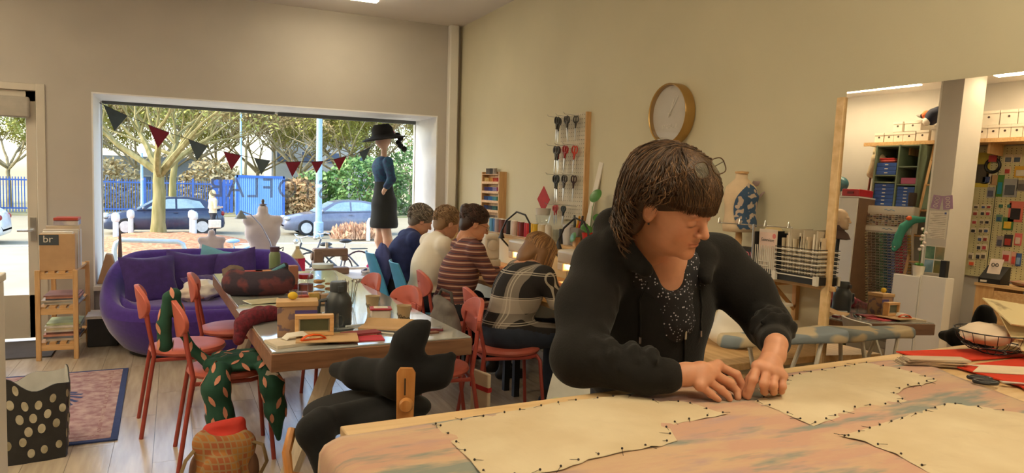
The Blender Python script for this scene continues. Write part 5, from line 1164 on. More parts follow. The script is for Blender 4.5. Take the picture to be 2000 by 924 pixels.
def curl(rng):
    """loose curls at the nape and behind the ear"""
    a = rng.uniform(PI*.04, PI*.96); x0 = .086*math.cos(a); y0 = .035+.085*math.sin(a)
    z0 = rng.uniform(-.06,.05); L = rng.uniform(.05,.105); ph = rng.uniform(0,6.28); am = rng.uniform(.005,.013); out = Vector((x0, y0-.02, 0)).normalized(); pts = []
    for j in range(12):
        t = j/11; p = Vector((x0,y0,z0))+Vector((0,-.20,-.95))*L*t+out*(.024*math.sin(PI*t)+am*math.cos(9*t+ph))+Vector((-out.y,out.x,0))*am*math.sin(9*t+ph); pts.append(HM @ p)
    return pts
strands('hair_curls', m_hair, hv, curl, 1500, (.0008,.0016), 6)
# reading glasses pushed up into the hair
tg = thing('reading_glasses', 'thin brown framed glasses pushed up on the head of the standing person', 'glasses'); m_fr = mat('glasses_frame', (92,70,52), .35, metal=.4)
GM = HM @ Matrix.Translation((0,-.066,.133)) @ Matrix.Rotation(R(-42),4,'X')
for s in (-1,1):
    ring = [(s*.034+.027*math.copysign(abs(math.cos(2*PI*i/28))**.7, math.cos(2*PI*i/28)), 0, .0195*math.copysign(abs(math.sin(2*PI*i/28))**.7, math.sin(2*PI*i/28))) for i in range(28)]
    MB().tube([GM @ Vector(p) for p in ring], .0016, 6, closed=True).build('rim', m_fr, tg)
    lm = MB(); lm.add([GM @ Vector(p) for p in ring]+[GM @ Vector((p[0],.001,p[2])) for p in ring], [tuple(range(28)), tuple(range(55,27,-1))]); lm.build('lens', m_clear, tg)
    MB().tube([GM @ Vector((s*.062,0,.008)), GM @ Vector((s*.080,.015,.008)), GM @ Vector((s*.104,.07,.004)), GM @ Vector((s*.103,.125,-.004))], .0014, 6).build('temple', m_fr, tg)
MB().tube([GM @ Vector((-.008,0,.006)), GM @ Vector((0,-.002,.010)), GM @ Vector((.008,0,.006))], .0014, 6).build('bridge', m_fr, tg)

# ---------------- seated people at the wall desks (facing +x)
def seated(label, loc, rz, head, lean, top_m, leg_m, skin, hairf, shoulder_z=1.0, hand=(.42,.06,.80), hfwd=(1,0,-.25), sleeve=.85, bulk=1.0, hair_mats=None, n_hair=500, nfold=7, seed=1):
    t_ = thing('person', label, 'person', (*loc, 0), rz); rng = random.Random(seed)
    hc = Vector(head); sz = shoulder_z; sh = [Vector((lean, s*.165, sz)) for s in (-1,1)]; nb = Vector((lean+.02, hc.y*.4, sz+.03))
    B = [elli((-.01,0,.545),(.135*bulk,.175*bulk,.105),.05), cone((0,0,.58),(lean*.45,0,.78),.13*bulk,.128*bulk,.06), cone((lean*.45,0,.78),(lean*.9,0,sz-.06),.128*bulk,.115*bulk,.06), elli((lean*.5,-.05,.8),(.11,.12,.16),.05), elli((lean*.5,.05,.8),(.11,.12,.16),.05)]
    for s, S in zip((-1,1), sh):
        B += [cone(nb-Vector((0,0,.03)), S, .07, .064*bulk, .05)]
        W = Vector((hand[0], s*hand[1], hand[2])); mid = (S+W)/2; E = mid+Vector((-.05,s*.07,-.10))
        B += [cone(S, E, .058*bulk, .048*bulk, .03), cone(E, W, .047*bulk, .030, .03)]
        pal = W+Vector((.045,-s*.006,-.008)); B += [cone(W, pal, .027, .024, .012)]
        for k in range(4): f0 = pal+Vector((.01,s*(.022-.015*k),0)); B += [cone(f0, f0+Vector((.038,-s*.004,-.012)), .009, .0085, .003), cone(f0+Vector((.038,-s*.004,-.012)), f0+Vector((.058,-s*.006,-.036)), .0085, .007, .003)]
        B += [cone(pal-Vector((.02,0,0)), pal+Vector((.02,-s*.04,-.02)), .011, .0085, .006)]
        B += [cone((.02,s*.085,.535),(.42,s*.10,.515),.092*bulk,.066,.05), cone((.42,s*.10,.515),(.40,s*.10,.10),.062,.045,.03), cone((.40,s*.10,.06),(.53,s*.11,.042),.048,.036,.02), cone((.38,s*.10,.05),(.36,s*.10,.045),.04,.035,.02)]
    for i in range(nfold):
        z = rng.uniform(.6,sz-.08); a = rng.uniform(0,6.28); zc = lambda q: lean*min(1, max(0,(q-.55)/(sz-.6))); p0 = Vector((zc(z)+.10*math.cos(a), .125*math.sin(a), z)); z2 = min(sz-.03, z+rng.uniform(.06,.12)); B.append(cone(p0, Vector((zc(z2)+.098*math.cos(a+.3), .12*math.sin(a+.3), z2)), .014, .012, .035))
    hm = Matrix.Translation(hc) @ basis(hfwd); hi = np.array(hm.inverted())
    nk = hm @ Vector((0,.03,-.09)); B += [cone(nk, nb, .050, .058, .03)]
    piece = [sdf_mesh(B, .0085), sdf_mesh(head_prims()+[cone((0,.03,-.06),(0,.045,-.13),.048,.05,.03)], .0045, hm)]
    hn = np.array(nb); hz = np.array(hc)
    def pick(c_):
        r = np.zeros(len(c_), int)+1
        r[(c_[:,2] < .60-.25*np.clip(c_[:,0],0,.2)) | ((c_[:,0] > .30) & (c_[:,2] < .60))] = 2
        r[c_[:,2] < .12] = 3
        ax_ = np.array(nk)-hn; tt = np.clip(((c_-hn)@ax_)/(ax_@ax_), 0, 1); dn = np.linalg.norm(c_-hn-tt[:,None]*ax_, axis=1); r[(tt > .30) & (dn < .085)] = 0
        r[(c_[:,0] > hand[0]-.03) & (c_[:,2] > .62) & (c_[:,2] < sz-.02) & (np.abs(c_[:,1]) < hand[1]+.09)] = 0
        d_ = np.linalg.norm(c_-hz, axis=1); r[d_ < .125] = 0
        return r
    obj('body', body_mesh('body', piece, [skin, top_m, leg_m, m_boot], pick, head_tint(hi)), t_)
    hv = None
    if hairf:
        prims, gen = hairf
        V, Q = sdf_mesh(prims, .006, hm); hv = obj('hair', body_mesh('hair', [(V,Q)], [hair_mats[0]]), t_)
        strands('hair_locks', hair_mats, hv, lambda r_: gen(r_, hm), n_hair, (.002,.0036), seed+3)
    return t_, hm
m_boot = mat('boots_black', (26,24,24), .5)
def short_hair(vol=1.0, curl=.008, low=1.75):
    pr = [elli((0,.022,.045),(.086*vol,.106*vol,.09*vol),.02), elli((0,.07,-.02),(.074,.045,.065),.03), elli((0,-.11,-.05),(.062,.065,.07),.012,op=-1)]
    def g(rng, hm):
        a = rng.uniform(0,2*PI); fr = math.cos(a+PI/2); th = rng.uniform(.05,1.0 if fr > .3 else 1.85); end = min(th+rng.uniform(.3,.6), 1.15 if fr > .5 else (low if fr > .1 else 2.3)); ph = rng.uniform(0,6.28); pts = []
        for j in range(8):
            t = j/7; q = th+(end-th)*t; d_ = Vector((math.sin(q)*math.cos(a+.2*math.sin(5*t+ph)), math.sin(q)*math.sin(a+.2*math.sin(5*t+ph)), math.cos(q))); k = vol*(1.02+curl*3*math.sin(8*t+ph)); pts.append(hm @ (Vector((0,.022,.045))+Vector((d_.x*.09,d_.y*.11,d_.z*.095))*k))
        return pts
    return pr, g
def bob_hair(down=.10):
    pr = [elli((0,.022,.045),(.088,.108,.092),.02), elli((0,.07,-.03),(.082,.05,.09),.03)]+[cone((s*.074,.02,.02),(s*.082,-.02,-.10),.034,.026,.03) for s in (-1,1)]+[elli((0,-.12,-.06),(.052,.065,.07),.012,op=-1)]
    def g(rng, hm):
        a = rng.uniform(0,2*PI); fr = math.cos(a+PI/2); th = rng.uniform(.05,.9 if fr > .3 else 1.5); end = 1.2 if fr > .75 else 1.7+.5*rng.random(); ph = rng.uniform(0,6.28); pts = []
        for j in range(11):
            t = j/10; q = th+(end-th)*t; d_ = Vector((math.sin(q)*math.cos(a), math.sin(q)*math.sin(a), math.cos(q))); p = Vector((0,.022,.045))+Vector((d_.x*.095,d_.y*.115,d_.z*.098))
            if q > 1.45: p += Vector((0,-.05,-.08))*(q-1.45)/.5*down*12
            p += Vector((math.sin(7*t+ph), math.cos(6*t+ph), 0))*.005*t; pts.append(hm @ p)
        return pts
    return pr, g
def bun_hair():
    pr, g = short_hair(1.0, .004, 1.7); pr = pr[:2]+[elli((0,.105,.075),(.05,.045,.045),.02)]+pr[2:]; return pr, g
m_h_grey = [mat('hair_grey1', (120,112,104), .6), mat('hair_grey2', (156,146,134), .6), mat('hair_grey3', (96,88,82), .6)]
m_h_sand = [mat('hair_sand1', (142,112,82), .6), mat('hair_sand2', (170,140,106), .6), mat('hair_sand3', (120,92,68), .6)]
m_h_brn = [mat('hair_brn1', (58,36,28), .5), mat('hair_brn2', (82,52,40), .5), mat('hair_brn3', (44,28,24), .5)]
m_h_bld = [mat('hair_bld1', (128,90,54), .5), mat('hair_bld2', (168,124,76), .5), mat('hair_bld3', (104,72,44), .5)]
m_navyc = mat('cardigan_navy', (38,50,100), .9, var=.15, scale=20, bump=.2, bscale=120); m_creamb = mat('blouse_cream', (238,230,214), .85, var=.04, scale=8, bump=.15, bscale=30)
m_trous = mat('trousers_dark', (36,38,46), .9, var=.15); m_jean = mat('jeans_blue', (40,48,64), .9, var=.15)
def band_mat(name, base, stripes, axis, per):
    """knit with stripes across object z (stripes: list of (pos,width,colour))"""
    m = mat(name, base, .9, bump=.15, bscale=150); n, l, p = nodes_of(m); cur = p.inputs['Base Color'].links[0].from_socket
    for ax_, pe, pos, wd, colr, op_ in stripes:
        tc = n.new('ShaderNodeTexCoord'); sx = n.new('ShaderNodeSeparateXYZ'); l.new(tc.outputs['Object'], sx.inputs[0])
        d1 = n.new('ShaderNodeMath'); d1.operation = 'DIVIDE'; d1.inputs[1].default_value = pe; l.new(sx.outputs[ax_], d1.inputs[0])
        fr_ = n.new('ShaderNodeMath'); fr_.operation = 'FRACT'; l.new(d1.outputs[0], fr_.inputs[0])
        cp = n.new('ShaderNodeMath'); cp.operation = 'COMPARE'; cp.inputs[1].default_value = pos; cp.inputs[2].default_value = wd/2; l.new(fr_.outputs[0], cp.inputs[0])
        ml_ = n.new('ShaderNodeMath'); ml_.operation = 'MULTIPLY'; ml_.inputs[1].default_value = op_; l.new(cp.outputs[0], ml_.inputs[0])
        mx = n.new('ShaderNodeMix'); mx.data_type = 'RGBA'; l.new(ml_.outputs[0], mx.inputs[0]); l.new(cur, mx.inputs[6]); mx.inputs[7].default_value = (*lin(colr),1); cur = mx.outputs[2]
    l.new(cur, p.inputs['Base Color']); return m
m_stripe = band_mat('knit_striped', (112,66,60), [(2,.042,.2,.22,(196,160,140),.9),(2,.042,.62,.14,(58,50,66),.9)], 2, .042)
m_plaid = band_mat('jacket_plaid', (34,30,30), [(2,.30,.42,.30,(176,164,150),.75),(1,.26,.55,.26,(176,164,150),.45),(2,.15,.10,.03,(196,186,170),.8),(2,.15,.18,.03,(196,186,170),.8),(1,.13,.10,.04,(196,186,170),.7),(1,.13,.22,.04,(196,186,170),.7)], 2, .3)
seated('person with curly grey hair in a navy cardigan, farthest seat by the window', (1.80,6.22), R(-2), (.24,.06,1.10), .12, m_navyc, m_trous, m_skin2, short_hair(1.08,.03), .95, (.46,.07,.80), (1,0,-.45), hair_mats=m_h_grey, n_hair=420, seed=11)
seated('person with short sandy hair in a cream blouse at the desk', (1.80,5.44), R(4), (.23,.07,1.12), .10, m_creamb, m_trous, m_skin2, short_hair(1.04,.015), .97, (.44,.07,.80), (1,.1,-.35), hair_mats=m_h_sand, n_hair=420, seed=12, nfold=12)
p3, hm3 = seated('person with dark brown tied up hair and glasses in a striped knit', (1.82,4.86), R(0), (.20,.06,1.155), .12, m_stripe, m_trous, m_skin, bun_hair(), .98, (.44,.07,.80), (1,-.15,-.38), hair_mats=m_h_brn, n_hair=460, seed=13)
gl = MB()
for s in (-1,1): gl.tube([hm3 @ Vector((s*.032+.022*math.cos(a*PI/8),-.098,.018*math.sin(a*PI/8))) for a in range(16)], .0018, 5, closed=True); gl.tube([hm3 @ Vector((s*.055,-.095,.004)), hm3 @ Vector((s*.078,-.03,.006)), hm3 @ Vector((s*.08,.01,.0))], .0016, 5)
o = gl.build('spectacles', m_fr, p3)
seated('person with long tawny hair in a black and white plaid jacket, bent over sewing', (1.84,3.96), R(4), (.26,.06,1.005), .17, m_plaid, m_jean, m_skin, bob_hair(), .90, (.44,.08,.80), (1,-.1,-.85), bulk=1.08, hair_mats=m_h_bld, n_hair=700, seed=14)
# the passer-by outside
def walker():
    t_ = thing('person', 'passer-by with long blond hair and beige jacket on the pavement', 'person', (1.22,26.9,GZ), R(20))
    B = [elli((0,0,.95),(.12,.16,.13),.05), cone((0,0,1.0),(0,0,1.36),.12,.15,.05), cone((0,-.14,1.38),(0,.14,1.38),.07,.07,.05), cone((0,0,1.4),(.01,0,1.52),.05,.05,.03), elli((.02,0,1.62),(.09,.075,.11),.02)]
    for s in (-1,1):
        B += [cone((0,s*.08,.92),(s*.10,s*.08,.5),.085,.06,.03), cone((s*.10,s*.08,.5),(s*.12-.04,s*.08,.08),.055,.04,.03), cone((s*.12-.04,s*.08,.05),(s*.12+.1,s*.08,.04),.045,.035,.02), cone((0,s*.19,1.38),(-.02,s*.24,1.12),.06,.05,.03), cone((-.02,s*.24,1.12),(.22,s*.14,1.15),.046,.035,.03), elli((.26,s*.12,1.16),(.05,.03,.04),.02)]
    V, Q = sdf_mesh(B, .02); mats = [mat('coat_beige', (206,186,150), .9), m_trous, m_skin2, m_boot]
    obj('body', body_mesh('body', [(V,Q)], mats, lambda c_: np.where(c_[:,2] > 1.47, 2, np.where(c_[:,2] < .1, 3, np.where(c_[:,2] < .95, 1, np.where((c_[:,0] > .2) & (c_[:,2] > 1.0), 2, 0)))), lambda V_: np.ones((len(V_),4))), t_)
    V, Q = sdf_mesh([elli((-.015,0,1.66),(.10,.092,.10),.03), cone((-.04,0,1.6),(-.06,0,1.3),.085,.07,.04)], .02); obj('hair', body_mesh('hair', [(V,Q)], [mat('hair_blond', (226,204,150), .6)]), t_)
    t2 = thing('handbag', 'cream handbag carried by the passer-by outside', 'bag', (1.27,26.66,GZ+.44), R(20)); MB().bb(-.2,.2,-.07,.07,0,.28).build('bag_body', mat('bag_cream', (222,212,190), .6), t2, bevel=.03); MB().tube([(-.12,0,.27),(-.08,0,.46),(.08,0,.46),(.12,0,.27)], .012, 6).build('handle', m_boot, t2)
walker()
# ================================================================ things on the long table
def on(x, y): return (x, y, TZ)
m_terra = mat('kraft_paper', (200,164,120), .8, var=.04); m_ora = mat('orange_plastic', (226,92,28), .4); m_pinkr = mat('paper_crimson', (190,48,66), .75)
def flat(name, label, cat, x, y, w_, d_, h, m_, rz=0, z=0, group=None, bevel=0): return tag(MB().bb(-w_/2,w_/2,-d_/2,d_/2,0,h).build(name, m_, None, (x,y,TZ+z), (0,0,R(rz)), bevel=bevel), label, cat, group)
flat('notebook', 'pale open notebook at the near left corner of the long table', 'notebook', .47,3.13,.22,.15,.012, mat('notebook_pale', (206,194,174), .8), 14)
tag(MB().tube([(-.05,0,.014),(-.03,.01,.03),(.03,.01,.034),(.055,0,.014)], .022, 8, flat=.3).build('folded_page', m_paperw, None, on(.47,3.14)), 'curled page rising from the open notebook', 'paper')
flat('kraft_envelope', 'brown kraft envelope under the orange tape and wooden clock', 'envelope', .60,3.12,.26,.17,.004, m_terra, -10, .0125)
t2 = thing('tape_loop', 'orange loop of tape on the kraft envelope near the clock', 'tape', (.535,3.09,TZ+.017), R(10)); MB().tube([(-.05,0,.006),(-.03,.0,.018),(0,.002,.022),(.03,0,.018),(.052,0,.006)], .011, 8, flat=.35).build('band', m_ora, t2); MB().bb(-.055,.055,-.008,.008,0,.004).build('backing', m_ora, t2)
t2 = thing('digital_clock', 'small digital clock in a pale wooden frame on the table', 'clock', (.555,3.18,TZ+.0175), R(-8)); fw, fh = .082, .092
m_frame = wood('clock_wood', (214,164,106), (232,190,136), 'x', .5, 6.)
fr = MB(); fr.bb(-fw,fw,-.02,.02,0,.016); fr.bb(-fw,fw,-.02,.02,fh-.016,fh); fr.bb(-fw,-fw+.016,-.02,.02,.016,fh-.016); fr.bb(fw-.016,fw,-.02,.02,.016,fh-.016); fr.build('frame', m_frame, t2, bevel=.002)
MB().bb(-fw+.014,fw-.014,-.006,.012,.014,fh-.014).build('bezel', mat('bezel_cream', (206,196,170), .5), t2); MB().bb(-fw+.022,fw-.022,-.008,-.006,.022,fh-.022).build('display', mat('lcd_green', (92,98,74), .25), t2)
t2 = thing('tea_box', 'printed kraft tea box with bits on top, behind the wooden clock', 'box', on(.50,3.30), R(-8)); m_prnt = mat('printed_kraft', (170,136,110), .75, col2=(120,100,110), scale=22, ramp=(.55,.6))
MB().bb(-.085,.085,-.05,.05,0,.135).build('carton', m_prnt, t2, bevel=.002); MB().bb(-.09,.09,-.055,.055,.135,.158).build('lid', m_terra, t2, bevel=.003); MB().bb(-.01,.086,-.0512,-.05,.098,.118).build('label_band', mat('label_violet', (92,80,150), .7), t2)
tag(MB().ell((0,0,.018),(.022,.018,.018)).build('yellow_sponge', mat('sponge_yellow', (226,190,60), .9), None, (.48,3.30,TZ+.159)), 'little yellow sponge on top of the tea box', 'sponge')
t2 = thing('vacuum_flask', 'dark grey vacuum flask standing on the table', 'flask', on(.715,3.45)); m_fl = mat('flask_grey', (58,64,70), .4, var=.04)
MB().lathe([(.058,0),(.062,.006),(.064,.10),(.062,.13),(.045,.155),(.040,.165)], 28).build('body', m_fl, t2); MB().lathe([(.040,.165),(.041,.17),(.041,.205),(.036,.214),(0,.216)], 24).build('stopper', m_fl, t2)
MB().tube([(.055,0,.13),(.095,0,.125),(.10,0,.07),(.065,0,.04)], .010, 8, T=Matrix.Rotation(R(190),4,'Z')).build('handle', m_fl, t2); MB().bb(-.012,.012,-.058,-.036,.17,.195).build('spout', m_fl, t2)
def mug(name, label, x, y, r, h, m_, handle=True, rz=0):
    t3 = thing(name, label, 'mug', on(x,y), R(rz)); MB().lathe([(r*.92,0),(r,.006),(r,h),(r-.003,h),(r-.004,.008),(0,.008)], 24).build('cup', m_, t3)
    if handle: MB().tube([(r,0,h*.8),(r+.02,0,h*.78),(r+.026,0,h*.5),(r+.02,0,h*.25),(r,0,h*.2)], .004, 8).build('handle', m_, t3)
mug('glass_mug', 'clear glass mug with a handle beside the flask', .655,3.33,.038,.085, m_clear, rz=10); mug('glass_mug', 'clear glass mug left of the tea lights', .60,4.02,.036,.09, m_clear, rz=160)
def cup(label, x, y):
    t3 = thing('paper_cup', label, 'paper cup', on(x,y), group='printed paper cups')
    MB().lathe([(.026,0),(.036,.088),(.038,.09),(.035,.09),(.025,.004),(0,.004)], 22).build('cup', mat('cup_kraft', (186,164,130), .7), t3); rb = MB()
    for k in range(16):
        a = 2*PI*((k*.618) % 1); z = .02+.055*((k*.37) % 1); r = .0265+.010*z/.088+.0006; T = Matrix.Rotation(a,4,'Z') @ Matrix.Translation((r,0,z)); rb.tube([(0,.006*math.cos(2*PI*i/10),.007*math.sin(2*PI*i/10)) for i in range(10)], .0012, 4, T=T, closed=True)
    o = rb.build('ring_print', m_black, t3); o['kind'] = 'stuff'
cup('printed paper cup farther from the camera, next to the white tub', .955,3.74); cup('printed paper cup nearest the right edge of the table', 1.03,3.41)
t2 = thing('lidded_tub', 'white plastic tub with a red lid between the paper cups', 'tub', on(.955,3.57), R(-12)); MB().bb(-.05,.05,-.038,.038,0,.046).build('tub', mat('tub_white', (224,208,192), .4), t2, bevel=.008); MB().bb(-.055,.055,-.042,.042,.046,.056).build('lid', mat('lid_red', (176,40,56), .4), t2, bevel=.004); MB().bb(-.035,.035,-.025,.025,.056,.058).build('lid_window', m_paperw, t2)
flat('red_folder', 'crimson paper folder at the near edge of the long table', 'folder', .745,3.12,.20,.11,.004, m_pinkr, -6); flat('sandpaper_sheet', 'olive and cream sheets stacked behind the crimson folder', 'paper', .72,3.22,.22,.11,.006, mat('sheet_olive', (176,164,124), .85), 4); flat('red_folder', 'thin wine red folder slid under the olive sheets', 'folder', .765,3.20,.17,.07,.008, mat('folder_wine', (140,60,66), .8), 8, .0065)
t2 = thing('brown_paper', 'large folded brown paper packet on the table', 'paper', on(.94,3.33), R(-28)); MB().bb(-.14,.14,-.07,.07,0,.006).build('sheet', m_terra, t2); MB().bb(-.13,.10,-.02,.07,0,.005,T=Matrix.Translation((0,.005,.006)) @ Matrix.Rotation(R(16),4,'X')).build('flap', m_terra, t2)
for k, (x, y, a, c_, lab) in enumerate(((.86,3.20,-40,(206,200,190),'white pen lying by the brown packet'),(.885,3.22,-42,(60,60,66),'dark pen lying by the brown packet'),(.70,3.30,20,(70,76,84),'dark marker lying before the flask'),(.80,3.40,12,(200,204,206),'silver pen lying behind the red folder'))):
    tag(MB().tube([(-.065,0,.005),(.06,0,.005),(.07,0,.005)], [.005,.005,.001], 8).build('pen', mat('pen_%d' % k, c_, .4), None, on(x,y), (0,0,R(a))), lab, 'pen')
t2 = thing('phone', 'phone with a red rim at the right corner of the table', 'phone', on(1.12,3.19), R(-20)); MB().bb(-.036,.036,-.02,.02,0,.012).build('case', mat('case_wine', (110,40,50), .4), t2, bevel=.003); MB().bb(-.032,.032,-.017,.017,.012,.0135).build('screen', m_chrome, t2)
flat('coin_purse', 'small brown purse beside the phone', 'purse', 1.09,3.14,.05,.03,.008, mat('purse_brown', (120,80,60), .7), 12)
# glass with spoons
t2 = thing('spoon_glass', 'clear glass holding silver spoons by the flask', 'glass', on(.89,3.98)); MB().lathe([(.028,0),(.034,.075),(.032,.075),(.026,.004),(0,.004)], 20).build('glass', m_clear, t2)
for k in range(6):
    a = 2*PI*k/6; MB().tube([(.015*math.cos(a),.015*math.sin(a),.008),(.042*math.cos(a),.042*math.sin(a),.13)], .0022, 5).ell((.044*math.cos(a),.044*math.sin(a),.137),(.007,.007,.012)).build('spoon', m_chrome, t2)
t2 = thing('cookie_jar', 'big clear glass jar half full of biscuits with a pale lid', 'jar', on(.80,4.32)); MB().lathe([(.075,0),(.085,.01),(.088,.12),(.07,.155),(.055,.165),(.055,.175)], 26).build('glass', m_clear, t2); MB().lathe([(.058,.175),(.062,.178),(.062,.20),(.0,.205)], 24).build('lid', mat('lid_pale', (196,206,206), .35), t2)
for k in range(9): MB().lathe([(.0,0),(.026,.001),(.026,.009),(0,.010)], 12, T=Matrix.Translation((.04*math.cos(k*2.1),.04*math.sin(k*2.1),.012+.0105*k)) @ Matrix.Rotation(R(18*math.sin(k*3)),4,'X')).build('biscuit', mat('biscuit', (190,140,90), .85), t2)
t2 = thing('glass_tray', 'clear box of tea bags with an orange and a mustard packet', 'box', on(.70,4.08), R(6)); MB().bb(-.10,.10,-.07,.07,0,.004).build('tray_base', m_clear, t2)
for (x0,x1,y0,y1) in ((-.1,.1,-.07,-.067),(-.1,.1,.067,.07),(-.1,-.097,-.07,.07),(.097,.1,-.07,.07)): MB().bb(x0,x1,y0,y1,.004,.07).build('tray_wall', m_clear, t2)
for k, (x, y, c_) in enumerate(((-.06,-.03,(214,80,40)),(0,-.03,(206,160,60)),(.06,-.03,(196,150,110)),(-.05,.03,(150,120,150)),(.03,.03,(206,196,180)))): MB().bb(x-.026,x+.026,y-.02,y+.02,.006,.06+.01*(k % 2)).build('packet', mat('packet_%d' % k, c_, .6), t2)
t2 = thing('spice_carton', 'tall brown carton with a red foot standing mid table', 'carton', on(.68,4.70), R(8)); MB().bb(-.03,.03,-.03,.03,.03,.15).build('carton_body', mat('carton_brown', (176,120,96), .7), t2, bevel=.002); MB().bb(-.032,.032,-.032,.032,0,.03).build('red_foot', mat('carton_red', (150,40,44), .7), t2)
t2 = thing('red_lid_jar', 'squat jar with a red lid beside the biscuit jar', 'jar', on(.74,4.55)); MB().lathe([(.045,0),(.05,.01),(.05,.07),(.04,.085)], 20).build('glass', m_clear, t2); MB().lathe([(.045,.085),(.046,.088),(.046,.112),(0,.114)], 20).build('lid', mat('lid_red2', (170,36,44), .4), t2); MB().lathe([(.0,.006),(.044,.006),(.044,.05),(0,.052)], 16).build('contents', mat('jam', (150,70,60), .6), t2)
for k, (x, y) in enumerate(((.63,3.92),(.66,3.96),(.60,3.95))): tag(MB().lathe([(.018,0),(.02,.014),(.018,.014),(.016,.004),(0,.004)], 14).build('tea_light', m_chrome, None, on(x,y)), 'tea light in the little cluster behind the tea box', 'candle', 'tea lights on the table')
# knitted holdall with things peeping out
t2 = thing('knitted_bag', 'soft dark tartan holdall lying on the table', 'bag', on(.46,4.52), R(-2)); m_knit = mat('knit_dark', (58,50,64), .95, col2=(110,60,66), scale=9, ramp=(.5,.6), bump=.4, bscale=60)
V, Q = sdf_mesh([cone((-.13,0,.075),(.13,0,.075),.075,.075,.05), elli((0,0,.07),(.19,.13,.07),.05), cone((-.15,0,.13),(-.05,0,.115),.022,.02,.03), cone((.07,.02,.12),(.15,.03,.165),.03,.024,.03), elli((0,0,.17),(.12,.05,.04),.02,op=-1)], .008); obj('bag_body', body_mesh('bag_body', [(V,Q)], [m_knit]), t2)
MB().tube([(-.17,-.02,.13),(-.06,-.02,.125),(.06,-.01,.13),(.15,0,.175)], .012, 8).build('trim', mat('knit_teal', (96,150,170), .9), t2)
for k, (x, c_) in enumerate(((-.03,(170,60,50)),(.03,(206,140,80)))): MB().bb(x-.05,x+.05,-.03,.03,.10,.145).build('contents', mat('bagfill_%d' % k, c_, .8), t2)
t2 = thing('drinking_bottle', 'olive green drinking bottle with a dark cap on the table', 'bottle', on(.66,5.42)); MB().lathe([(.036,0),(.04,.006),(.04,.15),(.03,.17)], 20).build('body', mat('bottle_olive', (112,128,92), .4), t2); MB().lathe([(.033,.17),(.034,.175),(.034,.205),(.0,.21)], 18).build('cap', mat('cap_plum', (80,52,70), .5), t2); MB().tube([(.034,0,.19),(.06,0,.2),(.055,0,.175)], .005, 6).build('loop', m_black, t2)
tag(MB().lathe([(.03,0),(.035,.05),(.033,.05),(.028,.004),(0,.004)], 18).build('small_glass', m_clear, None, on(.60,5.15)), 'small clear glass beside the green bottle', 'glass')
# magazines, scarf, tartan bag on the left edge
for k, (x, y, w_, rz_, lab) in enumerate(((.43,4.06,.24,-8,'glossy magazine lying open at the left edge of the table'),(.42,3.93,.25,3,'white magazine nearest the knitted scarf'),(.46,4.20,.2,14,'pale leaflet pushed under the tartan holdall'))): flat('magazine', lab, 'magazine', x, y, w_, .14, .004, mat('tmag_%d' % k, [(214,210,186),(220,216,210),(206,200,170)][k], .25, col2=[(150,160,140),(190,196,200),(226,220,190)][k], scale=9), rz_, .0045*k)
t2 = thing('knitted_scarf', 'dark red knitted scarf trailing over the table edge', 'scarf', (0,0,0)); V, Q = sdf_mesh(chain([(.52,3.68,TZ+.03),(.42,3.66,TZ+.036),(.34,3.60,TZ+.034),(.29,3.56,TZ+.012),(.27,3.54,TZ-.06)], [.028,.034,.034,.032,.026], .03)+chain([(.50,3.72,TZ+.03),(.38,3.72,TZ+.03),(.31,3.66,TZ+.03)], [.026,.03,.03], .03), .007); obj('scarf_body', body_mesh('scarf_body', [(V,Q)], [mat('knit_wine', (120,34,50), .95, col2=(84,30,44), scale=50, bump=.8, bscale=90)]), t2)
tag(crumple('fur_muff', '', '', (.36,5.12,TZ), (.07,.07,.055), mat('fur_taupe', (120,104,92), .95, bump=.8, bscale=60), 21), 'taupe fluffy bundle on the far left corner of the table', 'fur')
# grey bag and red banded tote on the chair by the table
t2 = thing('grey_bag', 'slouchy grey fabric bag hung on the red chair', 'bag', (1.335,3.66,.477), R(20)); V, Q = sdf_mesh([elli((0,0,.16),(.07,.12,.16),.05), cone((-.02,-.06,.30),(0,.06,.33),.03,.03,.04), cone((.03,-.05,.12),(.03,.06,.25),.03,.03,.04)], .008); obj('bag_body', body_mesh('bag_body', [(V,Q)], [mat('felt_grey', (110,104,100), .95, var=.15, bump=.4, bscale=40)]), t2); MB().tube([(0,-.07,.30),(.01,-.04,.38),(.01,.04,.39),(0,.08,.32)], .009, 6).build('strap', mat('strap_dark', (70,66,64), .8), t2)
t2 = thing('tote_bag', 'cream tote with a red band hanging below the grey bag', 'bag', (1.50,3.52,.14), R(14)); MB().bb(-.01,.012,-.08,.08,0,.30).build('tote_body', mat('tote_cream', (206,188,164), .9), t2, bevel=.008); MB().bb(-.012,.014,-.081,.081,.20,.225).build('red_band', mat('tote_red', (176,40,44), .8), t2)

# ---- green leaf print garment over the near chair
m_green = mat('print_green', (28,74,58), .85, var=.10, scale=14, bump=.15, bscale=40); m_pet = mat('print_petal', (206,140,116), .85, var=.08)
t2 = thing('leaf_print_garment', 'green garment with pink leaf print slung over the near red chair', 'garment', (0,0,0))
GP = [elli((.30,3.93,.495),(.15,.17,.035),.03), cone((.16,3.85,.50),(.42,3.90,.505),.035,.035,.03), cone((.38,4.04,.495),(.2,4.06,.49),.035,.03,.03)]
legs = [[(.20,3.76,.49),(.18,3.715,.42),(.20,3.70,.28),(.23,3.69,.17)], [(.42,3.77,.49),(.445,3.73,.40),(.46,3.72,.28),(.475,3.715,.13)]]
for L, rs in zip(legs, ([.05,.062,.06,.055],[.045,.055,.05,.012])): GP += chain(L, rs, .03)
GP += chain([(.16,3.90,.50),(.09,3.93,.56),(.035,3.95,.66),(.01,3.96,.78),(.0,3.96,.855),(-.03,3.96,.84),(-.05,3.955,.70),(-.045,3.95,.60)], [.032,.022,.02,.024,.026,.022,.032,.036], .02)
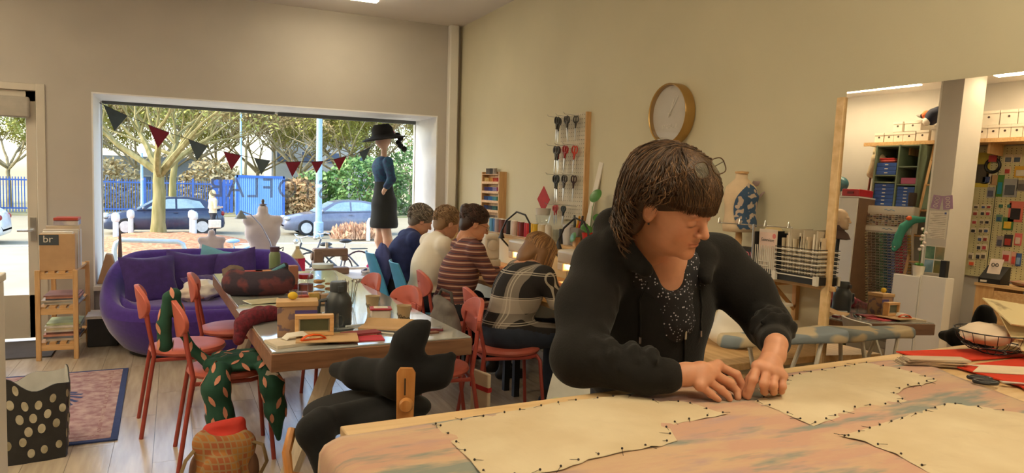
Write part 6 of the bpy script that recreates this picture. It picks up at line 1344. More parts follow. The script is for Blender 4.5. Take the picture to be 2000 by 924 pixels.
for i in range(9): a = Vector((.22+.16*random.random(), 3.82+.2*random.random(), .515)); GP.append(cone(a, a+Vector((random.uniform(-.08,.08), random.uniform(-.05,.05), .004)), .012, .010, .025))
V, Q = sdf_mesh(GP, .0065); obj('cloth', body_mesh('cloth', [(V,Q)], [m_green]), t2)
# petals of the print: thin leaf shapes lying on the cloth surface
Vn = V; rng_ = np.random.default_rng(3); cand = Vn[rng_.permutation(len(Vn))]; tri = Vn[Q]; fc = tri.mean(1); fn = np.cross(tri[:,2]-tri[:,0], tri[:,3]-tri[:,1]); fn /= np.linalg.norm(fn, axis=1)[:,None]+1e-9
cen = Vn.mean(0); used = []; idx = rng_.permutation(len(fc)); cnt_ = 0
pm_ = MB().prism([(0,-.030),(.010,-.012),(.011,.008),(.004,.026),(0,.032),(-.007,.022),(-.011,.004),(-.008,-.016)],0,.0012).mesh('petal', m_pet)
for i in idx:
    p = Vector(fc[i])
    if any((p-q).length < .062 for q in used): continue
    nrm = Vector(fn[i]); used.append(p); o = obj('petal', pm_, t2, p+nrm*.0012); up = Vector((.3*random.uniform(-1,1), .2, 1)); q = nrm.to_track_quat('Z','Y'); o.rotation_mode = 'QUATERNION'; o.rotation_quaternion = q @ Matrix.Rotation(random.uniform(-.6,.6)+random.choice((0,PI)),4,'Z').to_quaternion(); cnt_ += 1
    if cnt_ > 85: break
MB().bb(-.03,.03,-.001,.001,-.012,.012,T=Matrix.Translation((.44,3.705,.47)) @ Matrix.Rotation(R(20),4,'Y')).build('care_label', m_paperw, t2)
# ---- backpack on the floor
m_bp = mat('pack_check', (150,104,60), .9); nn, ll, pp = nodes_of(m_bp)
tcn = nn.new('ShaderNodeTexCoord'); mpn = nn.new('ShaderNodeMapping'); mpn.inputs['Rotation'].default_value = (0,0,0); ll.new(tcn.outputs['Object'], mpn.inputs[0]); br = nn.new('ShaderNodeTexBrick')
br.offset = 0; br.inputs['Scale'].default_value = 1; br.inputs['Brick Width'].default_value = .028; br.inputs['Row Height'].default_value = .028; br.inputs['Mortar Size'].default_value = .0035; br.inputs['Mortar'].default_value = (*lin((150,122,84)),1); br.inputs['Color1'].default_value = (*lin((168,120,52)),1); br.inputs['Color2'].default_value = (*lin((150,78,48)),1)
sx_ = nn.new('ShaderNodeSeparateXYZ'); cx_ = nn.new('ShaderNodeCombineXYZ'); ad = nn.new('ShaderNodeMath'); ll.new(mpn.outputs[0], sx_.inputs[0]); ll.new(sx_.outputs[0], ad.inputs[0]); ll.new(sx_.outputs[1], ad.inputs[1]); ll.new(ad.outputs[0], cx_.inputs[0]); ll.new(sx_.outputs[2], cx_.inputs[1]); ll.new(cx_.outputs[0], br.inputs['Vector']); ll.new(br.outputs[0], pp.inputs['Base Color'])
t2 = thing('backpack', 'brown and orange checked backpack with a red lining on the floor', 'backpack', (.20,3.40,0), R(-14))
V, Q = sdf_mesh([elli((0,0,.15),(.125,.085,.17),.04), cone((-.09,0,.06),(.09,0,.06),.075,.075,.05), cone((-.08,0,.26),(.08,0,.25),.055,.055,.05), elli((0,-.01,.34),(.085,.045,.05),.02,op=-1), elli((0,-.085,.13),(.09,.03,.10),.02)], .007); obj('pack_body', body_mesh('pack_body', [(V,Q)], [m_bp]), t2)
V, Q = sdf_mesh([elli((0,.02,.285),(.10,.055,.05),.03), cone((-.07,.03,.31),(.06,.035,.335),.022,.026,.03), elli((0,-.03,.32),(.06,.025,.025),.02,op=-1)], .006); obj('lining', body_mesh('lining', [(V,Q)], [mat('lining_red', (190,48,34), .8, var=.12)]), t2)
m_strap = mat('strap_olive', (120,98,66), .9)
MB().tube([(-.10,-.02,.26),(-.15,-.06,.20),(-.18,-.09,.10),(-.15,-.08,.02)], .014, 8, flat=.35).build('strap', m_strap, t2); MB().tube([(.10,-.02,.27),(.17,-.03,.25),(.19,-.05,.18),(.15,-.06,.10),(.12,-.06,.05)], .014, 8, flat=.35).build('strap', m_strap, t2)
for s in (-1,1): V, Q = sdf_mesh([elli((s*.115,0,.12),(.035,.05,.09),.02)], .008); obj('side_pocket', body_mesh('side_pocket', [(V,Q)], [mat('pack_brown', (110,76,56), .9)]), t2)

# ================================================================ shop window display
m_dressg = mat('dress_black', (34,38,40), .9, var=.1); m_dressb = mat('dress_teal', (24,74,104), .8, col2=(30,52,90), scale=30, ramp=(.45,.55)); m_mann = mat('mannequin_skin', (206,172,148), .6); m_hat = mat('hat_black', (24,24,26), .9)
t2 = thing('mannequin', 'slim mannequin in a teal and black dress with a wide black hat', 'mannequin', (2.06,7.66,WZ0), R(180)); t2.scale = (1.14,1.14,1.07)     # faces -x
V, Q = sdf_mesh([cone((.0,.0,1.17),(.0,.0,1.27),.028,.028,.02), elli((.012,0,1.345),(.075,.06,.09),.02), elli((0,0,1.06),(.07,.14,.10),.04), cone((0,-.045,.55),(.02,-.045,.32),.05,.045,.02), cone((.02,-.045,.32),(-.02,-.045,.07),.042,.024,.02), cone((-.02,-.045,.05),(.06,-.045,.018),.026,.018,.02), cone((0,.045,.55),(-.04,.045,.32),.05,.045,.02), cone((-.04,.045,.32),(-.10,.045,.07),.042,.024,.02), cone((-.10,.045,.05),(-.02,.045,.018),.026,.018,.02)]
  +sum([[cone((0,s*.15,1.12),(-.03,s*.17,.95),.035,.03,.02), cone((-.03,s*.17,.95),(.03,s*.15,.84),.028,.02,.02), elli((.04,s*.15,.82),(.018,.012,.03),.01)] for s in (-1,1)], []), .008); obj('figure', body_mesh('figure', [(V,Q)], [m_mann]), t2)
V, Q = sdf_mesh([elli((.02,0,1.07),(.085,.15,.11),.04), cone((0,0,1.05),(0,0,.86),.085,.08,.05)]+sum([[cone((0,s*.15,1.13),(-.03,s*.17,.95),.045,.04,.02), cone((-.03,s*.17,.95),(.01,s*.16,.88),.038,.034,.02)] for s in (-1,1)], []), .008); obj('bodice', body_mesh('bodice', [(V,Q)], [m_dressb]), t2)
V, Q = sdf_mesh([cone((0,0,.90),(-.01,0,.70),.085,.11,.05), cone((-.01,0,.70),(-.01,0,.50),.11,.135,.05), elli((-.01,0,.40),(.3,.3,.06),.005,op=-1)], .009); obj('skirt', body_mesh('skirt', [(V,Q)], [m_dressg]), t2)
MB().lathe([(.0,1.50),(.07,1.50),(.10,1.46),(.105,1.40),(.12,1.385),(.20,1.36),(.205,1.345),(.11,1.37),(0,1.37)], 36, T=Matrix.Translation((.01,0,0)) @ Matrix.Translation((0,0,1.38)) @ Matrix.Rotation(R(10),4,'Y') @ Matrix.Translation((0,0,-1.38))).build('hat', m_hat, t2)
for k in range(5): MB().ell((-.13-.012*k,.06*math.sin(k*2),1.40-.035*k),(.03,.02,.03),10,6).build('hat_ribbon', m_hat, t2)
MB().ell((-.10,-.06,1.43),(.02,.02,.02),8,6).build('hat_flower', mat('flower_pink', (170,60,90), .8), t2)
MB().tube([(-.05,0,0),(-.05,0,.5)], .008, 8).build('stand_rod', m_chrome, t2); MB().lathe([(.10,0),(.10,.008),(0,.010)], 24, (-.05,0,0)).build('stand_plate', m_chrome, t2)
tag(crumple('pink_tulle', '', '', (1.98,7.42,WZ0), (.14,.07,.08), mat('tulle_pink', (236,60,140), .9, var=.1), 31, amp=.35), 'hot pink tulle bundle at the feet of the mannequin', 'tulle')
tag(crumple('printed_fabric', '', '', (1.85,7.32,WZ0), (.11,.05,.045), mat('fabric_navywhite', (206,206,214), .9, col2=(60,70,120), scale=14, ramp=(.5,.55)), 33), 'white and navy printed fabric heap on the sill', 'fabric')
m_torso = mat('torso_cloth', (200,192,194), .9, var=.03)
def torso(label, loc, s, rz=0, knob=True):
    t3 = thing('dress_form', label, 'dress form', loc, rz); t3.scale = (s,s,s); V, Q = sdf_mesh([cone((-.16,0,.60),(.16,0,.60),.055,.055,.05), elli((0,0,.46),(.19,.12,.17),.06), elli((0,0,.26),(.13,.10,.14),.08), elli((0,0,.10),(.17,.125,.13),.06), cone((0,0,.62),(0,0,.72),.06,.055,.04), elli((0,0,-.05),(.4,.4,.07),.005,op=-1)], .011); obj('torso', body_mesh('torso', [(V,Q)], [m_torso]), t3)
    if knob: MB().lathe([(.05,.77),(.04,.78),(.012,.785),(.018,.81),(.012,.83),(0,.835)], 16).build('neck_cap', mat('knob_dark', (96,84,78), .5), t3)
    MB().lathe([(.03,-.01),(.03,.04)], 12).build('base_ring', mat('knob_dark'), t3)
torso('white dress form torso standing in the shop window', (.82,7.70,WZ0+.01), .92); torso('child size white dress form behind the sofa', (.335,7.66,WZ0+.005), .60, 0, False)
t2 = thing('arc_lamp', 'slim arched reading lamp with a small conical shade in the window', 'lamp', (.90,7.45,WZ0)); MB().lathe([(.05,0),(.05,.012),(.012,.02),(.012,.22)], 16).build('foot', m_black, t2); MB().tube([(0,0,.22),(-.04,0,.36),(-.12,0,.52),(-.22,0,.63),(-.30,0,.66)], .006, 8).build('arm', m_chrome, t2); MB().lathe([(.008,.02),(.02,0),(.06,-.06),(.055,-.06),(.015,0)], 18, (-.31,0,.65)).build('shade', mat('shade_grey', (120,130,136), .5), t2)
t2 = thing('juice_carton', 'pink and cream carton bottle standing in the window', 'bottle', (1.15,7.60,WZ0)); MB().bb(-.07,0,-.045,.045,0,.18).build('pink_side', mat('carton_pink', (226,130,130), .5), t2); MB().bb(0,.07,-.045,.045,0,.18).build('red_side', mat('carton_magenta', (206,36,86), .5), t2); MB().lathe([(.075,.18),(.03,.26),(.02,.27),(.02,.30),(0,.305)], 18).build('neck', mat('carton_straw', (206,190,140), .5), t2)
t2 = thing('wooden_crate', 'brown wooden case on the sill at the left of the sofa', 'case', (-.26,7.42,WZ0)); MB().bb(-.17,.17,-.09,.09,0,.20).build('case_body', mat('case_brown', (120,96,84), .6), t2, bevel=.004); MB().bb(-.175,.175,-.095,.095,.20,.222).build('case_lid', mat('case_grey', (160,156,152), .5), t2, bevel=.004)
for x in (-.03,.06): MB().bb(x-.015,x+.015,-.012,.012,.222,.24).build('latch', m_chrome, t2)
tag(MB().lathe([(.022,0),(.020,.1),(.012,.3),(.0,.42)], 14).build('wooden_cone', mat('cone_brown', (110,84,70), .6), None, (-.46,7.62,WZ0+.10)), 'tall dark wooden cone beside the brown case', 'cone')
tag(MB().bb(-.05,.05,-.05,.05,0,.10).build('cone_block', mat('case_brown'), None, (-.46,7.62,WZ0), bevel=.004), 'dark block carrying the wooden cone', 'block')
tag(MB().prism([(-.09,0),(.09,0),(.03,.26),(-.02,.27)],-.06,.06,T=Matrix.Rotation(R(90),4,'X')).build('paper_bag', mat('bag_kraft', (190,150,110), .85, bump=.3), None, (-.54,7.42,WZ0), bevel=.006), 'brown paper bag standing in the left corner of the window', 'bag')
t2 = thing('pennant_bunting', 'string of red and grey pennants across the shop window', 'bunting', (0,0,0)); import bisect
anch = [(-.64,2.12),(0.18,1.80),(.75,1.655),(1.25,1.64),(1.65,1.70),(2.02,1.86)]
def strz(x):
    for (a, b), (c_, d_) in zip(anch, anch[1:]):
        if a <= x <= c_: f_ = (x-a)/(c_-a); return b+(d_-b)*f_-.02*math.sin(PI*f_)
    return anch[-1][1]
YF = 7.86
MB().tube([(x/50, YF, strz(x/50)) for x in range(-32, 102, 3)], .003, 5).build('string', mat('string_dark', (90,84,76), .8), t2)
def thin_cloth(name, col):
    m = mat(name, col, .9); n, l, p = nodes_of(m); tr = n.new('ShaderNodeBsdfTranslucent'); mx = n.new('ShaderNodeMixShader'); mx.inputs[0].default_value = .6
    l.new(p.inputs['Base Color'].links[0].from_socket, tr.inputs[0]); out = n['Material Output']; l.new(p.outputs[0], mx.inputs[1]); l.new(tr.outputs[0], mx.inputs[2]); l.new(mx.outputs[0], out.inputs[0]); return m
m_pr, m_pg = thin_cloth('pennant_red', (150,70,80)), thin_cloth('pennant_grey', (112,118,114))
flags = [(-.50,'g',.20),(-.13,'r',.19),(.22,'g',.18),(.54,'r',.17),(.83,'g',.16),(1.14,'r',.16),(1.39,'r',.13),(1.63,'r',.14),(1.90,'g',.13)]
for x, k, w_ in flags:
    h = w_*1.0; zl, zr = strz(x-w_/2), strz(x+w_/2); MB().add([(x-w_/2,YF-.001,zl),(x+w_/2,YF-.001,zr),(x-.01,YF-.006,(zl+zr)/2-h),(x-w_/2,YF+.002,zl),(x+w_/2,YF+.002,zr),(x-.01,YF-.003,(zl+zr)/2-h)], [(0,2,1),(3,4,5),(0,1,4,3),(1,2,5,4),(2,0,3,5)]).build('pennant', m_pr if k == 'r' else m_pg, t2)
# thick pile of cardigans over the blue chair
tag(crumple('blue_cardigan', '', '', (1.66,6.16,.50), (.07,.16,.20), mat('cardigan_periwinkle', (66,74,130), .9, bump=.3, bscale=40), 41, amp=.18), 'periwinkle cardigan slumped over the back of the blue chair', 'cardigan')
# ================================================================ tall mirror against the right wall, and the far side of the room it shows
t2 = thing('standing_mirror', 'tall leaning wall mirror with pale wooden side battens', 'mirror', (0,0,0))
qa, qb = R(2.1), R(-2.0); MN = Vector((-math.cos(qa)*math.cos(qb), math.sin(qb), math.sin(qa))).normalized(); ME = Vector((-MN.y, MN.x, 0)).normalized(); ME = ME if ME.y > 0 else -ME; MU = ME.cross(MN); MU = MU if MU.z > 0 else -MU
MT = Matrix.Translation((2.57,2.0,.9)) @ Matrix((ME, MU, MN)).transposed().to_4x4()       # local x along the wall (to the window), y up, z out of the glass
m_mir = mat('mirror_silver', (224,218,208), 0.0, metal=1., var=0.)
MB().bb(-.95,.195,-.86,.985,-.006,0,T=MT).build('mirror_glass', m_mir, t2)
MB().bb(.196,.235,-.88,.965,-.03,.012,T=MT).build('side_batten', m_birch, t2, bevel=.003); MB().bb(-.99,-.951,-.88,.965,-.03,.012,T=MT).build('side_batten', m_pine, t2, bevel=.003); MB().bb(-.95,.195,-.86,.985,-.018,-.007,T=MT).build('backing', m_pinex, t2)
# ironing board in front of it
t2 = thing('sleeve_board', 'low ironing board with a faded blue patchwork cover by the mirror', 'ironing board', (2.30,2.17,0), R(-4)); m_iron = mat('iron_cover', (196,178,146), .9, col2=(130,140,146), scale=6, ramp=(.48,.52), detail=1)
V, Q = sdf_mesh([cone((-.28,0,.85),(.22,0,.85),.055,.085,.03), elli((-.02,0,.79),(.5,.3,.045),.01,op=-1), elli((-.02,0,.915),(.5,.3,.045),.01,op=-1)], .007); obj('padded_top', body_mesh('padded_top', [(V,Q)], [m_iron]), t2)
for a, b in (((-.15,-.05,.83),(.12,-.12,.0)),((-.15,.05,.83),(.12,.12,.0)),((.14,-.05,.83),(-.14,-.12,0)),((.14,.05,.83),(-.14,.12,0))): MB().tube([a,b], .009, 8).build('leg', m_wire, t2)
tag(MB().bb(-.3,.3,-.16,.16,0,.02).build('low_shelf', m_deskt, None, (2.22,2.50-.02,.62), bevel=.003), 'pale board below the overlock desk', 'board') if False else None
bcw = blue_chair('white shell chair with a pale green cloth, seen in the mirror', (1.50,2.52), R(-150)); bcw['group'] = 'white chair by the mirror'
for ch_ in bcw.children:
    if ch_.name.startswith('shell'): swap_mat(ch_, m_bluep, mat('chair_white', (206,204,198), .45))
tag(crumple('green_cloth', '', '', (1.48,2.52,.445), (.13,.13,.06), mat('cloth_mint', (176,190,150), .9), 51), 'pale green cloth lying on the white shell chair', 'cloth')

# pillar with notices
pl = struct(MB().bb(-2.5,-2.1,4.36,4.58,0,ZC).build('pillar', m_wallw)); MB().bb(-2.106,-2.094,4.572,4.59,0,ZC).build('corner_profile', m_white, pl)
t2 = thing('white_cupboard', 'white low cupboard at the foot of the pillar, seen in the mirror', 'cupboard', (0,0,0)); MB().bb(-2.09,-1.95,4.23,4.485,0,.975).build('front_box', m_white, t2, bevel=.003); MB().bb(-1.952,-1.944,4.478,4.488,0,.975).build('corner_profile', m_white, t2)
t2 = thing('white_cupboard', 'white low cupboard with the plant pot, seen in the mirror', 'cupboard', (0,0,0)); MB().bb(-2.08,-1.955,4.49,4.78,0,.955).build('body', m_white, t2, bevel=.003); MB().bb(-1.955,-1.945,4.495,4.775,.02,.95).build('door', m_white, t2, bevel=.002)
def sheetp(name, label, cat, y0, y1, z0, z1, m_, X=-2.0995, group='notices on the pillar'):
    t3 = thing(name, label, cat, (X, (y0+y1)/2, (z0+z1)/2), group=group); MB().bb(0,.002,-(y1-y0)/2,(y1-y0)/2,-(z1-z0)/2,(z1-z0)/2).build('sheet', m_, t3); return t3
m_prt = mat('notice_paper', (214,206,192), .7); m_tx = mat('notice_ink', (110,104,104), .8)
for nm, z0, z1 in (('upper text notice with a blue square on the pillar',1.49,1.645),('lower text notice on the pillar',1.36,1.485)):
    t3 = sheetp('text_notice', nm, 'notice', 4.37,4.56,z0,z1,m_prt)
    for k in range(7): MB().bb(.002,.0025,-.08,.08-.02*(k % 3),(z1-z0)/2-.025-.018*k-.003,(z1-z0)/2-.025-.018*k).build('text_line', m_tx, t3) if .025+.018*k < z1-z0-.01 else None
    if 'upper' in nm: MB().bb(.002,.003,-.08,-.06,.045,.065).build('blue_square', mat('ink_blue', (70,86,150), .7), t3)
t3 = sheetp('photo_notice', 'notice with four landscape photos on the pillar', 'notice', 4.355,4.56,1.0,1.285,m_prt)
for k, (y, z, c1, c2) in enumerate(((.05,.07,(50,100,80),(120,150,120)),(-.05,.07,(150,130,90),(110,120,90)),(.05,-.07,(140,170,190),(110,140,160)),(-.05,-.07,(120,110,60),(90,100,60)))): MB().bb(.002,.003,y-.046,y+.046,z-.064,z+.064).build('photo', mat('photo_%d' % k, c1, .5, col2=c2, scale=9), t3)
for k, y in enumerate((4.50,4.385)):
    t3 = thing('purple_flyer', ['mauve leaflet hung at the left on the pillar','mauve leaflet hung at the right on the pillar'][k], 'leaflet', (-2.098,y,1.735), group='mauve leaflets', rot=(R(8-16*k),0,0)); MB().bb(0,.002,-.048,.048,-.07,.07).build('sheet', mat('flyer_mauve', (160,130,160), .7), t3)
    for j in range(3): MB().tube([(.003,.02*math.cos(2*PI*i/10),.04-.04*j+.014*math.sin(2*PI*i/10)) for i in range(10)], .003, 4, closed=True).build('doodle', m_prt, t3)
t3 = thing('white_planter', 'white round pot with a tall flowering stem on the low cupboard', 'plant', (-2.02,4.56,.9555)); MB().lathe([(.045,0),(.06,.11),(.055,.11),(.042,.01),(0,.01)], 20).build('pot', mat('pot_white', (224,216,200), .4), t3); MB().tube([(0,0,.05),(.01,.0,.25),(.02,-.02,.5)], .004, 5).build('stem', m_leaf, t3)
for k in range(7): MB().ell((.02+.015*math.sin(k*2),-.02+.02*math.cos(k*2),.28+.035*k),(.02,.02,.016),8,6).build('blossom', mat('blossom_white', (226,214,206), .7), t3)
for k in range(4): MB().ell((.03*math.cos(k*1.6),.03*math.sin(k*1.6),.12),(.03,.012,.02),8,6).build('leaf', m_leaf, t3)

# tall white cabinet, red case, globe, mannequin head, hobby horse
t2 = thing('white_cabinet', 'tall white cabinet with brown side under the red case, seen in the mirror', 'cabinet', (0,0,0)); MB().bb(-2.7,-2.22,5.46,6.1,0,1.76).build('carcass', mat('cabinet_brown', (126,96,72), .6), t2); MB().bb(-2.219,-2.2,5.465,6.1,.05,1.755).build('door', m_white, t2, bevel=.002); MB().bb(-2.7,-2.2,5.455,6.1,1.76,1.775).build('top', m_white, t2)
t2 = thing('red_case', 'red plastic case on the white cabinet', 'case', (-2.36,5.58,1.776)); MB().bb(-.12,.14,-.11,.12,0,.085).build('case_body', mat('case_red', (176,36,36), .35), t2, bevel=.01); MB().bb(.14,.15,-.04,.04,.03,.055).build('handle', mat('case_red_dark', (120,26,26), .4), t2)
t2 = thing('globe', 'small blue globe on a stand on the white cabinet', 'globe', (-2.35,5.82,1.776)); MB().lathe([(.05,0),(.05,.01),(.012,.02),(.01,.06)], 16).build('stand', m_chrome, t2); MB().ell((0,0,.15),(.09,.09,.09),22,14).build('sphere', mat('globe_sea', (60,110,120), .4, col2=(110,130,96), scale=9, ramp=(.52,.56)), t2)
t2 = thing('wig_stand', 'pale mannequin head on a dark draped stand, seen in the mirror', 'mannequin head', (-1.92,5.46,0), R(-30)); V, Q = sdf_mesh(head_prims(), .005, Matrix.Translation((0,0,1.49))); obj('head', body_mesh('head', [(V,Q)], [mat('head_plaster', (196,170,140), .5)], None, lambda V_: np.ones((len(V_),4))), t2); MB().lathe([(.05,1.42),(.06,1.36),(.10,1.33),(.13,1.27),(.09,1.26)], 18).build('collar', mat('drape_dark', (70,50,44), .8), t2); MB().tube([(0,0,0),(0,0,1.3)], .02, 8).build('pole', m_black, t2); MB().lathe([(.14,0),(.14,.02),(0,.03)], 20).build('foot', m_black, t2)
t2 = thing('hobby_horse', 'cream plush hobby horse with dark bridle on the wall, seen in the mirror', 'toy', (-2.62,5.56,2.08), R(0)); m_plush = mat('plush_cream', (196,178,146), .95, bump=.4, bscale=60)
V, Q = sdf_mesh([cone((0,.05,.0),(0,.0,.16),.06,.065,.04), cone((0,0,.2),(.03,-.12,.14),.062,.04,.04), cone((0,.03,.25),(0,.035,.31),.018,.006,.02), cone((.05,.02,.25),(.05,.02,.31),.018,.006,.02)], .008); obj('head', body_mesh('head', [(V,Q)], [m_plush]), t2)
for pth in ([(.07,-.05,.21),(.0,-.045,.26),(-.06,-.05,.2),(0,-.04,.12)], [(.055,-.10,.16),(.0,-.11,.21),(-.04,-.10,.16),(.02,-.09,.10)]): MB().tube(pth, .007, 6, closed=True).build('bridle', m_black, t2)
MB().tube([(.02,.05,.02),(.03,.06,-.30)], .012, 8).build('stick', mat('stick_red', (130,60,50), .5), t2)
# green shelf unit with blue drawers
m_sage = mat('unit_green', (120,136,112), .6); m_bluedr = mat('drawer_blue', (56,92,170), .5, var=.06)
t2 = thing('green_shelf_unit', 'grey green shelf unit packed with blue flat drawers, seen in the mirror', 'shelf', (0,0,0)); 
for y in (4.985,5.225,5.505): MB().bb(-2.85,-2.5,y-.009,y+.009,1.69,2.40).build('upright', m_sage, t2)
MB().bb(-2.86,-2.85,4.98,5.51,1.69,2.40).build('back', m_sage, t2)
for y0, y1, zz in ((5.235,5.495,(1.69,1.97,2.05,2.39)),(4.995,5.215,(1.69,1.945,2.15,2.39))):
    for z in zz: MB().bb(-2.85,-2.505,y0,y1,z-.008,z+.006).build('board', m_sage, t2)
def drawers(y0, y1, z0, n, h, side):
    for k in range(n): 
        t3 = thing('flat_drawer', '%s blue drawer from the bottom, %s of the green shelf unit' % (ORD[k], side), 'drawer', (-2.66,(y0+y1)/2,z0+k*h), group='blue drawers in the %s' % side); MB().bb(-.15,.15,-(y1-y0)/2,(y1-y0)/2,0,h-.003).build('tray', m_bluedr, t3, bevel=.002); MB().bb(.15,.153,-.02,.02,h*.35,h*.6).build('label', m_paperw, t3)
drawers(5.245,5.485,1.698,6,.043,'lower left bay'); drawers(5.245,5.485,2.058,3,.047,'upper left bay'); drawers(5.005,5.205,1.698,6,.038,'lower right bay')
t3 = thing('red_cloth_pile', 'folded red cloths above the blue drawers', 'cloth', (-2.6,5.37,2.20)); MB().bb(-.09,.09,-.10,.08,0,.03).build('lower_fold', mat('cloth_brick', (160,60,50), .9), t3, bevel=.01); MB().bb(-.08,.08,-.08,.10,.03,.055).build('upper_fold', mat('cloth_red', (186,50,46), .9), t3, bevel=.01)
tag(MB().bb(-.07,.07,-.10,.10,0,.075).build('pink_basket', mat('basket_pink', (206,110,150), .6), None, (-2.60,5.09,1.953), bevel=.01), 'pink basket on the green shelf unit', 'basket')
tag(MB().lathe([(.04,0),(.045,.12),(.04,.15),(.0,.151)], 16).build('dark_tin', mat('tin_dark', (58,44,36), .5), None, (-2.44,4.97,1.70)), 'dark brown tin in front of the right bay', 'tin')
# thread display
t2 = thing('thread_display', 'slanted display of sewing thread reels sorted by colour, seen in the mirror', 'display', (0,0,0)); m_disp = mat('display_white', (216,208,196), .6)
DT = Matrix.Translation((-2.40,5.19,1.40)) @ Matrix.Rotation(R(0),4,'Z') @ Matrix.Rotation(R(11),4,'Y')       # local z up along the board, x out
MB().bb(-.04,0,-.28,.28,-1.0,0,T=DT).build('sloping_board', m_disp, t2); MB().bb(-2.50,-2.40,4.91,5.47,1.40,1.69).build('header_box', m_disp, t2); MB().bb(-2.42,-2.395,4.92,5.46,1.61,1.68).build('title_strip', m_paperw, t2); MB().bb(-2.42,-2.39,4.92,5.46,1.40,1.455).build('lower_strip', m_paperw, t2)
for nm_, z in (('upper', 1.645), ('lower', 1.428)): MB().tube([(-2.389,5.25-.02*k,z+.008*math.sin(k*1.9)) for k in range(7)], .004, 4).build('script_mark', mat('mark_blue', (120,150,180), .6), t2)
hd_ = MB(); rng = random.Random(4); hm_ = [mat('notion_%d' % k, c_, .6) for k, c_ in enumerate(((120,60,54),(176,150,110),(60,56,60),(200,186,160),(150,120,90)))]
for i in range(14):
    for j in range(6): hd_.box((-2.388,4.945+.038*i,1.475+.022*j),(.012,.022,.011), mi=rng.randint(0,4))
o = hd_.build('notion_samples', hm_, t2); o['kind'] = 'stuff'
pal = [(206,190,150),(150,120,90),(120,100,80),(96,110,80),(110,150,110),(60,110,110),(60,90,150),(120,130,180),(170,60,80),(190,50,60),(200,110,130),(206,160,60)]
rm_ = [mat('reelcol_%d' % k, c_, .55, col2=tuple(int(x*.6+30) for x in c_), scale=40) for k, c_ in enumerate(pal)]
rl_ = MB()
for i in range(12):
    for j in range(30): rl_.tube([(.012,.262-.0475*i+.016,-.03-.032*j),(.012,.262-.0475*i-.016,-.03-.032*j)], .011, 6, mi=i, T=DT)
o = rl_.build('thread_reels', rm_, t2); o['kind'] = 'stuff'
for i in range(13): MB().bb(0,.012,.286-.0475*i-.002,.286-.0475*i+.002,-1.0,-.01,T=DT).build('divider', m_disp, t2)
# ladder with a plush snake
t2 = thing('wooden_ladder', 'leaning wooden ladder beside the pillar, seen in the mirror', 'ladder', (0,0,0)); 
for dy in (-.10,.12): MB().tube([(-2.22,4.80+dy+.02,0),(-2.68,4.86+dy*.6,2.44)], .018, 4).build('rail', m_pine, t2)
for k in range(8): f_ = (k+.8)/8.5; MB().tube([(-2.22-.46*f_,4.70+.10*f_,2.44*f_),(-2.22-.46*f_,4.92+.02*f_,2.44*f_)], .012, 6).build('rung', m_pine, t2)
t2 = thing('plush_snake', 'teal plush snake with an orange patch hanging from the ladder', 'toy', (0,0,0)); V, Q = sdf_mesh(chain([(-2.42,4.80,1.56),(-2.38,4.90,1.55),(-2.34,4.97,1.46),(-2.32,5.0,1.36),(-2.31,5.01,1.27),(-2.29,5.02,1.21)], [.03,.04,.045,.042,.045,.03], .02), .007); obj('body', body_mesh('body', [(V,Q)], [mat('plush_teal', (70,150,130), .95)]), t2)
for s in (-1,1): MB().ell((-2.262,5.02+s*.02,1.235),(.008,.008,.008),8,6).build('eye', m_paperw, t2)
MB().ell((-2.345,4.92,1.56),(.03,.035,.028),12,8).build('orange_patch', m_ora, t2)
# box shelf along the left wall
t2 = thing('long_box_shelf', 'long wooden shelf with white boxes high on the far wall', 'shelf', (0,0,0)); MB().bb(-2.95,-2.62,3.2,5.75,2.425,2.45).build('board', m_pinex, t2); MB().bb(-2.62,-2.60,3.2,5.75,2.41,2.452).build('front_edge', m_pinex, t2)
for y in (3.5,4.35,5.2): MB().bb(-2.95,-2.66,y-.012,y+.012,2.30,2.425).build('bracket', m_pine, t2)
m_boxw = mat('box_white', (216,206,190), .7, var=.03); m_hole = mat('box_hole', (60,44,36), .8)
def wbox(y, z, w_, h, label, x=-2.66):
    t3 = thing('storage_box', label, 'box', (x, y, z), group='white boxes on the high shelf'); MB().bb(-.26,0,-w_/2,w_/2,0,h-.03).build('box_body', m_boxw, t3); MB().bb(-.265,.004,-w_/2-.003,w_/2+.003,h-.03,h-.001).build('box_lid', m_boxw, t3); MB().lathe([(.012,0),(.012,.002)], 12, T=Matrix.Translation((0,0,h*.55)) @ Matrix.Rotation(R(90),4,'Y')).build('finger_hole', m_hole, t3)
for k, y in enumerate((5.60,5.475,5.36,5.23,5.075)): wbox(y, 2.452, .11 if k < 3 else .14, .12 if k < 4 else .13, ['white box at the far left end of the high shelf','white box second from the left on the high shelf','white box third from the left on the high shelf','white box fourth from the left on the high shelf','white box fifth from the left on the high shelf'][k])
wbox(5.38,2.575,.11,.12,'small white box stacked above the left boxes'); wbox(5.20,2.5755,.19,.12,'wide white box stacked above the left boxes'); wbox(4.90,2.452,.15,.16,'white box under the toucan toy')
for k in range(7): wbox(4.55-.112*k, 2.452, .105, .145, 'white box in the lower row to the right of the pillar, place %s' % ('one two three four five six seven'.split()[k]))
for k, (y, w_) in enumerate(((4.55,.105),(4.385,.20),(4.19,.16),(4.02,.16))): wbox(y, 2.598, w_, .15, 'white box in the upper row to the right of the pillar, place %s' % ('one two three four'.split()[k]))
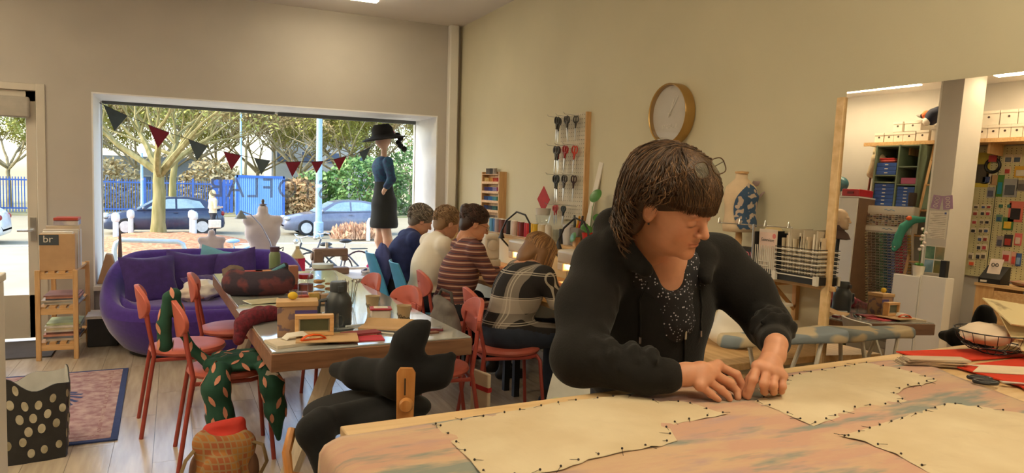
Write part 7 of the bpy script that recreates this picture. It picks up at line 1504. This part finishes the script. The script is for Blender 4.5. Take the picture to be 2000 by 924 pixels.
t2 = thing('plush_toucan', 'plush toucan toy on the high shelf, seen in the mirror', 'toy', (-2.62,4.98,2.613), R(20)); V, Q = sdf_mesh([elli((0,-.02,.10),(.07,.07,.09),.03), elli((0,-.12,.16),(.05,.10,.05),.04)], .008); obj('body', body_mesh('body', [(V,Q)], [mat('plush_black', (40,44,60), .9)]), t2); MB().ell((.02,.04,.13),(.05,.05,.05)).build('face', mat('plush_orange', (226,110,60), .9), t2); MB().lathe([(.03,0),(.018,.06),(0,.11)], 12, T=Matrix.Translation((.04,.08,.12)) @ Matrix.Rotation(R(-80),4,'X')).build('beak', mat('beak_grey', (120,116,110), .6), t2); MB().ell((.04,.0,.05),(.04,.05,.05)).build('belly', m_paperw, t2)
# pegboard wall of haberdashery
t2 = thing('shop_pegboard', 'cream pegboard wall hung with haberdashery packets, seen in the mirror', 'pegboard', (XL+.004,4.0,1.0)); MB().bb(.015,.025,-.75,.6,0,1.41).build('panel', mat('pegboard_sage', (190,182,140), .8), t2); MB().bb(0,.015,-.75,-.72,0,1.41).build('batten', m_pine, t2); MB().bb(0,.015,.57,.6,0,1.41).build('batten', m_pine, t2); MB().bb(.024,.028,.36,.366,0,1.41).build('seam', m_black, t2)
hl = MB()
for i in range(26):
    for j in range(54): hl.add([(.0255,-.6+.045*i-.004,.02+.0256*j),(.0255,-.6+.045*i+.004,.02+.0256*j),(.0255,-.6+.045*i+.004,.028+.0256*j),(.0255,-.6+.045*i-.004,.028+.0256*j)], [(0,1,2,3)])
o = hl.build('holes', m_hole, t2); o['kind'] = 'stuff'
PK = [('olive yellow packet', 4.527, 2.156, 0.153, 0.375, (190, 170, 60), (70, 62, 48)), ('white card with a blue dot', 4.471, 2.062, 0.11, 0.116, (206, 190, 170), (60, 70, 110)), ('plain tan card', 4.392, 2.045, 0.069, 0.109, (176, 140, 100), None), ('green bottle shaped tool packet', 4.326, 1.985, 0.065, 0.23, (80, 130, 50), (40, 130, 150)), ('grey blister pack', 4.276, 2.273, 0.084, 0.089, (206, 190, 160), (90, 96, 104)), ('blue grey blister pack', 4.19, 2.271, 0.082, 0.088, (206, 190, 160), (70, 84, 100)), ('yellow packet', 4.145, 2.135, 0.121, 0.12, (206, 160, 50), (206, 196, 180)), ('small red and white card', 4.271, 2.148, 0.065, 0.081, (206, 180, 150), (170, 60, 50)), ('big slate photo packet', 4.227, 1.964, 0.138, 0.192, (150, 150, 150), (80, 84, 92)), ('dark photo packet', 4.117, 1.989, 0.097, 0.118, (140, 130, 120), (90, 84, 80)), ('silver packet', 4.412, 1.912, 0.077, 0.115, (150, 150, 156), (90, 90, 110)), ('white button card, top row, left column', 4.543, 1.754, 0.053, 0.044, (214, 200, 176), (90, 80, 70)), ('white button card, top row, middle column', 4.468, 1.757, 0.047, 0.044, (214, 200, 176), (70, 90, 130)), ('white button card, top row, right column', 4.413, 1.76, 0.049, 0.044, (214, 200, 176), (150, 60, 50)), ('white button card, second row, left column', 4.544, 1.683, 0.055, 0.056, (214, 200, 176), (150, 60, 50)), ('white button card, second row, middle column', 4.469, 1.687, 0.048, 0.055, (214, 200, 176), (60, 60, 66)), ('white button card, second row, right column', 4.414, 1.689, 0.05, 0.055, (214, 200, 176), (176, 60, 70)), ('white button card, third row, left column', 4.543, 1.588, 0.055, 0.055, (214, 200, 176), (176, 60, 70)), ('white button card, third row, middle column', 4.468, 1.593, 0.048, 0.055, (214, 200, 176), (110, 100, 90)), ('white button card, third row, right column', 4.413, 1.596, 0.05, 0.054, (214, 200, 176), (40, 40, 46)), ('white button card, fourth row, left column', 4.543, 1.494, 0.055, 0.054, (214, 200, 176), (40, 40, 46)), ('white button card, fourth row, middle column', 4.467, 1.499, 0.048, 0.054, (214, 200, 176), (90, 80, 70)), ('white button card, fourth row, right column', 4.412, 1.503, 0.05, 0.054, (214, 200, 176), (70, 90, 130)), ('white button card, fifth row, middle column', 4.467, 1.408, 0.049, 0.061, (214, 200, 176), (70, 90, 130)), ('white button card, fifth row, right column', 4.412, 1.413, 0.051, 0.061, (214, 200, 176), (150, 60, 50)), ('white button card, sixth row, middle column', 4.466, 1.317, 0.05, 0.065, (214, 200, 176), (60, 60, 66)), ('white button card, sixth row, right column', 4.411, 1.322, 0.052, 0.064, (214, 200, 176), (176, 60, 70)), ('white button card, lowest row, left column', 4.54, 1.215, 0.057, 0.07, (214, 200, 176), (110, 100, 90)), ('white button card, lowest row, middle column', 4.465, 1.222, 0.05, 0.07, (214, 200, 176), (40, 40, 46)), ('white button card, lowest row, right column', 4.41, 1.228, 0.052, 0.07, (214, 200, 176), (90, 80, 70)), ('teal green blister pack', 4.294, 1.777, 0.059, 0.061, (206, 196, 150), (70, 120, 100)), ('small teal blister pack', 4.216, 1.78, 0.045, 0.061, (206, 196, 150), (60, 110, 110)), ('red scissors packet', 4.146, 1.718, 0.137, 0.216, (206, 110, 96), (40, 36, 40)), ('blue green card', 4.298, 1.642, 0.061, 0.075, (100, 140, 120), (50, 90, 130)), ('green and yellow packet', 4.208, 1.588, 0.104, 0.134, (70, 120, 70), (220, 180, 60)), ('dark craft knife packet', 4.186, 1.411, 0.084, 0.126, (60, 50, 50), (160, 50, 44)), ('grey tools packet', 4.265, 1.397, 0.065, 0.115, (150, 140, 140), (80, 80, 96)), ('pink packet', 4.093, 1.432, 0.07, 0.126, (206, 100, 100), (200, 180, 170)), ('red and white packet', 4.186, 1.242, 0.084, 0.125, (206, 180, 170), (170, 50, 50)), ('slim red and white packet', 4.113, 1.229, 0.049, 0.141, (206, 160, 140), (190, 70, 60)), ('blue packet', 4.067, 1.223, 0.052, 0.133, (60, 90, 150), (120, 150, 190)), ('round sticker card', 4.522, 1.138, 0.07, 0.065, (214, 196, 160), (214, 90, 50))]
for n_, y, z, w_, h, c1, c2 in PK:
    t3 = thing('hanging_packet', n_+' on the shop pegboard', 'packet', (XL+.0305, y, z), group='packets on the shop pegboard'); MB().bb(0,.004,-w_/2,w_/2,-h/2,h/2).build('card', mat('pk_%d_%d_%d' % c1, c1, .6), t3)
    if c2: MB().bb(.004,.012,-w_*.34,w_*.34,-h*.38,h*.16).build('contents', mat('pk_%d_%d_%d' % c2, c2, .5), t3, bevel=.003)
t3 = thing('hose_coil', 'black coil of elastic with a red label on the shop pegboard', 'coil', (XL+.04,4.42,2.20), group='packets on the shop pegboard'); MB().tube([(0,.07*math.cos(2*PI*i/24),.07*math.sin(2*PI*i/24)) for i in range(24)], .017, 8, closed=True).build('coil', m_black, t3); MB().bb(.012,.02,-.04,.04,.04,.11).build('label', mat('label_red', (180,60,60), .6), t3)
# pine counter below the pegboard
t2 = thing('pine_counter', 'pine counter with a drawer below the pegboard, seen in the mirror', 'counter', (0,0,0)); MB().bb(-2.9,-2.32,3.2,4.16,.93,.96).build('top', m_deskt, t2, bevel=.003); MB().bb(-2.9,-2.34,3.98,4.15,0,.93).build('end_panel', m_pine, t2); MB().bb(-2.9,-2.34,3.2,3.97,.12,.70).build('carcass', m_pinex, t2); MB().bb(-2.34,-2.30,3.25,3.96,.78,.90).build('drawer_front', m_pinex, t2, bevel=.003); MB().bb(-2.9,-2.35,3.2,3.97,0,.12).build('plinth', m_pine, t2)
t2 = thing('counter_display', 'black counter display holding a scissors packet, seen in the mirror', 'display', (-2.42,4.03,.9605)); MB().prism([(-.09,0),(.09,0),(.09,.05),(-.06,.18),(-.09,.18)],-.10,.10,T=Matrix.Rotation(R(90),4,'X')).build('stand', m_black, t2); MB().bb(-.002,.002,-.06,.06,0,.16,T=Matrix.Translation((.03,0,.10)) @ Matrix.Rotation(R(-20),4,'Y')).build('packet', mat('pack_white', (206,190,180), .5), t2)
for s in (-1,1): MB().tube([(.012,s*.018+.013*math.cos(2*PI*i/10),.19+.016*math.sin(2*PI*i/10)) for i in range(10)], .004, 5, closed=True).build('scissor_loop', m_black, t2)
MB().bb(.088,.094,.02,.08,.012,.032).build('price_tag', m_paperw, t2)
tag(crumple('loose_sachets', '', '', (-2.5,3.72,.9605), (.12,.18,.035), mat('sachet_mix', (170,150,110), .5, col2=(150,90,90), scale=12), 61), 'loose sachets heaped on the pine counter', 'sachets')
tag(MB().bb(-.03,.03,-.03,.03,0,.17).build('dark_bin', m_black, None, (-2.02,4.30,.976), bevel=.004), 'slim dark holder on the low cupboard by the pillar', 'holder')
